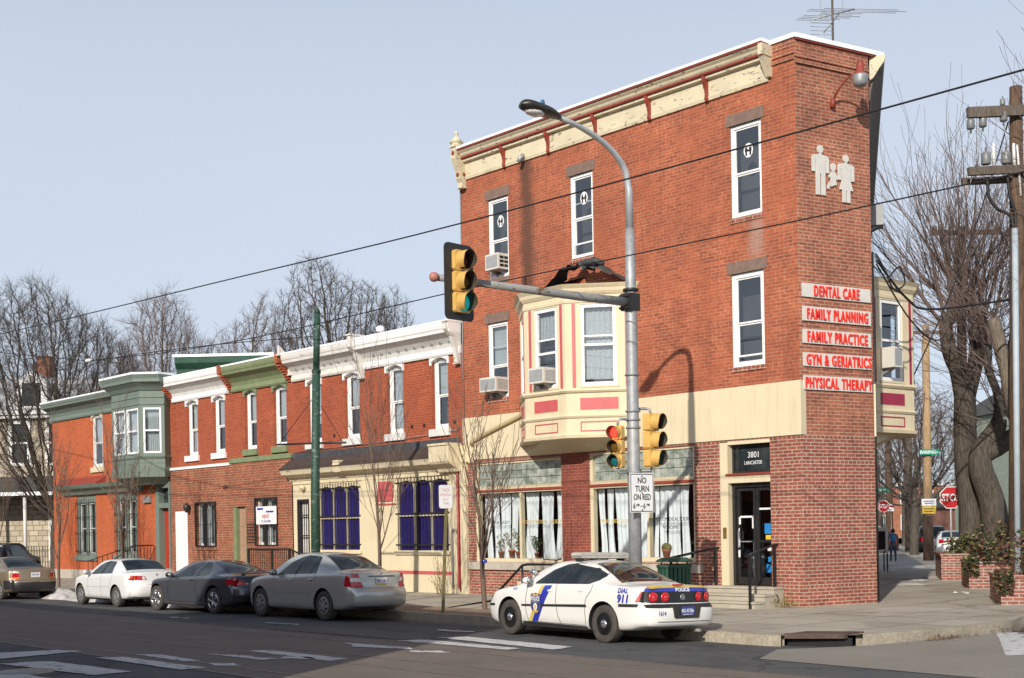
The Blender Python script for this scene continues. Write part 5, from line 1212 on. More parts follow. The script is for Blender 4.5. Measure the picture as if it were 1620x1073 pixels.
def signal(label, pos, az, secs, sz, lit, backplate=False, arms=None):
    """pos: top centre of the housing; lamps look along azimuth az; sz = section height"""
    fr = Fr(pos[0], pos[1], az + 90, 0); z = pos[2]   # frame y = lamp direction
    t = thing('traffic_light', label, 'traffic light', fr, (0, 0, z - secs * sz), 'yellow traffic lights')
    w = sz * .48; dp = sz * .46
    if backplate:
        b = MB(); r_ = .1; hw, z0, z1 = sz * .95, z - secs * sz - sz * .32, z + sz * .32; pts = []
        for (cx, cz, a0) in ((hw - r_, z1 - r_, 0), (-hw + r_, z1 - r_, 90), (-hw + r_, z0 + r_, 180), (hw - r_, z0 + r_, 270)):
            for k in range(5): a = radians(a0 + k * 22.5); pts.append((cx + r_ * cos(a), cz + r_ * sin(a)))
        b.prism(pts, -.03, -.005, 'y'); b.build('backplate', M['plastic'], t, fr)
    for i in range(secs):
        zc = z - (i + .5) * sz; b = MB(); e = sz * .5 - .008
        prof = [(-w, zc - e + .03), (-w + .03, zc - e), (w - .03, zc - e), (w, zc - e + .03), (w, zc + e - .03), (w - .03, zc + e), (-w + .03, zc + e), (-w, zc + e - .03)]
        b.prism(prof, -dp * .5, dp * .5, 'y')
        s_ = b.build('housing', M['yellow'], t, fr)
        r_ = sz * .42; b = MB(); y0 = dp * .5
        L = sz * .56   # cut-away tunnel visor, open below
        b.grid(lambda u, v: ((r_ + .012) * sin((u - .5) * 2 * pi * .82), y0 + L * (v if abs(u - .5) < .3 else v * (1 - (abs(u - .5) - .3) * 1.6)), zc + (r_ + .012) * cos((u - .5) * 2 * pi * .82)), 26, 3)
        b.grid(lambda u, v: (r_ * sin((.5 - u) * 2 * pi * .82), y0 + L * (v if abs(u - .5) < .3 else v * (1 - (abs(u - .5) - .3) * 1.6)), zc + r_ * cos((u - .5) * 2 * pi * .82)), 26, 3)
        vz = b.build('visor', [M['yellow']], s_, fr)
        for k, f in enumerate(vz.data.polygons): f.material_index = 0
        vz.data.materials.append(M['visor_in']); n_ = 26 * 3
        for k, f in enumerate(vz.data.polygons):
            if k >= n_: f.material_index = 1
        b = MB(); b.lathe([(r_, 0), (r_ * .8, .03), (r_ * .4, .05), (0, .055)], 18, (0, y0 + .004, zc), (0, 1, 0)); b.build('lens', M[lit[i]], s_, fr)
    if arms:
        b = MB()
        for path in arms: b.tube([fr.M.inverted() @ Vector(p) for p in path], .028, 8)
        b.build('bracket', M['galvdull'], t, fr)
    return t
M['visor_in'] = mat('visor_inside', (.05, .04, .03), .7)
M['redlit'] = emit('signal_red_lit', (1.0, .03, .02), 3.0); M['reddark'] = mat('signal_red_off', (.09, .008, .006), .15); M['amberdark'] = mat('signal_amber_off', (.12, .06, .01), .15)
M['greendark'] = mat('signal_green_off', (.01, .12, .13), .15); M['greenlit'] = emit('signal_green_lit', (.01, .32, .30), .55)
W_ = FA.w
p = W_(SX - .12, SD + 4.56, 0)
signal('yellow traffic light on a black backplate at the end of the arm', (p.x, p.y, 6.96), 133, 3, .37, ('reddark', 'amberdark', 'greenlit'), True)
p = W_(SX - .12, SD - .40, 0); q0, q1 = W_(SX, SD - .1, 4.35), W_(SX - .05, SD - .42, 4.36)
signal('larger yellow traffic light on the right of the lamp post', (p.x, p.y, 4.32), 128, 3, .365, ('reddark', 'amberdark', 'greenlit'), False, [[W_(SX, SD - .1, 4.40), W_(SX, SD - .35, 4.42), W_(SX - .1, SD - .40, 4.40), W_(SX - .1, SD - .4, 4.3)], [W_(SX, SD - .1, 3.16), W_(SX - .1, SD - .40, 3.16), W_(SX - .12, SD - .4, 3.25)]])
p = W_(SX + .12, SD + .34, 0)
signal('smaller yellow traffic light showing red, left of the lamp post', (p.x, p.y, 4.06), 215, 3, .285, ('redlit', 'amberdark', 'greendark'), False, [[W_(SX, SD + .1, 4.18), W_(SX + .05, SD + .3, 4.19), W_(SX + .1, SD + .34, 4.15), W_(SX + .1, SD + .34, 4.03)], [W_(SX, SD + .1, 3.12), W_(SX + .1, SD + .33, 3.12), W_(SX + .12, SD + .34, 3.22)]])
p = W_(SX - .10, SD + .0, 0); fs_ = Fr(p.x + .06, p.y - .16, 238)
t = thing('turn_sign', 'white NO TURN ON RED sign strapped to the lamp post', 'sign', fs_, (0, 0, 2.33))
b = MB(); b.box(-.30, .30, 0, .012, 2.32, 3.10); b.build('plate', M['signwhite'], t, fs_)
b = MB()
for (a, c, e, f) in ((-.285, .285, 2.335, 2.35), (-.285, .285, 3.07, 3.085), (-.285, -.27, 2.35, 3.07), (.27, .285, 2.35, 3.07)): b.box(a, c, .012, .015, e, f)
b.text('NO', 0, 2.90, .115, .0125, .004, weight=.015, sx=.85); b.text('TURN', 0, 2.735, .115, .0125, .004, weight=.015, sx=.78); b.text('ON RED', 0, 2.57, .115, .0125, .004, weight=.015, sx=.70)
b.text('6', .20, 2.40, .10, .0125, .004, weight=.015, sx=.8); b.text('AM', .115, 2.445, .05, .0125, .004, weight=.015, sx=.8); b.text('6', -.05, 2.40, .10, .0125, .004, weight=.015, sx=.8); b.text('PM', -.145, 2.445, .05, .0125, .004, weight=.015, sx=.8); b.box(.0, .045, .012, .016, 2.435, 2.45)
for z in (2.37, 2.7, 3.04): b.lathe([(.016, .0), (.016, .006), (0, .008)], 8, (.0, .0125, z), (0, 1, 0))
b.build('lettering', M['black'], t, fs_)

# no-parking sign on a leaning channel post
fp = Fr(-1.515, 29.77, 238)
t = thing('parking_sign', 'faded white parking sign on a leaning rusty green post', 'sign', fp, (0, 0, .15))
b = MB(); b.obox((.03, 0, 1.45), (1, 0, .055), (0, 1, 0), (-.055, 0, 1), .03, .025, 1.35); b.build('post', mat('olive_post', (.16, .135, .06), .6, var=.3), t, fp)
b = MB(); b.prism([(-.17, 2.56), (-.14, 2.53), (.14, 2.53), (.17, 2.56), (.17, 3.03), (.14, 3.06), (-.14, 3.06), (-.17, 3.03)], .03, .04, 'y'); b.build('plate', M['signwhite'], t, fp)
b = MB(); b.text('NO', 0, 2.91, .075, .041, .003, weight=.012); b.text('PARKING', 0, 2.81, .06, .041, .003, sx=.8, weight=.012); b.text('ANY', 0, 2.71, .05, .041, .003); b.text('TIME', 0, 2.62, .05, .041, .003); b.build('lettering', M['tan_sign'], t, fp)

# green trolley pole
t = thing('trolley_pole', 'thick dark green iron pole with flaking paint behind the silver car', 'pole', FA, (11.1, 5.7, .15))
gp = peel('green_pole_paint', (.022, .066, .045), (.22, .28, .25), .62, .6, 9)
b = MB(); b.tube([(11.15, 5.7, .15), (11.1, 5.7, 3.0), (10.95, 5.7, 6.2)], [.125, .115, .105], 14); b.tube([(10.95, 5.7, 6.2), (10.86, 5.7, 7.7)], [.088, .08], 14)
b.lathe([(.08, 7.7), (.07, 7.78), (.04, 7.82), (0, 7.83)], 12, (10.86, 5.7, 0)); b.build('shaft', gp, t, FA)
b = MB(); b.lathe([(.108, 6.15), (.12, 6.17), (.12, 6.24), (.10, 6.26)], 14, (10.95, 5.7, 0)); b.lathe([(.09, 7.0), (.10, 7.02), (.10, 7.06), (.085, 7.08)], 14, (10.9, 5.7, 0)); b.build('band', gp, t, FA)
b = MB(); b.tube([(12.9, 5.7, 4.42), (11.2, 5.6, 4.36), (9.9, 5.55, 4.30)], .03, 6); b.tube([(10.0, 5.55, 4.3), (10.9, 5.6, 5.3)], .012, 4); b.tube([(12.8, 5.7, 4.42), (11.1, 5.65, 5.6)], .012, 4); b.build('arm', M['iron'], t, FA)
b = MB(); b.lathe([(.118, 1.62), (.124, 1.63), (.124, 1.74), (.118, 1.75)], 12, (11.12, 5.7, 0), a0=3.6, a1=5.0); b.build('taped_paper', M['signwhite'], t, FA)

# ------------------------------------------------------------------ overhead cables
def cable(label, pts_, r=.02, fr=WLD, sag=0, n=6):
    P_ = [Vector(p) for p in pts_]
    if sag and len(P_) == 2:
        a, c = P_; P_ = [a.lerp(c, i / 14) - Vector((0, 0, sag * 4 * (i / 14) * (1 - i / 14))) for i in range(15)]
    elif len(P_) > 2: P_ = [Vector(p) for p in smooth_line3(P_)]
    b = MB(); b.tube(P_, r, n)
    mid = tuple(P_[len(P_) // 2])
    return b.build('overhead_cable', M['wire'], None, fr, mid, label, 'cable', 'overhead cables')
def smooth_line3(pts_, k=6):
    out = []
    for i in range(len(pts_) - 1):
        p0, p1, p2, p3 = pts_[max(i - 1, 0)], pts_[i], pts_[i + 1], pts_[min(i + 2, len(pts_) - 1)]
        for j in range(k):
            t = j / k; out.append(.5 * ((2 * p1) + (p2 - p0) * t + (2 * p0 - 5 * p1 + 4 * p2 - p3) * t * t + (3 * p1 - p0 - 3 * p2 + p3) * t ** 3))
    return out + [pts_[-1]]
cable('upper long black cable crossing the whole sky above the row', [(-20, 9, 7.62), (-9.82, 9, 7.63), (.98, 9, 7.74), (9.06, 9, 7.98), (23.73, 9, 8.44), (45, 9, 9.3)], .014, FA)
cable('lower long black cable crossing the corner building below the third-floor windows', [(-18, 7, 6.95), (-8.1, 7, 6.92), (-1.36, 7, 7.0), (3.29, 7, 7.07), (10.97, 7, 7.06), (16.5, 7, 7.22), (21.75, 7, 7.53)], .012, FA)
cable('short black cable running down to the white insulator from the far left', [(21.75, 7, 7.53), (29.04, 7, 8.61), (45, 7, 11.0)], .014, FA)
cable('thin cable from the white insulator to the green pole', [(21.75, 7, 7.53), (16, 6.2, 7.4), (10.87, 5.75, 7.1)], .012, FA)
t = thing('insulator', 'white insulator hanging where two cables meet over the left trees', 'insulator', FA, (21.75, 7, 7.5)); b = MB(); b.ball((21.75, 7, 7.54), .09, 10, (2.2, 1, .7)); b.build('bell', M['signwhite'], t, FA)
cable('slack black cable from the corner building to the big wooden pole', [(8.75, 31.0, 8.25), (9.8, 32.2, 7.55), (11.0, 34.0, 7.55), (13.8, 36, 8.1)], .03)
cable('black cable sagging from the side wall into the street trees', [(8.8, 31.2, 8.2), (10.3, 33.5, 7.2), (12.5, 38, 7.3), (15.4, 45, 9.2)], .022)
cable('thin cable reaching from the bay roof towards the far pole', [(10.3, 34.2, 7.2), (13.0, 42, 6.2), (15.6, 52, 6.5), (20.0, 63, 8.2)], .02)
cable('coiled black cable end on the side wall near the third floor', [(8.72, 30.95, 8.4), (8.95, 31.0, 8.0), (9.2, 31.2, 7.6), (9.5, 31.3, 7.75), (9.3, 31.1, 8.1), (9.0, 31, 7.7), (9.35, 31.2, 7.5)], .02)
cable('diagonal guy cable running down from the big wooden pole', [(13.85, 36, 13.0), (13.1, 36.4, 10.4), (12.3, 36.8, 8.1), (11.2, 37.2, 5.6)], .02)

# ------------------------------------------------------------------ wooden utility poles
P1 = thing('utility_pole', 'near tall brown wooden utility pole with two heavy crossarms', 'utility pole', WLD, (13.92, 36, .15))
b = MB(); b.tube([(13.88, 36, .1), (14.0, 36, 7), (14.07, 36, 13.95)], [.25, .215, .17], 12); b.build('post', M['plank'], P1)
for (z, dz, y) in ((13.22, .14, -.26), (11.62, .11, -.26), (11.48, .09, .26)):
    b = MB(); b.obox((14.1, 36 + y, z), (1, .06, .045), (-.06, 1, 0), (-.045, 0, 1), 1.5, .07, dz); b.build('crossarm', M['plank_grey'], P1)
def insul(x, y, z, s=1.0, up=True):
    b = MB(); k = 1 if up else -1
    b.lathe([(.03 * s, 0), (.12 * s, k * .01), (.13 * s, k * .03), (.13 * s, k * .30 * s), (.11 * s, k * .33 * s), (.035 * s, k * .34 * s), (.03 * s, k * .48 * s), (0, k * .49 * s)], 12, (x, y, z)); return b.build('insulator', M['ceramic'], P1)
insul(13.12, 35.74, 11.75); insul(13.72 - .05, 35.74, 11.76)
for x in (13.33, 13.88): b = MB(); b.tube([(x, 35.7, 11.7), (x - .03, 35.66, 12.3)], [.05, .04], 8); b.build('arrester', M['signwhite'], P1)
for x, z in ((12.72, 13.0), (13.05, 13.05), (13.62, 13.2)): insul(x, 35.74, z, .8, False)
insul(13.6, 35.74, 13.36, .55)
for pth in ([(13.12, 35.7, 12.2), (13.1, 35.68, 12.5), (12.75, 35.7, 12.9)], [(13.68, 35.7, 12.2), (13.62, 35.7, 12.9)], [(13.05, 35.74, 12.9), (12.95, 35.7, 12.3), (12.75, 35.7, 11.6), (12.5, 35.8, 10.4)]):
    b = MB(); b.tube([Vector(p) for p in pth], .014, 5); b.build('jumper', M['galvdull'], P1)
for pth in ([(13.15, 35.74, 11.4), (13.18, 35.74, 10.9), (13.4, 35.74, 10.55), (13.75, 35.75, 10.35), (13.86, 35.74, 9.9)], [(13.7, 35.74, 11.4), (13.76, 35.74, 10.9), (13.9, 35.75, 10.4), (13.9, 35.74, 9.9)]):
    b = MB(); b.tube(smooth_line3([Vector(p) for p in pth]), .045, 8); b.build('riser_cable', M['wire'], P1)
b = MB(); b.tube([(13.87, 35.72, 10.0), (13.78, 35.72, .2)], .085, 10); b.build('riser_pipe', mat('pale_blue_pipe', (.36, .42, .47), .55, var=.1), P1)
b = MB(); b.tube([(14.0, 35.8, 12.3), (14.08, 35.8, 10.9)], .03, 6); b.build('fuse', M['signwhite'], P1)
def wood_pole(label, X, Y, z1, r, m, arm=None, m2=None):
    t = thing('utility_pole', label, 'utility pole', WLD, (X, Y, .15)); b = MB(); b.tube([(X, Y, .05), (X + .02, Y, z1 * .5), (X + .05, Y, z1)], [r * 1.15, r, r * .8], 10); b.build('post', M[m], t)
    if arm:
        b = MB(); b.box(arm[0], arm[1], Y - .3, Y - .18, arm[2] - .08, arm[2] + .08); b.build('crossarm', M[m2 or m], t)
        for x in (arm[0] + .12, (arm[0] + arm[1]) / 2, arm[1] - .12): b = MB(); b.lathe([(.04, 0), (.09, .03), (.10, .12), (.05, .16), (.0, .18)], 8, (x, Y - .24, arm[2] + .08)); b.build('insulator', M['ceramic'], t)
    return t
wood_pole('brown wooden pole with a crossarm rising behind the pollarded tree', 15.55, 45, 12.15, .17, 'plank', (14.5, 16.9, 11.9))
p3 = wood_pole('pale wooden pole carrying paper posters and a street name sign', 20.03, 63, 11.5, .20, 'plank_pale', (19.2, 21.0, 11.1), 'plank_grey')
b = MB(); b.tube([(20.03, 63, .1), (20.03, 63, 2.3)], [.25, .235], 10); b.build('dark_foot', M['plank'], p3)
wood_pole('plain grey wooden pole on the pavement past the posters pole', 25.4, 83.7, 13, .24, 'plank_grey'); wood_pole('darker wooden pole far along the pavement beneath the side bay', 27.4, 95, 13, .24, 'plank')
t = thing('poster', 'white paper notice stapled above the yellow one', 'poster', WLD, (20.0, 62.74, 2.9)); b = MB(); b.box(19.66, 20.36, 62.735, 62.745, 2.78, 3.12); b.build('sheet', M['signwhite'], t); b = MB(); b.box(19.75, 20.25, 62.73, 62.734, 2.98, 3.02); b.box(19.8, 20.2, 62.73, 62.734, 2.88, 2.92); b.build('print', M['policeblue'], t)
t = thing('poster', 'bright yellow paper notice on the pale pole', 'poster', WLD, (20.0, 62.74, 2.4)); b = MB(); b.box(19.68, 20.34, 62.735, 62.745, 2.40, 2.76); b.build('sheet', M['policegold'], t); b = MB(); b.box(19.76, 20.24, 62.73, 62.734, 2.62, 2.66); b.box(19.8, 20.2, 62.73, 62.734, 2.5, 2.54); b.build('print', M['black'], t)
ft = Fr(20.06, 62.7, 270)
t = thing('street_name_sign', 'green BARING ST street sign high on the pale pole', 'street sign', ft, (0, 0, 5.25)); b = MB(); b.box(-.47, .47, 0, .02, 5.22, 5.5); b.build('plate', M['signgreen'], t, ft); b = MB(); b.text('BARING', .08, 5.285, .15, .021, .006, weight=.02); b.text('ST', -.37, 5.29, .08, .021, .006, weight=.02); b.build('lettering', M['signwhite'], t, ft)
ft = Fr(22.5, 79.5, 270)
t = thing('street_name_sign', 'far green street name sign above the distant stop sign', 'street sign', ft, (0, 0, 4.0)); b = MB(); b.box(-.45, .35, 0, .02, 3.85, 4.1); b.build('plate', M['signgreen'], t, ft); b = MB(); b.text('38 ST', -.05, 3.91, .13, .021, .006, weight=.02); b.build('lettering', M['signwhite'], t, ft)
def stop_sign(X, Y, z, r, az, label, graffiti=False):
    fr = Fr(X, Y, az); t = thing('stop_sign', label, 'stop sign', fr, (0, 0, .15))
    b = MB(); b.tube([(0, -.03, .1), (0, -.03, z + r * 1.5)], .035, 8); b.build('post', M['galv'], t, fr)
    oc = lambda q: [(q * cos(pi / 8 + k * pi / 4), z + q * sin(pi / 8 + k * pi / 4)) for k in range(8)]
    b = MB(); b.prism(oc(r), 0, .012, 'y'); pl = b.build('plate', M['signwhite'], t, fr)
    b = MB(); b.prism(oc(r * .93), .012, .016, 'y'); b.build('red_face', M['signred'], pl, fr)
    b = MB(); b.text('STOP', 0, z - r * .28, r * .58, .0165, .006, weight=.03, sx=.78); b.build('lettering', M['signwhite'], pl, fr)
    if graffiti:
        b = MB(); rr = random.Random(2)
        for k in range(7): x0 = -.3 + k * .09; b.tube([(x0, .022, z - .14 + .1 * (k % 2)), (x0 + .08, .024, z + .12 - .08 * (k % 3)), (x0 + .14, .022, z - .05)], .016, 4)
        b.build('scrawl', M['black'], pl, fr)
    return t
stop_sign(14.77, 44, 2.83, .40, 272, 'near stop sign scrawled over in black beside the thick trunk', True)
stop_sign(22.74, 80, 3.01, .38, 272, 'distant clean stop sign low beside the side bay')
ft = Fr(23.2, 80, 270); t = thing('parking_sign', 'small red and white parking sign right of the distant stop sign', 'sign', ft, (0, 0, .15)); b = MB(); b.box(-.2, .2, 0, .012, 2.7, 3.15); b.build('plate', M['signwhite'], t, ft); b = MB(); b.box(-.17, .17, .012, .016, 2.92, 3.02); b.box(-.12, .12, .012, .016, 2.78, 2.82); b.build('print', M['signred'], t, ft); b = MB(); b.box(-.03, .03, -.05, 0, .1, 2.9); b.build('post', M['plank_pale'], t, ft)
ft = Fr(14.05, 50, 285); t = thing('notice_board', 'pale framed notice board on legs by the shaded side wall', 'notice board', ft, (0, 0, .15)); b = MB(); b.box(-.30, .30, -.12, .12, .85, 1.85); b.build('cabinet', M['ac'], t, ft); b = MB(); b.box(-.2, .2, .12, .125, 1.0, 1.7); b.build('door', M['dark'], t, ft); b = MB()
for x in (-.25, .25): b.box(x - .02, x + .02, -.02, .02, .1, .85)
b.build('legs', M['iron'], t, ft)
t = thing('handrail', 'low black rail by the notice board on the side pavement', 'handrail', WLD, (14.0, 49, .15)); b = MB(); b.tube([(13.2, 46.5, .3), (13.2, 46.5, .95), (14.9, 52, .95), (14.9, 52, .15)], .025, 6); b.build('rail', M['black'], t)
b = MB()
for p in range(3):
    rr = random.Random(p); c = Vector((11.2 + .12 * p, 33.2 - .1 * p, .17)); b.poly([c + Vector((rr.uniform(-.15, .15), rr.uniform(-.15, .15), rr.uniform(0, .12))) for k in range(4)])
lc = FA.w(0, 0, 0); b.build('paper_scrap', M['signwhite'], None, WLD, (11.2, 33.2, .16), 'crumpled white paper litter on the pavement left of the planters', 'litter')
# ------------------------------------------------------------------ cars: x forward from the rear axle, y to the left, z up
def interp(tab, x):
    """smooth monotone-ish interpolation through (x, value) pairs"""
    if x <= tab[0][0]: return tab[0][1]
    if x >= tab[-1][0]: return tab[-1][1]
    for i in range(len(tab) - 1):
        if tab[i][0] <= x <= tab[i + 1][0]:
            x0, y0 = tab[i]; x1, y1 = tab[i + 1]; h = x1 - x0; d = (y1 - y0) / h
            def slope(k):
                if k == 0 or k == len(tab) - 1: return d
                a = (tab[k][1] - tab[k - 1][1]) / (tab[k][0] - tab[k - 1][0]); b = (tab[k + 1][1] - tab[k][1]) / (tab[k + 1][0] - tab[k][0])
                return 0 if a * b <= 0 else 2 * a * b / (a + b)
            m0, m1 = slope(i), slope(i + 1); t = (x - x0) / h
            return y0 * (2 * t ** 3 - 3 * t * t + 1) + m0 * h * (t ** 3 - 2 * t * t + t) + y1 * (-2 * t ** 3 + 3 * t * t) + m1 * h * (t ** 3 - t * t)
class CarBody:
    def __init__(s, c): s.c = c; s.cache = {}
    def ring(s, x):
        k = round(x, 4)
        if k in s.cache: return s.cache[k]
        c = s.c; hw = interp(c['hw'], x); zt = interp(c['top'], x); zb = interp(c['bot'], x); be = min(interp(c['belt'], x), zt - .035); rw = interp(c['rw'], x); cr = interp(c['crown'], x)
        ze = max(be + .012, zt - cr)
        K = [(0, zb), (hw * .80, zb), (hw * .955, zb + .05), (hw * .985, zb + (be - zb) * .30), (hw, zb + (be - zb) * .60), (hw * .985, zb + (be - zb) * .86), (hw * .955, be)]
        gh = ze - be; f = min(1, gh / .30)
        K += [(hw * .955 + (rw - hw * .955) * (.42 - .05 * f), be + gh * .5), (rw, ze), (rw * .80, ze + (zt - ze) * .55), (rw * .45, ze + (zt - ze) * .88), (0, zt)]
        out = []; n = len(K)
        for i in range(n - 1):
            p0, p1, p2, p3 = K[max(i - 1, 0)], K[i], K[i + 1], K[min(i + 2, n - 1)]
            for j in range(3):
                t = j / 3; tt, t3 = t * t, t ** 3; te = .8
                h1, h2, h3, h4 = 2 * t3 - 3 * tt + 1, -2 * t3 + 3 * tt, t3 - 2 * tt + t, t3 - tt
                out.append(tuple(h1 * p1[q] + h2 * p2[q] + h3 * te * .5 * (p2[q] - p0[q]) + h4 * te * .5 * (p3[q] - p1[q]) for q in (0, 1)))
        out.append(K[-1]); s.cache[k] = out; return out
    def endx(s, rear, y, z, X):
        c = s.c; e = c['rear'] if rear else c['front']; hw = interp(c['hw'], X)
        k = c['rcurve'] if rear else c['fcurve']; yy = min(1.0, abs(y) / hw)
        return interp(e, z) + (1 if rear else -1) * (k * yy ** 2 * .35 + k * yy ** 7 * .65)
    def warp(s, X, y, z):
        c = s.c; xr, xf = c['xr'], c['xf']; bl = .55
        if X < xr + bl: w = (1 - (X - xr) / bl) ** 2; return X + w * (s.endx(True, y, z, xr) - xr)
        if X > xf - bl: w = (1 - (xf - X) / bl) ** 2; return X + w * (s.endx(False, y, z, xf) - xf)
        return X
    def Y(s, x, z, lower=False):
        """half width of the side at height z (skipping the underbody)"""
        # undo the end warp roughly
        X = x
        for _ in range(6): X += x - s.warp(X, interp(s.c['hw'], X) * .97, z)
        X = max(s.c['xr'], min(s.c['xf'], X)); R = s.ring(X)
        for i in range(6, len(R) - 1):
            (y0, z0), (y1, z1) = R[i], R[i + 1]
            if z0 <= z <= z1 and z1 > z0: return y0 + (y1 - y0) * (z - z0) / (z1 - z0)
        return R[6][0] if z < R[6][1] else R[-3][0]
    def Ztop(s, x, y):
        R = s.ring(x); y = abs(y)
        for i in range(len(R) - 1, 0, -1):
            (y1, z1), (y0, z0) = R[i], R[i - 1]
            if y1 <= y <= y0 and y0 > y1: return z1 + (z0 - z1) * (y - y1) / (y0 - y1)
        return R[-1][1]
def resample(poly, n):
    P_ = [Vector((p[0], p[1], 0)) for p in poly]; L = [0]
    for i in range(len(P_) - 1): L.append(L[-1] + (P_[i + 1] - P_[i]).length)
    out = []
    for k in range(n + 1):
        d = L[-1] * k / n; i = 0
        while i < len(L) - 2 and L[i + 1] < d: i += 1
        f = (d - L[i]) / max(1e-9, L[i + 1] - L[i]); p = P_[i].lerp(P_[i + 1], f); out.append((p.x, p.y))
    return out
def side_patch(mb, B, lo, hi, off=.006, n=14, m=5, side=1):
    """a skin lying on the body side between two outlines in (x, z)"""
    L, H = resample(lo, n), resample(hi, n)
    def fn(u, v):
        i = min(int(round(u * n)), n); x = L[i][0] + (H[i][0] - L[i][0]) * v; z = L[i][1] + (H[i][1] - L[i][1]) * v
        return (x, side * (B.Y(x, z) + off), z)
    if side > 0: mb.grid(lambda u, v: fn(1 - u, v), n, m)
    else: mb.grid(fn, n, m)
def rear_patch(mb, B, lo, hi, off=.006, n=12, m=4, rear=True):
    L, H = resample(lo, n), resample(hi, n); X = B.c['xr'] if rear else B.c['xf']; sg = -1 if rear else 1
    def fn(u, v):
        i = min(int(round(u * n)), n); y = L[i][0] + (H[i][0] - L[i][0]) * v; z = L[i][1] + (H[i][1] - L[i][1]) * v
        return (B.endx(rear, y, z, X) + sg * off, y, z)
    mb.grid(lambda u, v: fn(1 - u, v) if (L[-1][0] > L[0][0]) == rear else fn(u, v), n, m)
def top_patch(mb, B, x0, x1, w0, w1, off=.006, n=10, m=14, ease=0):
    def fn(u, v):
        x = x0 + (x1 - x0) * u; w = w0 + (w1 - w0) * u; y = w * (2 * v - 1)
        if ease: x += ease * (1 - (2 * v - 1) ** 2) * (1 - u)
        return (x, y, B.Ztop(x, y) + off)
    mb.grid(fn if x1 > x0 else fn, n, m)
def make_body(B, name, m, parent, fr, wells):
    c = B.c; xr, xf = c['xr'], c['xf']; mb = MB()
    xs = []; x = xr
    N_ = 76
    for i in range(N_ + 1):
        t = i / N_; xs.append(xr + (xf - xr) * (t + .0))
    for d in (.015, .04, .08): xs += [xr + d, xf - d]
    xs = sorted(set(xs)); nr = len(B.ring(xr)); full = 2 * nr - 2
    def ringpts(X):
        R = B.ring(X); pts = [(B.warp(X, y, z), y, z) for y, z in R] + [(B.warp(X, y, z), -y, z) for y, z in R[-2:0:-1]]
        return pts
    for X in xs: mb.v += ringpts(X)
    for i in range(len(xs) - 1):
        for k in range(full):
            k2 = (k + 1) % full; a = i * full; mb.face([a + k, a + full + k, a + full + k2, a + k2][::-1], True)
    for (base, X, rear) in ((0, xr, True), ((len(xs) - 1) * full, xf, False)):
        R = [(mb.v[base + k][1], mb.v[base + k][2]) for k in range(full)]; zc = (max(z for y, z in R) + min(z for y, z in R)) / 2
        prev = [base + k for k in range(full)]
        for q in (.93, .8, .6, .4, .2):
            cur = []
            for (y, z) in R:
                yy, zz = y * q, zc + (z - zc) * q; cur.append(mb.pt(B.endx(rear, yy, zz, X), yy, zz))
            for k in range(full):
                k2 = (k + 1) % full; f = [prev[k], prev[k2], cur[k2], cur[k]]; mb.face(f[::-1] if rear else f, True)
            prev = cur
        cc = mb.pt(B.endx(rear, 0, zc, X), 0, zc)
        for k in range(full):
            k2 = (k + 1) % full; f = [prev[k], prev[k2], cc]; mb.face(f[::-1] if rear else f, True)
    o = mb.build(name, [m, M['plastic']], parent, fr)
    # cut the wheel wells
    cm = MB()
    for (x, r) in wells:
        for s in (1, -1): cm.lathe([(r, .46), (r, 1.3)], 28, (x, 0, c['wz']), (0, s, 0), sm=True)
    co = cm.build('well_cutter', M['plastic'], None, fr)
    bm = bmesh.new(); bm.from_mesh(co.data); bmesh.ops.recalc_face_normals(bm, faces=bm.faces); bm.to_mesh(co.data); bm.free()
    bm = bmesh.new(); bm.from_mesh(o.data); bmesh.ops.remove_doubles(bm, verts=bm.verts, dist=1e-5); bmesh.ops.recalc_face_normals(bm, faces=bm.faces); bm.to_mesh(o.data); bm.free()
    md = o.modifiers.new('wells', 'BOOLEAN'); md.operation = 'DIFFERENCE'; md.object = co; md.solver = 'EXACT'
    try: md.material_mode = 'TRANSFER'
    except Exception: pass
    dg = bpy.context.evaluated_depsgraph_get(); me = bpy.data.meshes.new_from_object(o.evaluated_get(dg)); o.modifiers.clear(); old = o.data; o.data = me; bpy.data.meshes.remove(old); bpy.data.objects.remove(co)
    if len(me.materials) < 2: me.materials.append(M['plastic'])
    mi = {m_.name: i for i, m_ in enumerate(me.materials) if m_}
    for p in me.polygons:
        ct = p.center
        for (x, r) in wells:
            d2 = (ct.x - x) ** 2 + (ct.z - c['wz']) ** 2
            if d2 < (r + .012) ** 2 and abs(ct.y) < interp(c['hw'], x) * .93: p.material_index = mi.get(M['plastic'].name, 1)
        p.use_smooth = True
    me.set_sharp_from_angle(angle=radians(38))
    return o
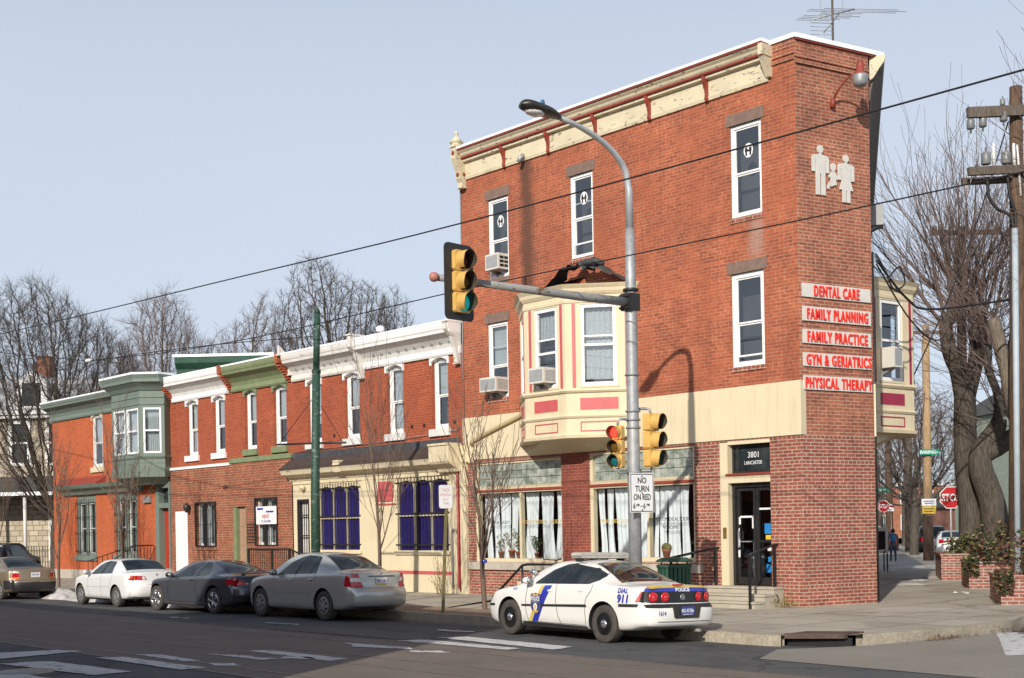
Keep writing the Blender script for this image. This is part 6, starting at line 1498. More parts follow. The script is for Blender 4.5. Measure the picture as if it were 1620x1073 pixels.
def wheel(t, fr, x, y, r, w, style, wz):
    s = 1 if y > 0 else -1; b = MB(); o = (x, y, wz); ax = (0, s, 0); rr = r * {'steel': .60, 'cap': .62, 'alloy': .70}[style]
    b.lathe([(rr, -w), (r * .95, -w), (r, -w + .03), (r, -.03), (r * .985, -.008), (r * .93, .004), (rr + .02, .0), (rr, -.012)], 36, o, ax); b.lathe([(rr * .98, -w), (rr * .98, -.06)], 24, o, ax)
    wh = b.build('wheel', M['tyre'], t, fr)
    b = MB()
    P3 = lambda q, a, h: (x + q * cos(a), y + s * h, wz + q * sin(a))
    if style == 'steel':
        b.lathe([(rr, -.012), (rr * .96, .006), (rr * .92, -.01), (rr * .86, -.055), (rr * .55, -.028), (rr * .42, -.012), (rr * .3, -.012), (.0, -.02)], 36, o, ax); b.build('rim', M['steelwheel'], wh, fr)
        b = MB()
        for k in range(14): a = 2 * pi * k / 14; b.lathe([(.020, -.040), (.020, -.026), (0, -.025)], 8, P3(rr * .68, a, 0), ax)
        b.build('slots', M['dark'], wh, fr)
        b = MB(); b.lathe([(rr * .40, -.014), (rr * .38, .004), (rr * .24, .02), (0, .024)], 20, o, ax); b.build('hub_cap', M['chrome'], wh, fr)
    elif style == 'cap':
        b.lathe([(rr, -.012), (rr * .97, .0), (rr * .90, -.004), (rr * .5, .012), (rr * .25, .022), (0, .024)], 36, o, ax); b.build('rim', M['hubgrey'], wh, fr)
        b = MB()
        for k in range(7):
            a = 2 * pi * k / 7; da = .19
            b.poly([P3(rr * .40, a - .08, .0215), P3(rr * .40, a + .08, .0215), P3(rr * .80, a + da, .006), P3(rr * .80, a - da, .006)] if s > 0 else [P3(rr * .80, a - da, .006), P3(rr * .80, a + da, .006), P3(rr * .40, a + .08, .0215), P3(rr * .40, a - .08, .0215)])
        b.build('slots', M['dark'], wh, fr)
    else:
        b.lathe([(rr, -.02), (rr * .985, .002), (rr * .93, .002), (rr * .92, -.05)], 40, o, ax); b.lathe([(0, -.055), (rr * .95, -.055)], 30, o, ax); n5 = 5
        b.v and None
        for k in range(n5):
            for dd in (-.13, .13):
                a = 2 * pi * k / n5 + dd * .2; a2 = 2 * pi * k / n5 + dd * 1.6
                b.tube([P3(rr * .12, a, .0), P3(rr * .55, a + dd * .5, -.006), P3(rr * .94, a2, -.006)], [.022, .019, .02], 6)
        b.lathe([(rr * .22, -.02), (rr * .2, .008), (0, .012)], 16, o, ax); b.build('rim', M['chrome'], wh, fr)
        b = MB(); b.lathe([(0, -.052), (rr * .9, -.052)], 24, o, ax); b.build('brake', M['dark'], wh, fr)
    return wh
def lines(mb, B, path, w=.006, off=.004, side=1):
    """a thin shut line on the body side"""
    P_ = resample(path, max(4, int(len(path) * 8))); 
    for i in range(len(P_) - 1):
        (x0, z0), (x1, z1) = P_[i], P_[i + 1]; d = Vector((x1 - x0, z1 - z0)); L = d.length
        if L < 1e-6: continue
        nx, nz = -d.y / L * w, d.x / L * w
        q = [(x0 - nx, z0 - nz), (x1 - nx, z1 - nz), (x1 + nx, z1 + nz), (x0 + nx, z0 + nz)]
        mb.poly([(x, side * (B.Y(x, z) + off), z) for x, z in q])
def rear_lines(mb, B, path, w=.005, off=.004):
    P_ = resample(path, max(6, int(len(path) * 6))); X = B.c['xr']
    for i in range(len(P_) - 1):
        (x0, z0), (x1, z1) = P_[i], P_[i + 1]; d = Vector((x1 - x0, z1 - z0)); L = d.length
        if L < 1e-6: continue
        nx, nz = -d.y / L * w, d.x / L * w
        mb.poly([(B.endx(True, y, z, X) - off, y, z) for y, z in ((x0 - nx, z0 - nz), (x1 - nx, z1 - nz), (x1 + nx, z1 + nz), (x0 + nx, z0 + nz))])
def side_text(mb, B, txt, x, z, size, sx=1, weight=.0, off=.006, shear=0, side=1):
    vs, fs = textmesh(txt, weight, 0, shear); x0, x1 = min(v[0] for v in vs), max(v[0] for v in vs); b0 = len(mb.v)
    for v in vs:
        X = x - (v[0] - (x0 + x1) / 2) * size * sx * side; Z = z + v[1] * size; mb.v.append((X, side * (B.Y(X, Z) + off), Z))
    for f in fs: mb.face([b0 + i for i in f])
def rear_text(mb, B, txt, y, z, size, sx=1, weight=.0, off=.008, flatx=None):
    vs, fs = textmesh(txt, weight, 0, 0); x0, x1 = min(v[0] for v in vs), max(v[0] for v in vs); b0 = len(mb.v)
    for v in vs:
        Y_ = y - (v[0] - (x0 + x1) / 2) * size * sx; Z = z + v[1] * size; mb.v.append(((flatx if flatx is not None else B.endx(True, Y_, Z, B.c['xr'])) - off, Y_, Z))
    for f in fs: mb.face([b0 + i for i in f])
def mirror(t, fr, B, x, z, m, s=1):
    y = B.Y(x, z - .05); b = MB(); b.ball((x + .03, s * (y + .13), z), .1, 10, (.75, 1.15, .72)); b.tube([(x + .02, s * (y - .02), z - .06), (x + .03, s * (y + .07), z - .02)], .03, 6); mm = b.build('mirror', m, t, fr)
    b = MB(); b.lathe([(.0, .002), (.075, 0)], 12, (x - .042, s * (y + .13), z), (-1, 0, 0)); b.build('mirror_glass', M['hubgrey'], mm, fr)
def wheels(t, fr, c, style):
    for x in (0, c['wb']):
        for s in (1, -1): wheel(t, fr, x, s * c['track'], c['wr'], c['tw'], style, c['wz'])
def common(t, fr, B, paint, wins, rear_glass, front_glass, wells):
    body = make_body(B, 'body', paint, t, fr, wells)
    for lo, hi in wins:
        for s in (1, -1):
            b = MB(); side_patch(b, B, lo, hi, .005, 16, 6, s); b.build('side_window', M['carglass'], t, fr)
    b = MB(); top_patch(b, B, *rear_glass[:4], ease=rear_glass[4]); b.build('rear_window', M['carglass'], t, fr)
    b = MB(); top_patch(b, B, *front_glass[:4], ease=front_glass[4]); b.build('windscreen', M['carglass'], t, fr)
    b = MB(); b.box(.35, B.c['wb'] - .35, -.7, .7, B.c['wz'] - .12, B.c['wz'] + .1); b.build('underbody', M['plastic'], t, fr)
    return body
def plate(t, fr, B, z, lines_, m1, m2, x=None, w=.155, h=.078, strip=None):
    fx = (x if x is not None else B.endx(True, 0, z, B.c['xr'])) - .01
    b = MB(); b.box(fx - .006, fx, -w, w, z - h, z + h); p = b.build('number_plate', m1, t, fr)
    b = MB()
    for (txt, dz, sz, sx) in lines_: rear_text(b, B, txt, 0, z + dz, sz, sx, .02, .0075, fx)
    b.build('lettering', m2, p, fr)
    if strip: b = MB(); b.box(fx - .0075, fx - .006, -w, w, z - h, z - h + .035); b.build('plate_strip', strip, p, fr)

# ---- the police saloon
cz = dict(wb=2.807, track=.90, wr=.338, tw=.215, wz=.335, xr=-1.02, xf=3.78,
    hw=[(-1.02, .80), (-.85, .875), (-.5, .915), (0, .928), (1.4, .930), (2.6, .925), (3.2, .90), (3.6, .83), (3.78, .74)],
    top=[(-1.02, .985), (-.80, 1.035), (-.45, 1.045), (-.22, 1.075), (.15, 1.26), (.55, 1.405), (.85, 1.452), (1.25, 1.470), (1.6, 1.455), (1.95, 1.365), (2.40, 1.155), (2.68, 1.00), (2.8, .965), (3.3, .875), (3.65, .75), (3.78, .64)],
    belt=[(-1.02, .93), (-.5, 1.0), (0, 1.015), (.8, 1.015), (1.6, .985), (2.4, .95), (2.9, .90), (3.4, .80), (3.78, .58)],
    rw=[(-1.02, .70), (-.5, .72), (-.25, .70), (.15, .60), (.6, .575), (1.2, .585), (1.7, .595), (2.1, .64), (2.6, .72), (3.0, .72), (3.78, .60)],
    crown=[(-1.02, .022), (-.3, .03), (.2, .06), (.7, .075), (1.4, .07), (1.9, .06), (2.6, .05), (3.3, .05), (3.78, .03)],
    bot=[(-1.02, .32), (-.6, .24), (.4, .20), (2.4, .20), (3.2, .19), (3.78, .24)],
    rear=[(.2, -.96), (.30, -1.05), (.36, -1.14), (.55, -1.17), (.66, -1.16), (.70, -1.08), (.92, -1.03), (1.0, -1.0)], front=[(.2, 3.80), (.35, 3.93), (.55, 3.97), (.62, 3.93), (.75, 3.82)], rcurve=.17, fcurve=.30)
pr, pf = Vector((1.58, 23.12)), Vector((-.12, 25.43)); dirp = (pf - pr).normalized(); azp = math.degrees(math.atan2(dirp.x, dirp.y))
lat = Vector((dirp.y, -dirp.x)); cen = pr + lat * .90
class CarFr(Fr):
    def __init__(s, X, Y, az, roll=0, Z=0): s.M = Matrix.Translation((X, Y, Z)) @ Matrix.Rotation(radians(90 - az), 4, 'Z') @ Matrix.Rotation(radians(roll), 4, 'X')
fp_ = CarFr(cen.x, cen.y, azp, 1.6, -.028)
PB = CarBody(cz)
pc = thing('police_car', 'white police saloon with blue and yellow stripes, shield and DIAL 911', 'car', fp_, (1.4, 0, 0))
WP = paintm('police_white', (.78, .77, .73), 0, .3, dirtz=.42)
body = common(pc, fp_, PB, WP,
    [([(2.02, 1.0), (1.36, 1.015)], [(2.02, 1.025), (1.62, 1.275), (1.32, 1.375), (1.06, 1.405)]), ([(1.30, 1.015), (.42, 1.03), (.22, 1.10)], [(1.00, 1.405), (.72, 1.40), (.42, 1.355), (.20, 1.24), (.17, 1.17)])],
    (-.19, .66, .63, .50, .0), (2.45, 1.72, .62, .52, .0), [(0, .405), (2.807, .405)])
wheels(pc, fp_, cz, 'steel')
b = MB(); side_patch(b, PB, [(2.38, .57), (-.02 + .45, .62)], [(2.38, .605), (.45, .665)], .016, 20, 1); side_patch(b, PB, [(2.38, .57), (.45, .62)], [(2.38, .605), (.45, .665)], .016, 20, 1, -1)
side_patch(b, PB, [(3.3, .55), (3.62, .54)], [(3.3, .59), (3.62, .585)], .014, 6, 1); side_patch(b, PB, [(-.42, .655), (-.86, .665)], [(-.42, .705), (-.86, .715)], .012, 8, 1)
b.build('rubbing_strip', M['plastic'], pc, fp_)
b = MB(); side_patch(b, PB, [(2.36, .20), (.44, .20)], [(2.36, .285), (.44, .27)], .014, 20, 2); side_patch(b, PB, [(2.36, .20), (.44, .20)], [(2.36, .285), (.44, .27)], .014, 20, 2, -1); b.build('sill', M['plastic'], pc, fp_)
b = MB(); side_patch(b, PB, [(1.375, 1.012), (1.285, 1.014)], [(1.075, 1.41), (.985, 1.41)], .007, 2, 6); side_patch(b, PB, [(.60, 1.03), (.52, 1.03)], [(.50, 1.375), (.42, 1.36)], .008, 2, 6); b.build('window_pillar', M['plastic'], pc, fp_)
b = MB(); rear_patch(b, PB, [(.80, .655), (-.80, .655)], [(.80, .715), (-.80, .715)], .008, 24, 1); b.build('bumper_strip', M['plastic'], pc, fp_)
b = MB()
lines(b, PB, [(2.22, .98), (2.26, .7), (2.25, .45), (2.18, .30)]); lines(b, PB, [(1.34, 1.0), (1.335, .7), (1.28, .42), (1.2, .29)]); lines(b, PB, [(.30, 1.03), (.34, .9), (.46, .78), (.50, .6), (.48, .3)]); lines(b, PB, [(2.2, .29), (.5, .285)], .004)
rear_lines(b, PB, [(.80, .735), (-.80, .735)], .006); rear_lines(b, PB, [(.62, .41), (-.62, .41)], .006)
b.build('shut_lines', M['bronze'], pc, fp_)
# rear face: black panel with four round lamps
b = MB(); rear_patch(b, PB, [(.795, .742), (-.795, .742)], [(.765, .93), (-.765, .93)], .007, 28, 4); side_patch(b, PB, [(-.80, .742), (-.935, .745)], [(-.86, .93), (-.925, .93)], .008, 4, 3); panel = b.build('rear_panel', M['black'], pc, fp_)
for y, lit in ((.635, 'lampred'), (.40, 'lampred'), (-.40, 'lampred'), (-.635, 'lampred')):
    b = MB(); zc = .832; x0 = PB.endx(True, y, zc, -1.02) - .010; tl = Vector((-1, (.9 if y > 0 else -.9) * (abs(y) - .2) * .8, 0)); b.lathe([(.088, 0), (.086, .012), (.055, .02), (.03, .012), (0, .016)], 20, (x0, y, zc), tl); tl_ = b.build('tail_lamp', M['lampredlit'], pc, fp_)
    b = MB(); b.lathe([(.028, .018), (.024, .024), (0, .025)], 14, (x0, y, zc), tl); b.build('lamp_core', mat('lamp_core', (.55, .08, .09), .2), tl_, fp_)
b = MB(); side_patch(b, PB, [(-.80, .745), (-.86, .745)], [(-.855, .925), (-.89, .925)], .011, 2, 2); b.build('side_marker', M['signred'], pc, fp_)
b = MB(); b.lathe([(.055, 0), (.05, .008), (.035, .008), (.033, 0)], 16, (PB.endx(True, 0, .83, -1.02) - .008, 0, .83), (-1, 0, 0)); b.obox((PB.endx(True, 0, .83, -1.02) - .012, 0, .825), (1, 0, 0), (0, .8, .6), (0, -.6, .8), .004, .06, .012); b.build('emblem', M['chrome'], pc, fp_)
b = MB(); rear_patch(b, PB, [(.765, .93), (-.765, .93)], [(.735, .985), (-.735, .985)], .007, 24, 2); b.build('blue_stripe', M['policeblue'], pc, fp_)
b = MB(); top_patch(b, PB, -1.0, -.86, .69, .69, .006, 4, 16); b.build('yellow_stripe', M['policegold'], pc, fp_)
b = MB(); rear_text(b, PB, 'POLICE', -.03, .930, .060, 1.2, .03, .014); b.build('lettering', M['signwhite'], pc, fp_)
b = MB(); b.box(-.965, -.90, -.1, .1, 1.03, 1.05); b.build('high_brake_lamp', M['signred'], pc, fp_)
fx = PB.endx(True, 0, .58, -1.02) - .005
b = MB(); b.prism([(.33, .70), (.29, .49), (.27, .47), (-.27, .47), (-.29, .49), (-.33, .70)], fx - .006, fx + .03, 'x'); b.build('plate_recess', M['bronze'], pc, fp_)
plate(pc, fp_, PB, .59, [('MG-9578A', -.022, .062, .72), ('MUNICIPAL GOVT', -.065, .02, 1.0)], M['plateblue'], M['signwhite'], fx - .006)
b = MB(); side_text(b, PB, 'DIAL', -.52, .900, .085, .95, .015, .02, shear=.2); side_text(b, PB, '911', -.53, .735, .135, 1.0, .035, .02, shear=.1); rear_text(b, PB, '1614', .54, .52, .075, .72, .02); side_text(b, PB, '1614', 2.62, .865, .06, .8, .01, shear=.3)
b.build('lettering', M['policeblue'], pc, fp_)
b = MB(); side_patch(b, PB, [(2.075, .29), (1.90, .29)], [(1.70, .975), (1.47, .985)], .005, 4, 14); b.build('blue_stripe', M['policeblue'], pc, fp_)
b = MB(); side_patch(b, PB, [(2.17, .29), (2.095, .29)], [(1.80, .972), (1.72, .974)], .005, 2, 14); b.build('yellow_stripe', M['policegold'], pc, fp_)
shd = [(-.155, .17), (-.12, .20), (-.07, .185), (0, .21), (.07, .185), (.12, .20), (.155, .17), (.14, .05), (.155, -.06), (.10, -.16), (0, -.22), (-.10, -.16), (-.155, -.06), (-.14, .05)]
def shield(mb, s, off, x=1.93, z=.635):
    pts = [(x + px * s, z + pz * s * .95) for px, pz in shd]; mb.poly([(px, PB.Y(px, pz) + off, pz) for px, pz in pts])
b = MB(); shield(b, 1.0, .019); bd = b.build('police_badge', mat('badge_brown', (.16, .10, .14), .5), pc, fp_)
b = MB(); shield(b, .87, .021); b.build('badge_field', mat('badge_blue', (.04, .05, .17), .5), bd, fp_)
b = MB(); side_text(b, PB, 'POLICE', 1.93, .685, .075, .72, .03, .0235); b.poly([(x, PB.Y(x, z) + .0225, z) for x, z in ((2.03, .66), (1.83, .66), (1.83, .655), (2.03, .655))]); b.build('badge_lettering', M['signwhite'], bd, fp_)
b = MB(); b.poly([(1.93 + .06 * cos(a), PB.Y(1.93, .57) + .023, .57 + .07 * sin(a)) for a in [k * pi / 8 for k in range(16)]]); b.build('badge_oval', M['signwhite'], bd, fp_)
b = MB(); b.poly([(1.93 + .03 * cos(a), PB.Y(1.93, .565) + .0245, .565 + .045 * sin(a)) for a in [k * pi / 8 for k in range(16)]]); b.poly([(x, PB.Y(x, z) + .0245, z) for x, z in ((2.02, .50), (1.84, .50), (1.88, .46), (1.98, .46))]); b.poly([(x, PB.Y(x, z) + .0245, z) for x, z in ((2.03, .775), (1.83, .775), (1.85, .80), (2.01, .80))]); b.build('badge_gold', M['policegold'], bd, fp_)
for x, z in ((1.52, .88), (.62, .905)):
    b = MB(); y = PB.Y(x, z); b.ball((x, y + .004, z), .09, 10, (1.0, .14, .28)); b.build('door_handle', WP, pc, fp_)
mirror(pc, fp_, PB, 2.08, 1.06, WP); mirror(pc, fp_, PB, 2.08, 1.06, WP, -1)
b = MB(); y = PB.Y(2.08, 1.06); b.ball((2.14, y - .0, 1.22), .09, 10, (1.1, .7, .6)); b.tube([(2.14, y - .02, 1.05), (2.14, y, 1.18)], .015, 6); b.build('spot_lamp', M['chrome'], pc, fp_)
# light bar on the roof
b = MB(); zr = 1.535
b.prism([(-.60, zr), (-.56, zr - .045), (.56, zr - .045), (.60, zr), (.58, zr + .05), (.52, zr + .065), (-.52, zr + .065), (-.58, zr + .05)], 1.02, 1.30, 'x')
lm, lt, lb_, lo_ = _new('scuffed_clear_plastic'); lc_ = objco(lt); lt.links.new(mixc(lt, noise(lt, lc_, 7, 4), (.26, .24, .22), (.62, .58, .52)), lb_.inputs['Base Color']); lb_.inputs['Roughness'].default_value = .2
bar = b.build('light_bar', lm, pc, fp_)
b = MB(); b.prism([(-.605, zr - .004), (.605, zr - .004), (.605, zr + .004), (-.605, zr + .004)], 1.015, 1.305, 'x'); b.build('bar_seam', M['galvdull'], bar, fp_)
b = MB(); b.box(1.05, 1.27, -.54, .54, zr - .06, zr - .04)
for y in (-.5, .5, -.1, .15): b.box(1.08, 1.24, y - .03, y + .03, 1.40, zr - .06)
b.build('bar_mount', M['plastic'], bar, fp_)
b = MB(); b.tube([(-.85, -.35, .24), (-1.08, -.42, .235)], .03, 8); b.build('exhaust', M['rusty'], pc, fp_)

# ---- silver saloon
def place_car(nx, ny, fx, fy, track, roll=0):
    r_, f_ = Vector((nx, ny)), Vector((fx, fy)); d = (f_ - r_).normalized(); az = math.degrees(math.atan2(d.x, d.y)); l_ = Vector((d.y, -d.x)); c = r_ + l_ * track
    return CarFr(c.x, c.y, az, roll, -.02)
cs = dict(wb=2.72, track=.87, wr=.325, tw=.205, wz=.325, xr=-1.02, xf=3.62,
    hw=[(-1.02, .76), (-.85, .85), (-.5, .89), (0, .90), (1.4, .90), (2.6, .895), (3.1, .87), (3.45, .80), (3.62, .70)],
    top=[(-1.02, 1.035), (-.9, 1.075), (-.55, 1.09), (-.38, 1.115), (0, 1.29), (.35, 1.425), (.6, 1.47), (1.1, 1.492), (1.45, 1.48), (1.8, 1.395), (2.25, 1.18), (2.5, 1.055), (2.7, 1.01), (3.2, .92), (3.5, .79), (3.62, .68)],
    belt=[(-1.02, .98), (-.5, 1.04), (0, 1.03), (.8, 1.0), (1.6, .965), (2.4, .945), (2.9, .90), (3.3, .80), (3.62, .6)],
    rw=[(-1.02, .66), (-.5, .67), (-.3, .65), (0, .585), (.5, .555), (1.1, .565), (1.6, .575), (2.0, .62), (2.5, .69), (3.0, .68), (3.62, .56)],
    crown=[(-1.02, .025), (-.4, .035), (.1, .06), (.6, .075), (1.4, .07), (1.9, .06), (2.5, .05), (3.3, .05), (3.62, .03)],
    bot=[(-1.02, .33), (-.6, .24), (.4, .21), (2.3, .21), (3.1, .20), (3.62, .25)],
    rear=[(.25, -1.0), (.33, -1.08), (.42, -1.15), (.62, -1.16), (.70, -1.10), (.8, -1.05), (1.0, -1.04), (1.06, -1.0)], front=[(.2, 3.58), (.4, 3.68), (.6, 3.68), (.75, 3.62)], rcurve=.15, fcurve=.42)
fs2 = place_car(-4.38, 30.14, -6.22, 32.14, .87, 1.0); fs2.M = fs2.M @ Matrix.Diagonal((1, 1, 1.06, 1)); SB = CarBody(cs)
sv = thing('parked_car', 'silver grey saloon with red and clear tail lamps, parked behind the police car', 'car', fs2, (1.3, 0, 0), 'cars parked along the avenue kerb')
SP = paintm('silver_paint', (.50, .52, .49), .4, .27)
common(sv, fs2, SB, SP, [([(1.92, .985), (1.20, 1.005)], [(1.92, 1.01), (1.52, 1.27), (1.2, 1.385), (1.0, 1.415)]), ([(1.14, 1.008), (.30, 1.03)], [(.94, 1.417), (.62, 1.41), (.46, 1.375), (.36, 1.2)])],
    (-.34, .44, .60, .485, .0), (2.30, 1.56, .60, .50, .0), [(0, .395), (2.72, .395)])
wheels(sv, fs2, cs, 'cap')
b = MB(); side_patch(b, SB, [(1.21, 1.0), (1.13, 1.003)], [(1.01, 1.42), (.93, 1.42)], .007, 2, 6); side_patch(b, SB, [(.58, 1.02), (.55, 1.02)], [(.49, 1.36), (.46, 1.36)], .008, 2, 5); b.build('window_pillar', M['plastic'], sv, fs2)
b = MB(); lines(b, SB, [(2.1, .96), (2.14, .7), (2.1, .4), (2.02, .3)]); lines(b, SB, [(1.17, 1.0), (1.16, .7), (1.1, .4), (1.05, .3)]); lines(b, SB, [(.32, 1.02), (.36, .85), (.46, .7), (.44, .4)]); lines(b, SB, [(2.02, .3), (.46, .3)]); rear_lines(b, SB, [(.66, .72), (-.66, .72)], .006); lines(b, SB, [(-.42, .93), (-.42, .77), (-.28, .77), (-.28, .93), (-.42, .93)], .003)
b.build('shut_lines', M['acgrey'], sv, fs2)
b = MB(); side_patch(b, SB, [(2.1, .56), (.5, .59)], [(2.1, .60), (.5, .63)], .010, 20, 1); b.build('rubbing_strip', SP, sv, fs2)
for s in (1, -1):
    b = MB(); rear_patch(b, SB, [(s * .50, .735), (s * .775, .735)], [(s * .60, 1.035), (s * .74, 1.03)], .008, 8, 6)
    if s > 0: side_patch(b, SB, [(-.80, .76), (-.93, .75)], [(-.80, .98), (-.90, 1.0)], .009, 5, 4)
    tl = b.build('tail_lamp', M['lampred'], sv, fs2)
    b = MB(); rear_patch(b, SB, [(s * .535, .86), (s * .775, .86)], [(s * .565, .94), (s * .76, .94)], .011, 6, 2)
    b.build('clear_lens', M['lampclear'], tl, fs2)
b = MB(); rear_patch(b, SB, [(.36, .965), (-.36, .965)], [(.38, .985), (-.38, .985)], .022, 8, 1); b.build('boot_trim', M['bronze'], sv, fs2)
b = MB(); b.ball((SB.endx(True, 0, 1.03, -1.02) - .01, 0, 1.035), .045, 12, (.2, 1, .8)); b.build('emblem', M['chrome'], sv, fs2)
plate(sv, fs2, SB, .86, [('FBZ 1186', -.02, .06, .75)], M['signwhite'], M['policeblue'], w=.155, strip=M['policegold'])
for x, z in ((1.38, .865), (.50, .89)): b = MB(); b.ball((x, SB.Y(x, z) + .01, z), .085, 10, (1, .2, .22)); b.build('door_handle', M['chrome'], sv, fs2)
mirror(sv, fs2, SB, 1.95, 1.03, SP); mirror(sv, fs2, SB, 1.95, 1.03, SP, -1)
b = MB(); b.tube([(-.85, -.45, .25), (-1.06, -.48, .24)], .028, 8); b.build('exhaust', M['galvdull'], sv, fs2)

# ---- dark grey coupe
cg = dict(wb=2.85, track=.89, wr=.335, tw=.225, wz=.333, xr=-.95, xf=3.60,
    hw=[(-.95, .77), (-.75, .86), (-.4, .905), (0, .915), (.5, .89), (1.4, .885), (2.4, .90), (2.9, .895), (3.3, .84), (3.6, .70)],
    top=[(-.95, .965), (-.8, 1.0), (-.5, 1.02), (-.3, 1.06), (.1, 1.22), (.5, 1.335), (.85, 1.385), (1.2, 1.392), (1.5, 1.36), (1.85, 1.25), (2.3, 1.045), (2.5, .965), (2.7, .94), (3.2, .85), (3.5, .73), (3.6, .66)],
    belt=[(-.95, .92), (-.4, .965), (0, .96), (.8, .94), (1.6, .91), (2.4, .885), (2.9, .85), (3.3, .75), (3.6, .56)],
    rw=[(-.95, .68), (-.4, .66), (0, .58), (.5, .53), (1.1, .53), (1.6, .56), (2.0, .62), (2.5, .70), (3.0, .69), (3.6, .56)],
    crown=[(-.95, .025), (-.3, .04), (.2, .07), (.8, .09), (1.4, .08), (1.9, .06), (2.5, .05), (3.6, .03)],
    bot=[(-.95, .33), (-.5, .22), (.4, .17), (2.4, .17), (3.1, .16), (3.6, .22)],
    rear=[(.2, -.9), (.33, -.98), (.5, -1.03), (.66, -1.0), (.8, -.93), (1.0, -.93)], front=[(.2, 3.55), (.4, 3.68), (.6, 3.66), (.75, 3.56)], rcurve=.26, fcurve=.46)
fg = place_car(-7.69, 33.49, -9.46, 35.27, .89, .8); GB = CarBody(cg)
gc = thing('parked_car', 'dark grey two-door coupe with bright alloy wheels and thin boot spoiler', 'car', fg, (1.4, 0, 0), 'cars parked along the avenue kerb')
GP = paintm('graphite_paint', (.085, .095, .115), .35, .25)
common(gc, fg, GB, GP, [([(2.02, .92), (1.0, .955)], [(2.02, .945), (1.6, 1.17), (1.25, 1.29), (.92, 1.325)]), ([(.93, .96), (.42, .985), (.34, 1.03)], [(.84, 1.325), (.62, 1.29), (.42, 1.16), (.33, 1.06)])],
    (-.28, .62, .60, .45, .0), (2.32, 1.56, .60, .48, .0), [(0, .405), (2.85, .405)])
wheels(gc, fg, cg, 'alloy')
b = MB(); lines(b, GB, [(2.18, .9), (2.24, .6), (2.16, .3)]); lines(b, GB, [(.88, .95), (.86, .6), (.76, .28)]); lines(b, GB, [(2.16, .28), (.76, .28)]); rear_lines(b, GB, [(.7, .68), (-.7, .68)], .006); b.build('shut_lines', M['black'], gc, fg)
for s in (1, -1):
    b = MB(); rear_patch(b, GB, [(s * .42, .755), (s * .80, .735)], [(s * .46, .80), (s * .62, .86), (s * .76, .93)], .010, 8, 5)
    if s > 0: side_patch(b, GB, [(-.56, .765), (-.86, .74)], [(-.60, .87), (-.74, .915), (-.86, .93)], .011, 8, 5)
    tl = b.build('tail_lamp', M['lampred'], gc, fg); b = MB(); b.ball((GB.endx(True, s * .46, .77, -.95) - .01, s * .46, .775), .03, 8, (.5, 1, 1)); b.build('clear_lens', M['lampclear'], tl, fg)
b = MB(); b.prism([(-1.03, 1.035), (-.80, 1.05), (-.80, 1.065), (-1.03, 1.06)], -.68, .68, 'y'); b.box(-.98, -.9, -.62, -.55, .98, 1.04); b.box(-.98, -.9, .55, .62, .98, 1.04); b.build('spoiler', GP, gc, fg)
b = MB(); rear_patch(b, GB, [(.76, .32), (-.76, .32)], [(.78, .48), (-.78, .48)], .008, 16, 2); b.build('rear_skirt', M['plastic'], gc, fg)
b = MB(); b.ball((1.06, GB.Y(1.06, .85) + .01, .85), .085, 10, (1, .2, .24)); b.build('door_handle', M['plastic'], gc, fg)
mirror(gc, fg, GB, 2.0, .985, M['black']); mirror(gc, fg, GB, 2.0, .985, M['black'], -1)

# ---- small white saloon
cw = dict(wb=2.465, track=.815, wr=.30, tw=.18, wz=.30, xr=-.95, xf=3.28,
    hw=[(-.95, .70), (-.8, .79), (-.5, .83), (0, .842), (1.3, .845), (2.3, .84), (2.8, .82), (3.1, .76), (3.28, .66)],
    top=[(-.95, .985), (-.85, 1.02), (-.5, 1.035), (-.36, 1.06), (-.05, 1.22), (.2, 1.345), (.4, 1.372), (.9, 1.385), (1.25, 1.37), (1.55, 1.30), (2.0, 1.08), (2.2, .985), (2.4, .955), (2.9, .87), (3.2, .73), (3.28, .66)],
    belt=[(-.95, .93), (-.5, .975), (0, .965), (.8, .945), (1.5, .915), (2.2, .89), (2.8, .80), (3.28, .56)],
    rw=[(-.95, .62), (-.5, .64), (-.3, .63), (0, .58), (.4, .555), (1.0, .56), (1.5, .575), (2.0, .63), (2.4, .66), (3.28, .52)],
    crown=[(-.95, .025), (-.4, .03), (.1, .05), (.5, .06), (1.4, .06), (2.3, .05), (3.28, .03)],
    bot=[(-.95, .32), (-.5, .24), (.4, .21), (2.1, .21), (2.9, .2), (3.28, .25)],
    rear=[(.25, -.9), (.33, -.96), (.45, -1.01), (.6, -1.01), (.68, -.97), (.8, -.94), (1.0, -.92)], front=[(.2, 3.24), (.4, 3.34), (.6, 3.32), (.7, 3.26)], rcurve=.22, fcurve=.4)
fw = place_car(-11.36, 37.38, -12.92, 39.17, .815, .6); WB = CarBody(cw)
wc = thing('parked_car', 'small white saloon with wide amber and red tail lamps beside the snow heap', 'car', fw, (1.2, 0, 0), 'cars parked along the avenue kerb')
WW = paintm('white_car_paint', (.76, .77, .76), 0, .32)
common(wc, fw, WB, WW, [([(1.68, .93), (1.0, .95)], [(1.68, .955), (1.32, 1.19), (1.08, 1.285), (.86, 1.315)]), ([(.94, .952), (.24, .97)], [(.80, 1.318), (.5, 1.31), (.36, 1.285), (.28, 1.12)])],
    (-.32, .24, .62, .535, .0), (2.04, 1.42, .58, .5, .0), [(0, .365), (2.465, .365)])
wheels(wc, fw, cw, 'cap')
b = MB(); side_patch(b, WB, [(1.01, .95), (.93, .953)], [(.87, 1.32), (.79, 1.32)], .007, 2, 5); side_patch(b, WB, [(.48, .965), (.455, .965)], [(.42, 1.3), (.395, 1.3)], .008, 2, 5); b.build('window_pillar', M['plastic'], wc, fw)
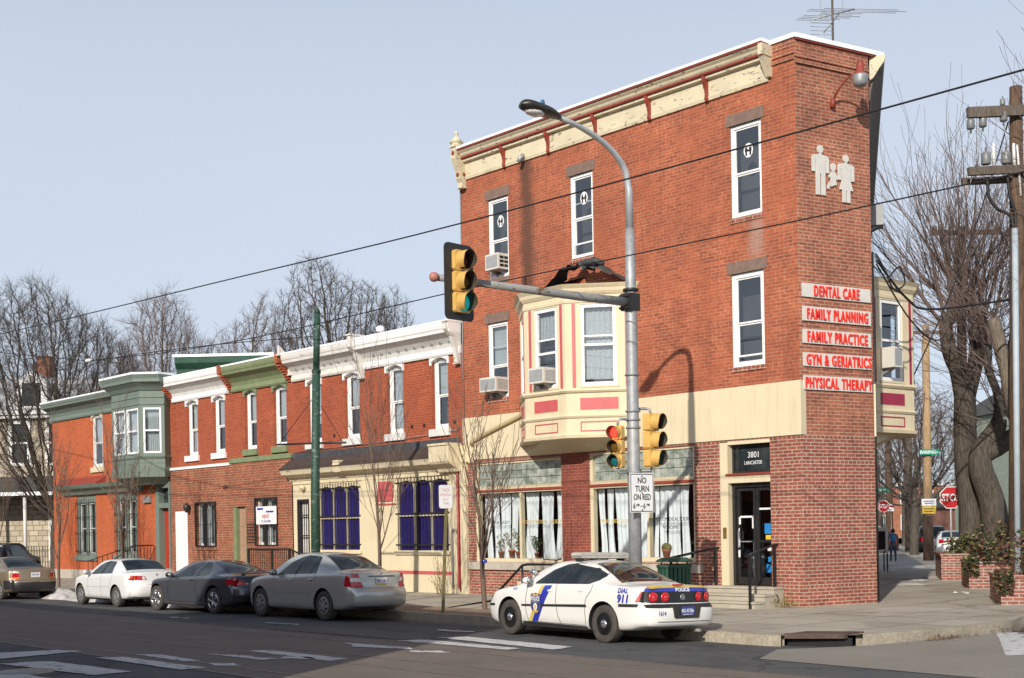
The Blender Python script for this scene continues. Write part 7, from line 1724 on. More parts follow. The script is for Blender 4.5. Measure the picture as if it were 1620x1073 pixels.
b = MB(); lines(b, WB, [(1.86, .9), (1.9, .6), (1.82, .28)]); lines(b, WB, [(.97, .95), (.96, .6), (.92, .28)]); lines(b, WB, [(.2, .96), (.26, .8), (.38, .65), (.36, .4)]); lines(b, WB, [(1.82, .28), (.4, .28)]); lines(b, WB, [(1.95, .56), (.4, .58)], .004); rear_lines(b, WB, [(.30, .66), (-.66, .66)], .005); b.build('shut_lines', M['acgrey'], wc, fw)
for s in (1, -1):
    b = MB(); rear_patch(b, WB, [(s * .30, .79), (s * .72, .79)], [(s * .36, .90), (s * .70, .92)], .008, 8, 3)
    if s > 0: side_patch(b, WB, [(-.70, .80), (-.84, .79)], [(-.74, .885), (-.84, .92)], .009, 4, 3)
    tl = b.build('tail_lamp', M['lampred'], wc, fw)
    b = MB(); rear_patch(b, WB, [(s * .62, .80), (s * .715, .80)], [(s * .62, .90), (s * .705, .90)], .011, 3, 2); b.build('amber_lens', M['lamporange'], tl, fw)
    b = MB(); rear_patch(b, WB, [(s * .34, .80), (s * .43, .80)], [(s * .37, .885), (s * .43, .89)], .011, 3, 2); b.build('clear_lens', M['lampclear'], tl, fw)
b = MB(); b.ball((WB.endx(True, 0, .93, -.95) - .006, 0, .935), .035, 10, (.2, 1.1, .8)); b.build('emblem', M['galvdull'], wc, fw)
for x, z in ((1.12, .82), (.40, .84)): b = MB(); b.ball((x, WB.Y(x, z) + .008, z), .07, 8, (1, .2, .24)); b.build('door_handle', WW, wc, fw)
mirror(wc, fw, WB, 1.72, .985, WW); mirror(wc, fw, WB, 1.72, .985, WW, -1)
plate(wc, fw, WB, .60, [('', 0, .05, 1)][:0], M['signwhite'], M['policeblue'])

# ---- tan saloon with grey bumper, leaving the left edge
ct_ = dict(wb=2.60, track=.82, wr=.30, tw=.18, wz=.30, xr=-.98, xf=3.45,
    hw=[(-.98, .72), (-.8, .80), (-.5, .845), (0, .852), (2.3, .85), (2.9, .82), (3.2, .76), (3.45, .64)],
    top=[(-.98, .98), (-.85, 1.02), (-.4, 1.04), (-.22, 1.07), (.15, 1.24), (.5, 1.36), (.75, 1.395), (1.1, 1.40), (1.45, 1.36), (1.8, 1.26), (2.2, 1.06), (2.4, .97), (2.6, .93), (3.1, .82), (3.4, .69), (3.45, .65)],
    belt=[(-.98, .93), (-.5, .98), (0, .97), (.8, .95), (1.5, .915), (2.4, .87), (3.0, .77), (3.45, .55)],
    rw=[(-.98, .63), (-.5, .65), (-.2, .63), (.2, .57), (.6, .54), (1.1, .55), (1.6, .57), (2.1, .63), (2.6, .66), (3.45, .5)],
    crown=[(-.98, .025), (-.3, .035), (.3, .06), (1.4, .065), (2.4, .05), (3.45, .03)],
    bot=[(-.98, .30), (-.5, .24), (.4, .21), (2.2, .21), (3, .2), (3.45, .25)],
    rear=[(.25, -.94), (.33, -1.02), (.5, -1.06), (.62, -1.05), (.67, -.97), (.8, -.95), (1.0, -.93)], front=[(.2, 3.4), (.4, 3.52), (.6, 3.5), (.7, 3.42)], rcurve=.2, fcurve=.45)
ft_ = place_car(-16.95, 43.15, -18.75, 45.05, .82, .6); TB = CarBody(ct_)
tc = thing('parked_car', 'tan saloon with dark grey rear bumper, farthest along the avenue kerb', 'car', ft_, (1.2, 0, 0), 'cars parked along the avenue kerb')
TP = paintm('tan_paint', (.27, .215, .15), .35, .35)
common(tc, ft_, TB, TP, [([(1.85, .93), (1.1, .955)], [(1.85, .955), (1.45, 1.2), (1.15, 1.30), (.95, 1.33)]), ([(1.04, .957), (.30, .985)], [(.89, 1.332), (.6, 1.31), (.42, 1.25), (.34, 1.12)])],
    (-.2, .55, .60, .5, .0), (2.2, 1.56, .58, .48, .0), [(0, .37), (2.6, .37)])
wheels(tc, ft_, ct_, 'cap')
b = MB(); rear_patch(b, TB, [(.72, .31), (-.72, .31)], [(.735, .655), (-.735, .655)], .010, 18, 4); side_patch(b, TB, [(-.42, .34), (-.90, .34)], [(-.42, .64), (-.93, .65)], .010, 8, 3); b.build('bumper', M['plastic'], tc, ft_)
b = MB(); side_patch(b, TB, [(2.2, .22), (.4, .22)], [(2.2, .36), (.4, .36)], .008, 16, 2); b.build('sill', M['plastic'], tc, ft_)
for s in (1, -1):
    b = MB(); rear_patch(b, TB, [(s * .50, .70), (s * .72, .70)], [(s * .54, .88), (s * .69, .88)], .008, 5, 3)
    tl = b.build('tail_lamp', M['lampred'], tc, ft_)
    b = MB(); rear_patch(b, TB, [(s * .52, .885), (s * .71, .885)], [(s * .56, .94), (s * .68, .94)], .009, 4, 2); b.build('clear_lens', M['lampclear'], tl, ft_); b = MB(); rear_patch(b, TB, [(s * .505, .70), (s * .72, .70)], [(s * .51, .75), (s * .71, .75)], .011, 4, 1); b.build('amber_lens', M['lamporange'], tl, ft_)
plate(tc, ft_, TB, .82, [('DKR 4471', -.02, .05, .8)], M['signwhite'], M['policeblue'])
mirror(tc, ft_, TB, 1.9, .98, TP)

# ---- farther vehicles, plainer
def far_car(label, X, Y, az, kind, paint, lamp='lampred', sc=1.0):
    L = dict(cs)
    if kind == 'suv':
        L.update(top=[(-1.02, 1.35), (-.95, 1.60), (-.7, 1.70), (0, 1.76), (1.0, 1.77), (1.5, 1.70), (1.9, 1.50), (2.4, 1.16), (2.7, 1.10), (3.3, 1.02), (3.62, .85)], belt=[(-1.02, 1.05), (0, 1.08), (1.6, 1.05), (2.6, 1.02), (3.3, .92), (3.62, .7)],
            rw=[(-1.02, .68), (-.5, .66), (1.2, .66), (2.0, .68), (2.6, .74), (3.62, .6)], crown=[(-1.02, .05), (1.4, .06), (2.6, .05), (3.62, .03)], rear=[(.25, -.98), (.4, -1.08), (.66, -1.10), (.75, -1.04), (1.1, -1.0), (1.4, -.86), (1.6, -.72)], wr=.36, wz=.36, rcurve=.16)
    fr = CarFr(X, Y, az); B = CarBody(L)
    t = thing('parked_car', label, 'car', fr, (1.3, 0, 0), 'vehicles parked farther away')
    w_ = [([(1.92, 1.0), (.2, 1.03)], [(1.92, 1.02), (1.4, 1.32), (1.0, 1.41), (.46, 1.38)])] if kind != 'suv' else [([(2.2, 1.1), (-.7, 1.14)], [(2.2, 1.13), (1.8, 1.48), (1.2, 1.6), (-.7, 1.58)])]
    rg = (-.34, .44, .6, .48, 0) if kind != 'suv' else (-.34, .3, .3, .3, 0)
    body = make_body(B, 'body', paint, t, fr, [(0, L['wr'] + .07), (2.72, L['wr'] + .07)])
    b = MB(); side_patch(b, B, *w_[0], .006, 16, 5, 1); side_patch(b, B, *w_[0], .006, 16, 5, -1); b.build('side_window', M['carglass'], t, fr)
    b = MB()
    if kind == 'suv': rear_patch(b, B, [(.62, 1.14), (-.62, 1.14)], [(.56, 1.55), (-.56, 1.55)], .008, 10, 4)
    else: top_patch(b, B, *rg[:4])
    b.build('rear_window', M['carglass'], t, fr)
    wheels(t, fr, L, 'cap')
    for s in (1, -1): b = MB(); rear_patch(b, B, [(s * .52, .82), (s * .77, .80)], [(s * .55, 1.0), (s * .76, 1.02)], .009, 5, 3); b.build('tail_lamp', M[lamp], t, fr)
    if kind == 'coupe': b = MB(); rear_patch(b, B, [(.76, .86), (-.76, .86)], [(.74, .97), (-.74, .97)], .008, 16, 2); b.build('lamp_band', M['lampred'], t, fr)
    b = MB(); rear_patch(b, B, [(.2, .62), (-.2, .62)], [(.2, .76), (-.2, .76)], .010, 3, 1); b.build('number_plate', M['signwhite'], t, fr)
far_car('dark estate car parked beyond the orange end house, only its tail showing', -26.2, 66.5, 5, 'suv', paintm('navy_paint', (.02, .022, .03), .3, .3))
far_car('white coupe with full-width red tail lamp on the side street', 24.6, 73.2, 14.5, 'coupe', WW)
far_car('black tall estate car ahead of the white coupe', 25.8, 80.5, 14.5, 'suv', paintm('black_paint_car', (.012, .012, .014), .2, .3))
far_car('red car half hidden behind the pale wooden pole', 24.9, 87.5, 14.5, 'saloon', paintm('red_paint', (.35, .02, .02), .1, .3))
far_car('grey tall estate car far down the side street', 28.6, 104, 14.5, 'suv', SP)
far_car('white van-like estate car farthest down the side street', 27.2, 122, 14.5, 'suv', WW)
# ------------------------------------------------------------------ trees: tapered trunk and limbs, crowns of real twigs
def grow(mbs, p, d, L, r, lev, P, rr):
    """one limb: bends, tapers, splits; mbs = (trunk builder, crown builder)"""
    mb = mbs[0] if lev >= P['trunk_levels'] else mbs[1]
    n = P.get('seg', 4) if lev > 1 else 3; pts = [p.copy()]; rad = [r]; q = p.copy(); dd = d.copy()
    end = r * (.55 if lev > 0 else .4)
    for i in range(n):
        w = P['wob'] * (1.3 if lev < 2 else .8)
        dd = (dd + Vector((rr.gauss(0, w), rr.gauss(0, w), rr.gauss(0, w * .6) + P['up'] * (.5 if lev < 2 else 1)))).normalized()
        q = q + dd * (L / n); pts.append(q.copy()); rad.append(max(P['rmin'], r + (end - r) * (i + 1) / n))
    if lev == 0: pts, rad = [pts[0], pts[2], pts[-1]], [rad[0], rad[2], rad[-1]]
    mb.tube(pts, rad, 7 if r > .12 else 5 if r > .04 else 3, caps=False)
    if lev == 0: return
    k = P['kids'][min(lev, len(P['kids']) - 1)]
    for j in range(k):
        f = P['first'] + (1 - P['first']) * (j + rr.uniform(.2, .8)) / k if j < k - 1 else 1.0
        i = min(int(f * n), n - 1); b0 = pts[i].lerp(pts[i + 1], f * n - i); t = (pts[i + 1] - pts[i]).normalized()
        ang = rr.uniform(*P['ang']) * (.5 if j == k - 1 else 1); az = rr.uniform(0, 2 * pi) if lev < 3 else (2 * pi * j / k + rr.uniform(-.5, .5) + lev)
        u = t.orthogonal().normalized(); v = t.cross(u); nd = (t * cos(ang) + (u * cos(az) + v * sin(az)) * sin(ang)).normalized()
        rf = rad[min(i + 1, n)] * (rr.uniform(.42, .62) if j < k - 1 else .82)
        grow(mbs, b0, nd, L * rr.uniform(*P['len']) * (1 if j == k - 1 else rr.uniform(.75, 1)), max(rf, P['rmin']), lev - 1, P, rr)
PRE = dict(
    elm=dict(kids=[0, 6, 5, 5, 5, 5], ang=(.3, .75), len=(.62, .85), wob=.08, up=.07, rmin=.011, first=.3, trunk_levels=4),
    oak=dict(kids=[0, 6, 5, 5, 5, 6], ang=(.45, .95), len=(.6, .82), wob=.12, up=.05, rmin=.012, first=.3, trunk_levels=4),
    shoots=dict(kids=[0, 5, 5, 5, 5, 6], ang=(.15, .5), len=(.65, .95), wob=.06, up=.15, rmin=.011, first=.2, trunk_levels=4),
    young=dict(kids=[0, 3, 3, 4, 5], ang=(.25, .55), len=(.6, .9), wob=.06, up=.18, rmin=.0048, first=.3, trunk_levels=3))
def tree(label, X, Y, H, r, kind, lev, seed, trunk=.28, mt='bark', mc='twig', W=4.0, group='bare trees', z0=.0, name='bare_tree'):
    """H and W: height and crown half-width in metres"""
    rr = random.Random(seed); P = PRE[kind]; t = thing(name, label, 'tree', WLD, (X, Y, z0), group)
    A, B_ = MB(), MB()
    grow((A, B_), Vector((X, Y, z0 - .05)), Vector((0, 0, 1)), H * trunk, r, lev, P, rr)
    zs = sorted(v[2] for v in B_.v); xs_ = sorted(v[0] - X for v in B_.v); q = lambda L, f: L[int(f * (len(L) - 1))]
    kz = (H) / (q(zs, .985) - z0); lo, hi = q(xs_, .015), q(xs_, .985); cx_ = (lo + hi) / 2; kx = 2 * W / (hi - lo)
    for m in (A, B_):
        o_ = []
        for v in m.v:
            f = min(1, max(0, (v[2] - z0) / (H * .35)))
            o_.append((X + (v[0] - X) * (1 + (kx - 1) * f) - cx_ * kx * f, Y + (v[1] - Y) * (1 + (kx - 1) * f), z0 + (v[2] - z0) * kz))
        m.v = o_
    A.build('trunk', M[mt], t); B_.build('crown', M[mc], t); return t
from mathutils.kdtree import KDTree
def colony(T_, C_, X, Y, z0, H, W, zc, r0, seed, n=1500, D=.42, up=.12, rmin=.013, shape=.8, twig=.55, ntw=3):
    """space-filling growth: limbs reach for points scattered through the crown's volume"""
    rr = random.Random(seed); pts = []
    while len(pts) < n:
        p = Vector((rr.uniform(-1, 1), rr.uniform(-1, 1), rr.uniform(-1, 1)))
        l = p.length
        if l > 1 or (l < .55 and rr.random() < .55): continue
        w_ = W * (1 if p.z > 0 else 1 - (1 - shape) * -p.z)
        if p.z > 0: p.x *= 1 + .12 * sin(5 * p.y + seed); p.z *= 1 + .14 * sin(4 * p.x + seed * 2)
        pts.append(Vector((X + p.x * w_, Y + p.y * w_ * .85, z0 + (H + zc) / 2 + p.z * (H - zc) / 2)))
    nodes = [Vector((X, Y, z0))]; par = [-1]; kids = [0]
    lean = Vector((rr.uniform(-.06, .06), rr.uniform(-.06, .06), 1)).normalized()
    while nodes[-1].z < z0 + zc: nodes.append(nodes[-1] + lean * D); par.append(len(nodes) - 2); kids.append(0); kids[par[-1]] += 1
    dk = D * 1.5
    for it in range(int(2.2 * H / D)):
        kd = KDTree(len(nodes))
        for i, v in enumerate(nodes): kd.insert(v, i)
        kd.balance(); acc = {}; alive = []
        for p in pts:
            co, i, d = kd.find(p)
            if d < dk: continue
            alive.append(p); acc[i] = acc.get(i, Vector()) + (p - co) / d
        pts = alive
        if not acc: break
        add = 0
        for i, v in acc.items():
            if kids[i] > 3: continue
            d = (v.normalized() + Vector((rr.gauss(0, .16), rr.gauss(0, .16), up + rr.gauss(0, .12)))).normalized()
            nodes.append(nodes[i] + d * D); par.append(i); kids.append(0); kids[i] += 1; add += 1
        if not add: break
    N_ = len(nodes); tips = [0] * N_; ch = [[] for _ in range(N_)]
    for i in range(N_ - 1, 0, -1):
        if not ch[i]: tips[i] = 1
        tips[par[i]] += tips[i]; ch[par[i]].append(i)
    e = math.log(r0 / rmin) / math.log(max(2, tips[0])); R = [rmin * max(1, t_) ** e for t_ in tips]
    stack = [(0, None)]
    while stack:
        i, p = stack.pop(); path = [nodes[p]] if p is not None else []; rad = [R[i]] if p is not None else []
        while True:
            path.append(nodes[i]); rad.append(R[i])
            if not ch[i]: break
            m = max(ch[i], key=lambda q: tips[q])
            for q in ch[i]:
                if q != m: stack.append((q, i))
            i = m
        big = rad[0] > r0 * .33
        (T_ if big else C_).tube(path, rad, 8 if rad[0] > .12 else 4 if rad[0] > .035 else 3, caps=False)
    def spike(a, d, L, w):
        u = d.orthogonal().normalized() * w; v = d.cross(u); q = a + d * L; b0 = len(C_.v); C_.v += [tuple(a + u), tuple(a - u * .5 + v * .86), tuple(a - u * .5 - v * .86), tuple(q)]
        for f in ((0, 1, 3), (1, 2, 3), (2, 0, 3)): C_.face([b0 + j for j in f])
    for i in range(1, N_):
        if tips[i] <= 5:
            base = (nodes[i] - nodes[par[i]]).normalized()
            for k in range(ntw):
                d = (base + Vector((rr.gauss(0, .55), rr.gauss(0, .55), rr.gauss(.3, .35)))).normalized(); L = twig * rr.uniform(.5, 1.3); spike(nodes[i], d, L, rmin * .7)
                for m in range(2): spike(nodes[i] + d * L * rr.uniform(.25, .7), (d + Vector((rr.gauss(0, .5), rr.gauss(0, .5), rr.gauss(.2, .4)))).normalized(), L * .6, rmin * .5)
def ctree(label, X, Y, H, W, zc, r0, seed, mc='twig', z0=0.0, **k):
    t = thing('bare_tree', label, 'tree', WLD, (X, Y, z0), 'bare trees'); A, B_ = MB(), MB()
    colony(A, B_, X, Y, z0 - .05, H, W, zc, r0, seed, **k); A.build('trunk', M['bark'], t); B_.build('crown', M[mc], t); return t
ctree('wide vase-shaped bare tree at the far left, before the white house', -23.0, 66, 14.6, 4.7, 2.4, .34, 11, n=4200, D=0.24, up=.5, shape=.45, twig=.8)
ctree('upright bare tree rising behind the grey green bay', -21.0, 80, 16.2, 3.5, 5.0, .28, 23, 'twigred', n=2520, D=0.27, up=.9, shape=.5, twig=1.0)
ctree('low reddish bare tree left of the upright one', -24.4, 84, 13.4, 2.4, 4.0, .25, 31, 'twigred', n=2240, D=0.26, up=.4, shape=.6, twig=.7)
ctree('brown bare tree behind the moss green cornice', -16.0, 82, 16.4, 3.4, 5.0, .3, 41, 'twigred', n=3080, D=0.27, up=.25, twig=.7)
ctree('biggest dark bare tree spreading above the shopfront house', -10.6, 80, 18.9, 4.3, 5.0, .42, 5, n=5600, D=0.27, up=.16, twig=.6)
ctree('second dark bare tree crowding the right of the biggest one', -7.6, 84, 17.2, 2.4, 6.5, .34, 57, n=4200, D=0.27, up=.18, twig=.6)
ctree('faint bare tree just left of the hanging traffic light', -3.9, 92, 15.2, 2.0, 6, .2, 61, 'twigred', n=1120, D=0.29, up=.7, twig=1.0)
ctree('small forked street tree on the side pavement by the pale pole', 22.7, 74, 10.0, 3.9, 2.6, .26, 71, z0=.15, n=2100, D=0.24, up=.1, twig=.55, shape=.9)
for (X, Y, H, sd__, lb) in ((33, 118, 13, 81, 'hazy bare tree at the end of the side street, left one'), (40, 128, 15, 83, 'hazy bare tree at the end of the side street, right one'), (47, 120, 14, 87, 'bare tree behind the brick chimney house'), (37, 150, 15, 89, 'most distant bare tree over the side street cars'), (30, 100, 12, 93, 'bare tree over the grey estate car')):
    ctree(lb, X, Y, H, 4.6, 3.5, .25, sd__, 'twigred', n=979, D=0.41, up=.15, twig=.8)
yg = dict(mt='twigbrown', mc='twigbrown', group='young street trees', name='young_tree')
def yt(label, s, d, H, seed, r=.055, tr=.34, sq=.85):
    p = FA.w(s, d, 0); return tree(label, p.x, p.y, H, r, 'young', 4, seed, tr, z0=.15, W=sq, **yg)
yt('young bare tree with blue tape before the two shop windows', 5.7, 4.6, 5.3, 4, .065); yt('young bare tree before the pink panel of the cream shopfront', 9.85, 4.6, 6.9, 2, .06)
yt('young many-stemmed tree before the grey green bay', 24.6, 4.6, 6.6, 6, .06, .22); yt('young slim tree between the tan and white saloons', 30.0, 4.6, 6.4, 8, .06); yt('young slim tree at the far left edge, past the tan saloon', 36.5, 4.6, 6.2, 12, .06)
p = FA.w(5.7, 4.6, 1.3); t = thing('tape_band', 'blue tape band round the young tree before the shop windows', 'tape', WLD, (p.x, p.y, 1.25)); b = MB(); b.lathe([(.068, 1.25), (.07, 1.26), (.07, 1.32), (.066, 1.33)], 10, (p.x, p.y, 0)); b.build('band', M['policeblue'], t)

# pollarded tree with two thick trunks in the planters
def limb(mb, pts, rad, n=12, wob=.05, seed=1):
    rr = random.Random(seed); P_ = smooth_line3([Vector(p) for p in pts], 5); R = []
    for i in range(len(P_)):
        f = i / (len(P_) - 1) * (len(rad) - 1); k = min(int(f), len(rad) - 2); R.append((rad[k] + (rad[k + 1] - rad[k]) * (f - k)) * (1 + rr.uniform(-wob, wob)))
    mb.tube(P_, R, n); return P_
pt_ = thing('pollard_tree', 'old pollarded tree with two thick trunks and thin upright shoots', 'tree', WLD, (15.2, 43, .9))
b = MB()
A1 = limb(b, [(15.0, 43.2, .2), (15.12, 43, 1.2), (15.1, 43, 2.6), (14.95, 43, 4.0), (14.95, 43, 5.6), (15.0, 43.1, 6.4)], [.60, .45, .40, .37, .36, .33], 14, .015, 3)
limb(b, [(14.98, 43.1, 6.1), (14.75, 43, 6.9), (14.45, 42.9, 7.6), (14.35, 42.9, 8.4), (14.5, 42.9, 8.75), (14.8, 42.9, 8.8)], [.33, .26, .24, .22, .22, .2], 10, .03, 5)
limb(b, [(15.05, 43.1, 6.2), (15.35, 43.2, 7.0), (15.5, 43.3, 7.8), (15.45, 43.3, 8.3), (15.7, 43.3, 8.5)], [.3, .24, .22, .24, .18], 10, .03, 6)
limb(b, [(15.75, 42.4, .3), (15.65, 42.3, 1.4), (15.5, 42.2, 2.6), (15.15, 42.2, 3.7), (15.2, 42.2, 4.3), (15.6, 42.1, 4.9), (15.75, 42.1, 5.3)], [.54, .46, .41, .38, .35, .31, .22], 14, .015, 8)
limb(b, [(15.3, 42.2, 4.2), (15.9, 42.0, 4.55), (16.5, 41.8, 5.1), (16.9, 41.6, 5.9)], [.33, .3, .27, .24], 10, .03, 9)
limb(b, [(15.6, 42.1, 4.9), (15.7, 42, 5.9), (15.35, 42, 7.0), (15.4, 42, 7.7)], [.2, .15, .13, .1], 8, .08, 10)
b.build('trunk', M['bark'], pt_)
b = MB(); rr = random.Random(77)
heads = [(14.55, 42.9, 8.75), (14.8, 42.9, 8.85), (14.35, 42.9, 8.3), (15.5, 43.3, 8.4), (15.7, 43.3, 8.5), (15.4, 42, 7.7), (15.75, 42.1, 5.4), (16.9, 41.6, 5.9), (15.0, 43, 6.8), (16.2, 42, 5.0), (14.6, 42.9, 7.4)]
PS = dict(kids=[0, 3, 4, 4], ang=(.25, .6), len=(.5, .75), wob=.06, up=.07, rmin=.0055, first=.3, trunk_levels=99, seg=5)
for h_ in heads:
    for k in range(10):
        a = rr.uniform(0, 2 * pi); e = rr.uniform(.1, 1.25); d_ = Vector((cos(a) * cos(e) * 1.1 - .12, sin(a) * cos(e) * .8, sin(e))).normalized()
        grow((b, b), Vector(h_), d_, rr.uniform(2.0, 4.4), rr.uniform(.012, .026), 2, PS, rr)
for h_ in heads[:7]:
    for k in range(3):
        a = rr.uniform(0, 2 * pi); e = rr.uniform(.7, 1.35); grow((b, b), Vector(h_), Vector((cos(a) * cos(e), sin(a) * cos(e), sin(e))).normalized(), rr.uniform(2.4, 3.8), .075, 3, PS, rr)
b.build('crown', M['twigred'], pt_)
lt_ = thing('leaning_tree', 'pale leaning sawn-off trunk beside the big wooden utility pole', 'tree', WLD, (15.0, 38, .9))
b = MB(); limb(b, [(15.6, 38, .3), (15.3, 38, 2.0), (14.95, 38, 3.9), (14.68, 38, 5.2), (14.4, 38, 6.5), (14.08, 38, 7.9)], [.34, .3, .28, .24, .20, .18], 12, .06, 4)
limb(b, [(14.75, 38, 4.9), (15.1, 37.9, 6.1), (15.0, 37.9, 7.3), (14.9, 37.9, 9.2)], [.17, .14, .12, .07], 9, .06, 6); limb(b, [(14.9, 38, 4.2), (15.4, 37.8, 4.9), (15.8, 37.6, 6.0)], [.18, .15, .12], 9, .06, 7)
b.build('trunk', wood('bark_pale', (.24, .20, .155), (.10, .08, .06)), lt_)
b = MB(); rr = random.Random(9)
for h_ in ((14.15, 38, 7.9), (14.9, 37.9, 9.2), (15.0, 37.9, 7.3), (15.8, 37.6, 6.0), (14.5, 38, 6.2)):
    for k in range(10):
        a = rr.uniform(0, 2 * pi); e = rr.uniform(.1, 1.3); grow((b, b), Vector(h_), Vector((cos(a) * cos(e), sin(a) * cos(e), sin(e))).normalized(), rr.uniform(1.4, 3.0), rr.uniform(.012, .022), 2, PS, rr)
b.build('crown', M['twigred'], lt_)
ot = thing('overhanging_tree', 'budding tree at the right edge, thin twigs reaching over the pole top', 'tree', WLD, (16.6, 35, .15))
b = MB(); limb(b, [(17.2, 35, .1), (17.0, 35, 5), (16.6, 35, 10.5)], [.3, .24, .13], 10, .05, 2); b.build('trunk', M['bark'], ot)
b = MB(); rr = random.Random(15)
for h_ in ((16.6, 35, 10.5), (16.8, 35, 8.5), (16.7, 35, 9.6), (16.5, 35, 11)):
    for k in range(8):
        a = rr.uniform(1.9, 4.4); e = rr.uniform(.05, 1.2); grow((b, b), Vector(h_), Vector((cos(a) * cos(e), sin(a) * .6 * cos(e), sin(e))).normalized(), rr.uniform(1.8, 3.6), .028, 2, PS, rr)
b.build('crown', M['twigred'], ot)

# ------------------------------------------------------------------ brick planters with shrubs
def planter(label, X, Y, w, dpt, h):
    fr = Fr(X, Y, 284.5); t = thing('brick_planter', label, 'planter', fr, (-w / 2, -dpt / 2, .15), 'brick planters')   # x to the left, so it spreads towards -x
    b = MB()
    for (a, c, e, f) in ((-w, 0, -.24, 0), (-w, 0, -dpt, -dpt + .24), (-.24, 0, -dpt + .24, -.24), (-w, -w + .24, -dpt + .24, -.24)): b.box(a, c, e, f, .1, .15 + h - .07)
    b.build('wall', M['planter_brick'], t, fr)
    b = MB()
    for (a, c, e, f) in ((-w - .03, .03, -.27, .03), (-w - .03, .03, -dpt - .03, -dpt + .27), (-.27, .03, -dpt + .27, -.27), (-w - .03, -w + .27, -dpt + .27, -.27)): b.box(a, c, e, f, .15 + h - .069, .15 + h)
    b.build('coping', M['planter_brick'], t, fr)
    b = MB(); b.box(-w + .2, -.2, -dpt + .2, -.2, .12, .15 + h - .12); b.build('soil', M['stone'], t, fr); return fr
f1 = planter('tallest brick planter, at the foot of the thick trunks', 13.66, 41.7, 4.2, 3.0, .86)
f2 = planter('middle brick planter between the two others', 12.62, 36.2, 4.6, 2.6, .76)
f3 = planter('nearest brick planter, its leaves spilling over the left corner', 10.85, 29.1, 5.0, 2.4, .66)
def shrub(label, fr, x0, x1, y0, y1, z, hgt, n, mats_, seed, droop=False, leaf=.06):
    rr = random.Random(seed); t = thing('shrub', label, 'shrub', fr, ((x0 + x1) / 2, (y0 + y1) / 2, z), 'shrubs in the planters'); b = MB(); st = MB()
    cl = [(rr.uniform(x0, x1), rr.uniform(y0, y1), rr.uniform(.3, 1) * hgt, rr.uniform(.25, .6)) for k in range(26)]
    for k in range(n):
        c = rr.choice(cl); a = rr.uniform(0, 2 * pi); q = abs(rr.gauss(0, .5)) * c[3]; hh = rr.random() ** .7 * c[2]
        p = Vector((c[0] + q * cos(a), c[1] + q * sin(a), z - .05 + hh * (1 - .35 * min(1, q / .6))))
        if droop and rr.random() < .07: p = Vector((rr.uniform(-.25, .12), rr.uniform(-.05, .14) if rr.random() < .6 else rr.uniform(-.7, 0), z + .12 - rr.random() ** 1.5 * .5)); 
        elif p.y > -.12 or p.x > -.1: p.y, p.x = min(p.y, -.12 - .3 * rr.random()), min(p.x, -.1 - .2 * rr.random())
        if droop and p.z < z and p.x < .02 and p.y < .03: p.y = rr.uniform(.04, .12)
        d_ = Vector((rr.gauss(0, 1), rr.gauss(0, 1), rr.gauss(0, .6))).normalized() * leaf * rr.uniform(.6, 1.5); w_ = d_.cross(Vector((rr.gauss(0, 1), rr.gauss(0, 1), rr.gauss(0, 1)))).normalized() * leaf * .5
        b.cm = rr.choices(range(len(mats_)), [3, 2, 1][:len(mats_)])[0]; b.poly([p - d_, p + w_, p + d_, p - w_])
    for c in cl:
        st.tube([(c[0], c[1], z - .15), (c[0] + rr.uniform(-.1, .1), c[1] + rr.uniform(-.1, .1), z + c[2] * .9)], .008, 3)
    b.build('leaves', [M[k] for k in mats_], t, fr); st.build('stems', M['twig'], t, fr)
shrub('dark ivy covering the tallest planter and trunk feet', f1, -4.0, -.3, -2.6, -.2, 1.0, .8, 4500, ['ivy', 'leafdry'], 3)
shrub('mixed green and bronze shrub in the middle planter', f2, -4.3, -.2, -2.3, -.15, .9, 1.25, 6000, ['ivy', 'redleaf', 'leafdry'], 5, True)
shrub('bronze leaved shrub spilling over the nearest planter', f3, -4.7, -.1, -2.1, -.1, .8, 1.45, 9000, ['redleaf', 'ivy', 'leafdry'], 7, True, .055)
shrub('brown shrub mass at the right edge behind the planters', Fr(13.6, 33.6, 284.5), -3.5, 0, -1.5, 0, .6, 2.4, 6000, ['redleaf', 'ivy'], 9, False, .07)
t = thing('leaf_litter', 'drift of dry leaves in the gutter by the curved kerb', 'leaves', FA, (-5.35, 3.2, .0)); rr = random.Random(4); b = MB()
for k in range(420):
    if k % 3 == 0: c = Vector((-5.72 + rr.gauss(0, .10), 3.9 + rr.gauss(0, .45), .01))
    else: c = Vector((-5.85 + rr.gauss(0, .18), 1.0 + rr.gauss(0, .7), .02))
    c.z += abs(rr.gauss(0, .025)); d_ = Vector((rr.gauss(0, 1), rr.gauss(0, 1), rr.gauss(0, .3))).normalized() * .035; w_ = d_.cross(Vector((0, 0, 1))).normalized() * .02; b.poly([c - d_, c + w_, c + d_, c - w_])
b.build('leaves', mat('fallen_leaves', (.17, .095, .04), .9, var=.4, vs=20), t, FA)
t['kind'] = 'stuff'
def weed(label, s, d, h, n, seed):
    t = thing('dry_weed', label, 'weed', FA, (s, d, .15), 'dry weeds by the walls'); rr = random.Random(seed); b = MB()
    for k in range(n):
        a = Vector((s + rr.uniform(-.15, .15), d + rr.uniform(-.05, .08), .15)); e = a + Vector((rr.uniform(-.4, .4), rr.uniform(-.05, .25), rr.uniform(.3, 1) * h)); b.tube([a, a.lerp(e, .5) + Vector((rr.uniform(-.06, .06), 0, .04)), e], .006, 3)
        for j in range(5): c = a.lerp(e, rr.uniform(.3, 1)); q = Vector((rr.gauss(0, 1), rr.gauss(0, .4), rr.gauss(0, 1))).normalized() * .03; w_ = q.cross(Vector((0, 1, 0))) * .5; b.poly([c - q, c + w_, c + q, c - w_])
    b.build('stems', M['leafdry'], t, FA)
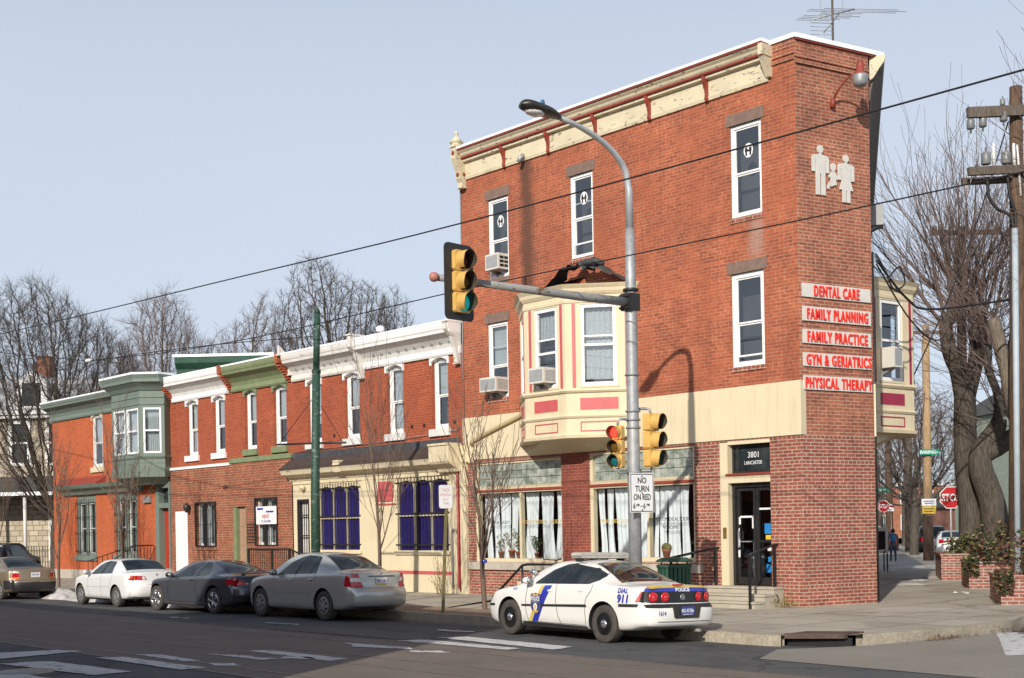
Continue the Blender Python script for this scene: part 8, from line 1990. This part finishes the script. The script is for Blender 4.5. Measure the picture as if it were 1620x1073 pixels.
weed('tall dry weed at the foot of the cream pilaster', 12.7, .25, 1.2, 16, 1); weed('low dry weed at the brick corner near the drain', .3, .25, .35, 12, 2)

# ------------------------------------------------------------------ snow
def heap(label, s0, s1, d0, d1, h, seed, fr=FA, z0=-.05):
    rr = random.Random(seed); ph = [rr.uniform(0, 6) for k in range(6)]; b = MB()
    def fn(u, v):
        e = (sin(pi * u) ** .6) * (sin(pi * v) ** .7); k = .6 + .25 * sin(u * 9 + ph[0]) + .2 * sin(u * 23 + v * 6 + ph[1]) + .15 * sin(v * 17 + ph[2]) + .1 * sin(u * 47 + v * 31 + ph[3])
        return (s0 + (s1 - s0) * u, d0 + (d1 - d0) * v + .1 * sin(u * 13 + ph[4]), z0 + h * e * max(.1, k))
    b.grid(fn, 44, 16); return b.build('snow_heap', M['oldsnow'], None, fr, ((s0 + s1) / 2, (d0 + d1) / 2, z0), label, 'snow', 'old snow heaps')
heap('dirty snow heap at the kerb between the tan and white saloons', 20.2, 26.2, 5.9, 7.2, .42, 1); heap('low snow remains beneath the white saloon', 15.5, 20.2, 6.0, 7.2, .25, 2)
for k, (x, y, w_, l_) in enumerate(((12.0, 39.5, .5, 1.6), (14.2, 44.0, .7, 2.4), (13.0, 42.2, .4, .9), (16.9, 55, .7, 2.5), (17.6, 60.5, .5, 3))):
    heap(['thin snow patch by the shaded wall, nearest one', 'thin snow patch left of the tallest planter', 'smallest thin snow patch by the shaded wall', 'thin snow patch before the walking person', 'thin snow patch behind the walking person'][k], -l_ / 2, l_ / 2, -w_, w_, .05, 10 + k, Fr(x, y, 60), .145)

# ------------------------------------------------------------------ houses farther off
fh = Fr(-24.3, 74.5, -86)
t = thing('stone_house', 'pale house with stone ground floor, porch roof and dormer at far left', 'house', fh, (4, 0, 0))
hs = [(.9, 2.1, 6.2, 8.6), (3.2, 4.3, 6.2, 8.6), (.8, 2.0, .8, 3.6), (5.4, 6.6, 6.2, 8.6)]
wall_panel('wall', M['ashlar'], t, fh, -2, 10, 0, 4.4, [h for h in hs if h[3] < 5]); wall_panel('wall', mat('tan_stucco', (.42, .36, .28), .8), t, fh, -2, 10, 4.4, 9.0, [h for h in hs if h[2] > 5])
b = MB(); b.poly([(-2, -9, 0), (-2, 0, 0), (-2, 0, 9), (-2, -9, 9)]); b.poly([(10, 0, 0), (10, -9, 0), (10, -9, 9), (10, 0, 9)]); b.build('wall', M['ashlar'], t, fh)
for (a, c, e, f) in hs:
    b = MB()
    for (p, q, r_, s) in ((a - .12, a + .1, e - .1, f + .15), (c - .1, c + .12, e - .1, f + .15), (a + .1, c - .1, f - .1, f + .15), (a + .1, c - .1, e - .1, e + .08), (a + .1, c - .1, (e + f) / 2 - .05, (e + f) / 2 + .05)): b.box(p, q, -.1, .05, r_, s)
    w = b.build('window', M['white'], t, fh); b = MB(); b.box(a, c, -.18, -.12, e, f); b.build('pane', M['carglass'], w, fh)
b = MB(); b.box(-2.3, 10.3, -9, .5, 9.0, 9.25); b.box(-2.2, 10.2, .0, .35, 8.8, 9.0); b.build('eaves', M['white'], t, fh)
b = MB(); b.prism([(.3, 9.25), (-.9, 11.2), (-8, 11.2), (-9, 9.25)], -2.2, 10.2, 'x'); rf = b.build('roof', mat('pale_slate', (.30, .31, .33), .8, var=.25, vs=5), t, fh)
b = MB(); b.prism([(2.0, 9.3), (2.0, 10.9), (2.9, 11.5), (3.8, 10.9), (3.8, 9.3)], -.9, .25, 'y'); d_ = b.build('dormer', M['white'], rf, fh); b = MB(); b.box(2.35, 3.45, .25, .28, 9.5, 10.8); b.build('dormer_window', M['carglass'], rf, fh)
b = MB(); b.box(2.9, 3.8, -3, -2.2, 11, 12.2); b.box(2.95, 3.25, -2.9, -2.4, 12.2, 12.7); b.box(3.4, 3.7, -2.9, -2.4, 12.2, 12.7); b.build('chimney', M['brick_newer'], rf, fh)
b = MB(); b.prism([(2.6, 4.5), (0.01, 5.5), (0.01, 4.4), (2.6, 4.35)], -1, 8.5, 'x'); pr_ = b.build('porch_roof', M['roof'], t, fh); b = MB(); b.box(-1.1, 8.6, 2.5, 2.75, 4.32, 4.52); b.build('porch_gutter', M['snow'], pr_, fh)
for x in (-.8, 2.4, 5.2, 8.3): b = MB(); b.tube([(x, 2.45, 0), (x, 2.45, 4.33)], .1, 8); b.build('porch_post', M['white_dirty'], t, fh)
t = thing('iron_fence', 'black iron fence before the pale stone house', 'fence', fh, (4, 4, 0)); b = MB(); b.box(-3, 9, 4.0, 4.03, 1.3, 1.34); b.box(-3, 9, 4.0, 4.03, .3, .34); b.build('rail', M['iron'], t, fh); b = MB()
for k in range(80): b.box(-3 + k * .15, -2.97 + k * .15, 4.0, 4.03, 0, 1.55)
b.build('bars', M['iron'], t, fh)
fh = Fr(-12.9, 68, -88)
t = thing('green_house', 'house showing only its dark green cornice above the white roof edge', 'house', fh, (2, 0, 0)); b = MB(); b.box(-.5, 4.2, -8, 0, 0, 10.5); b.build('wall', M['brick_row'], t, fh); profile('cornice', 'darkgreen', t, fh, -.7, 4.4, [(0.002, 10.3), (.1, 10.3), (.15, 10.6), (.45, 10.9), (.5, 11.2), (0.002, 11.2)]); b = MB(); b.box(-.8, 4.5, -8, .55, 11.2, 11.33); b.build('roof', M['snow'], t, fh)
fh = Fr(46.5, 112, 260)
t = thing('brick_house', 'low brick house with a chimney at the end of the side street', 'house', fh, (3, 0, 0)); b = MB(); b.box(-1, 8, -7, 0, 0, 3.2); b.build('wall', M['brick_low'], t, fh); b = MB(); b.prism([(-1.3, 3.2), (8.3, 3.2), (6.6, 5.0), (.6, 5.0)], -7.2, .2, 'y'); rf = b.build('roof', M['roof'], t, fh); b = MB(); b.box(4.6, 5.4, -2.2, -1.4, 3.6, 6.2); b.build('chimney', M['brick_low'], rf, fh)
for x in (.5, 3.0, 5.5): b = MB(); b.box(x, x + 1.1, .001, .05, 1.0, 2.5); b.build('window', M['carglass'], t, fh)
fh = Fr(36.4, 84, 262)
t = thing('pale_green_house', 'pale green house with bay and white windows behind the trunks at right', 'house', fh, (2, 0, 0)); b = MB(); b.box(-4, 4.4, -8, 0, 0, 9); b.build('wall', mat('pale_green_wall', (.26, .31, .25), .7), t, fh); b = MB(); b.prism([(-4.3, 9), (4.7, 9), (.2, 11.5)], -8, .3, 'y'); b.build('roof', M['roof'], t, fh)
b = MB(); b.prism([(.5, 0), (.9, .9), (2.4, .9), (2.8, 0)], 3.6, 8.2, 'z'); by = b.build('bay', M['green'], t, fh)
for (x, z) in ((1.2, 4.2), (1.2, 6.3), (3.3, 4.2), (3.3, 6.3), (-1.2, 4.2), (-1.2, 6.3), (3.3, 1.2)):
    y = .901 if 1 < x < 2 else .001; b = MB(); b.box(x - .1, x + 1.0, y, y + .05, z - .1, z + 1.5); w = b.build('window', M['white'], t, fh); b = MB(); b.box(x, x + .9, y + .05, y + .06, z, z + 1.4); b.build('pane', M['carglass'], w, fh)
# low rows closing the view at both ends of the streets
def far_row(label, X, Y, az, L, H, m):
    fr = Fr(X, Y, az); t = thing('row_building', label, 'building', fr, (L / 2, 0, 0)); b = MB(); b.box(0, L, -8, 0, 0, H); b.build('wall', M[m], t, fr); b = MB(); b.box(-.2, L + .2, -8.2, .3, H, H + .3); b.build('roof', M['snow'], t, fr)
    for i in range(int(L / 3)):
        for z in ((1.0, 4.2) if H > 5 else (1.0,)):
            b = MB(); b.box(.8 + i * 3, 2.0 + i * 3, .001, .06, z, z + 1.9); w = b.build('window', M['white_dirty'], t, fr); b = MB(); b.box(.92 + i * 3, 1.88 + i * 3, .06, .07, z + .1, z + 1.8); b.build('pane', M['carglass'], w, fr)
far_row('long low brick terrace closing the far end of the side street', 75, 165, 270, 45, 6.5, 'brick_newer')
far_row('low terrace beyond the cross street at far left', -24, 92, 255, 24, 6.5, 'brick_row')

p = FA.w(58, 0, 0); far_row('terrace carrying on along the avenue past the cross street', p.x - 30, p.y + 38, 138, 40, 6.8, 'brick_row')
p = FA.w(125, 12, 0); far_row('terrace closing the far end of the avenue', p.x - 22, p.y - 22, 55, 60, 7.5, 'brick_newer')
for k, (s_, d_) in enumerate(((70, 6), (84, 5.4), (100, 7), (112, 18))):
    p = FA.w(s_, d_, 0); ctree(['bare kerb tree past the cross street, first one', 'bare kerb tree past the cross street, second one', 'bare kerb tree past the cross street, third one', 'bare tree at the far end of the avenue'][k], p.x, p.y, 11 + k, 3.6, 3.2, .25, 200 + k, 'twigred', n=700, D=.42, up=.3, twig=.8)
# thin service cable along the row's front and small wall anchors
b = MB(); b.tube([(12.1, .06, 4.98), (15, .06, 4.86), (20.9, .06, 4.80)], .012, 4); b.build('service_cable', M['galvdull'], R1, FA)
b = MB()
for x in (12.25, 13.7, 14.3, 16.2, 18.5): b.obox((x, .02, 5.22), (.7, 0, .7), (0, 1, 0), (-.7, 0, .7), .06, .012, .015); b.obox((x, .02, 5.22), (.7, 0, -.7), (0, 1, 0), (.7, 0, .7), .06, .011, .015)
b.build('wall_anchors', M['iron'], R1, FA)
# ------------------------------------------------------------------ the person on the side pavement, seen from behind
def person(X, Y, az, H, label):
    fr = Fr(X, Y, az); k = H / 1.72
    t = thing('person', label, 'person', fr, (0, 0, .15)); V = []; E_ = []; R = []
    def add(p, r, par=None):
        V.append(Vector(p) * k + Vector((0, 0, .15))); R.append(r * k)
        if par is not None: E_.append((par, len(V) - 1))
        return len(V) - 1
    pel = add((0, 0, .93), .145); wa = add((0, .01, 1.10), .135, pel); ch = add((0, .0, 1.30), .16, wa); nk = add((0, -.01, 1.46), .075, ch); nk2 = add((0, .0, 1.52), .055, nk); hd = add((0, .02, 1.60), .095, nk2); add((0, .02, 1.68), .075, hd)
    for s in (1, -1):
        hp = add((s * .09, 0, .86), .10, pel); kn = add((s * .11, .03 * s + .02, .48), .065, hp); an = add((s * .115, -.02 + .03 * s, .09), .045, kn); add((s * .13, .13 + .03 * s, .045), .042, an)
        sh = add((s * .19, -.01, 1.40), .065, ch); el = add((s * .25, -.04, 1.13), .05, sh); wr = add((s * .24, .06, .90), .036, el); pa = add((s * .235, .09, .83), .035, wr)
        for f, (dx, dy, l_) in enumerate(((-.025, .03, .075), (-.008, .035, .085), (.010, .03, .08), (.024, .02, .065))): add((s * (.235 + dx), .09 + dy * .5, .83 - l_), .010, pa)
        add((s * .205, .125, .80), .011, pa)
    me = bpy.data.meshes.new('person'); me.from_pydata([tuple(v) for v in V], E_, []); o = bpy.data.objects.new('body', me); link(o, fr.M, t)
    md = o.modifiers.new('skin', 'SKIN'); md.use_smooth_shade = True
    for i, sv_ in enumerate(me.skin_vertices[0].data): sv_.radius = (R[i], R[i]); sv_.use_root = (i == 0)
    ss = o.modifiers.new('sub', 'SUBSURF'); ss.levels = 1; ss.render_levels = 1
    dg = bpy.context.evaluated_depsgraph_get(); m2 = bpy.data.meshes.new_from_object(o.evaluated_get(dg)); o.modifiers.clear(); o.data = m2
    skin = mat('skin', (.20, .11, .07), .6); jeans = mat('jeans', (.035, .06, .12), .85, var=.2, vs=12); jacket = mat('brown_jacket', (.13, .115, .085), .85, var=.2, vs=9); shoe = mat('pale_shoes', (.4, .4, .42), .6)
    for m_ in (jacket, jeans, skin, shoe): m2.materials.append(m_)
    for p in m2.polygons:
        z = (p.center.z - .15) / k; x = abs(p.center.x) / k
        p.material_index = 3 if z < .10 else 2 if z > 1.47 or (z < .88 and x > .19) else 1 if z < .90 and x < .19 else 0
        p.use_smooth = True
    b = MB()
    b.grid(lambda u, v: ((.105 * sin(pi * v * .72) * cos(u * 2 * pi)) * k, (.02 + .115 * sin(pi * v * .72) * sin(u * 2 * pi) - .01) * k, .15 + (1.62 + .125 * cos(pi * v * .72)) * k), 16, 8); b.build('hair', mat('dark_hair', (.015, .011, .01), .7), t, fr)
    b = MB(); b.ball((0, -.20 * k, .15 + 1.22 * k), .2 * k, 14, (.82, .55, 1.15)); b.ball((0, -.29 * k, .15 + 1.12 * k), .12 * k, 12, (.95, .5, .8)); bp = b.build('backpack', mat('blue_backpack', (.03, .14, .30), .7, var=.25, vs=14), t, fr)
    b = MB()
    for s in (1, -1): b.tube([(s * .1 * k, -.14 * k, .15 + 1.40 * k), (s * .12 * k, -.02 * k, .15 + 1.49 * k), (s * .13 * k, .12 * k, .15 + 1.38 * k), (s * .13 * k, .13 * k, .15 + 1.15 * k)], .018 * k, 6)
    b.build('straps', M['black'], bp, fr)
    # face on the far side
    b = MB()
    for s in (1, -1): b.ball((s * .035 * k, .105 * k, .15 + 1.61 * k), .012 * k, 8)
    b.ball((0, .125 * k, .15 + 1.575 * k), .017 * k, 8, (1, 1, 1.3)); b.ball((0, .112 * k, .15 + 1.53 * k), .02 * k, 8, (1.2, .5, .35)); b.build('face', skin, t, fr)
    b = MB()
    for s in (1, -1): b.ball((s * .10 * k, .02 * k, .15 + 1.595 * k), .026 * k, 8, (.5, .8, 1.2))
    b.build('ears', skin, t, fr)
person(17.75, 61, 104.5, 1.56, 'person walking away in brown jacket and jeans with a blue backpack')
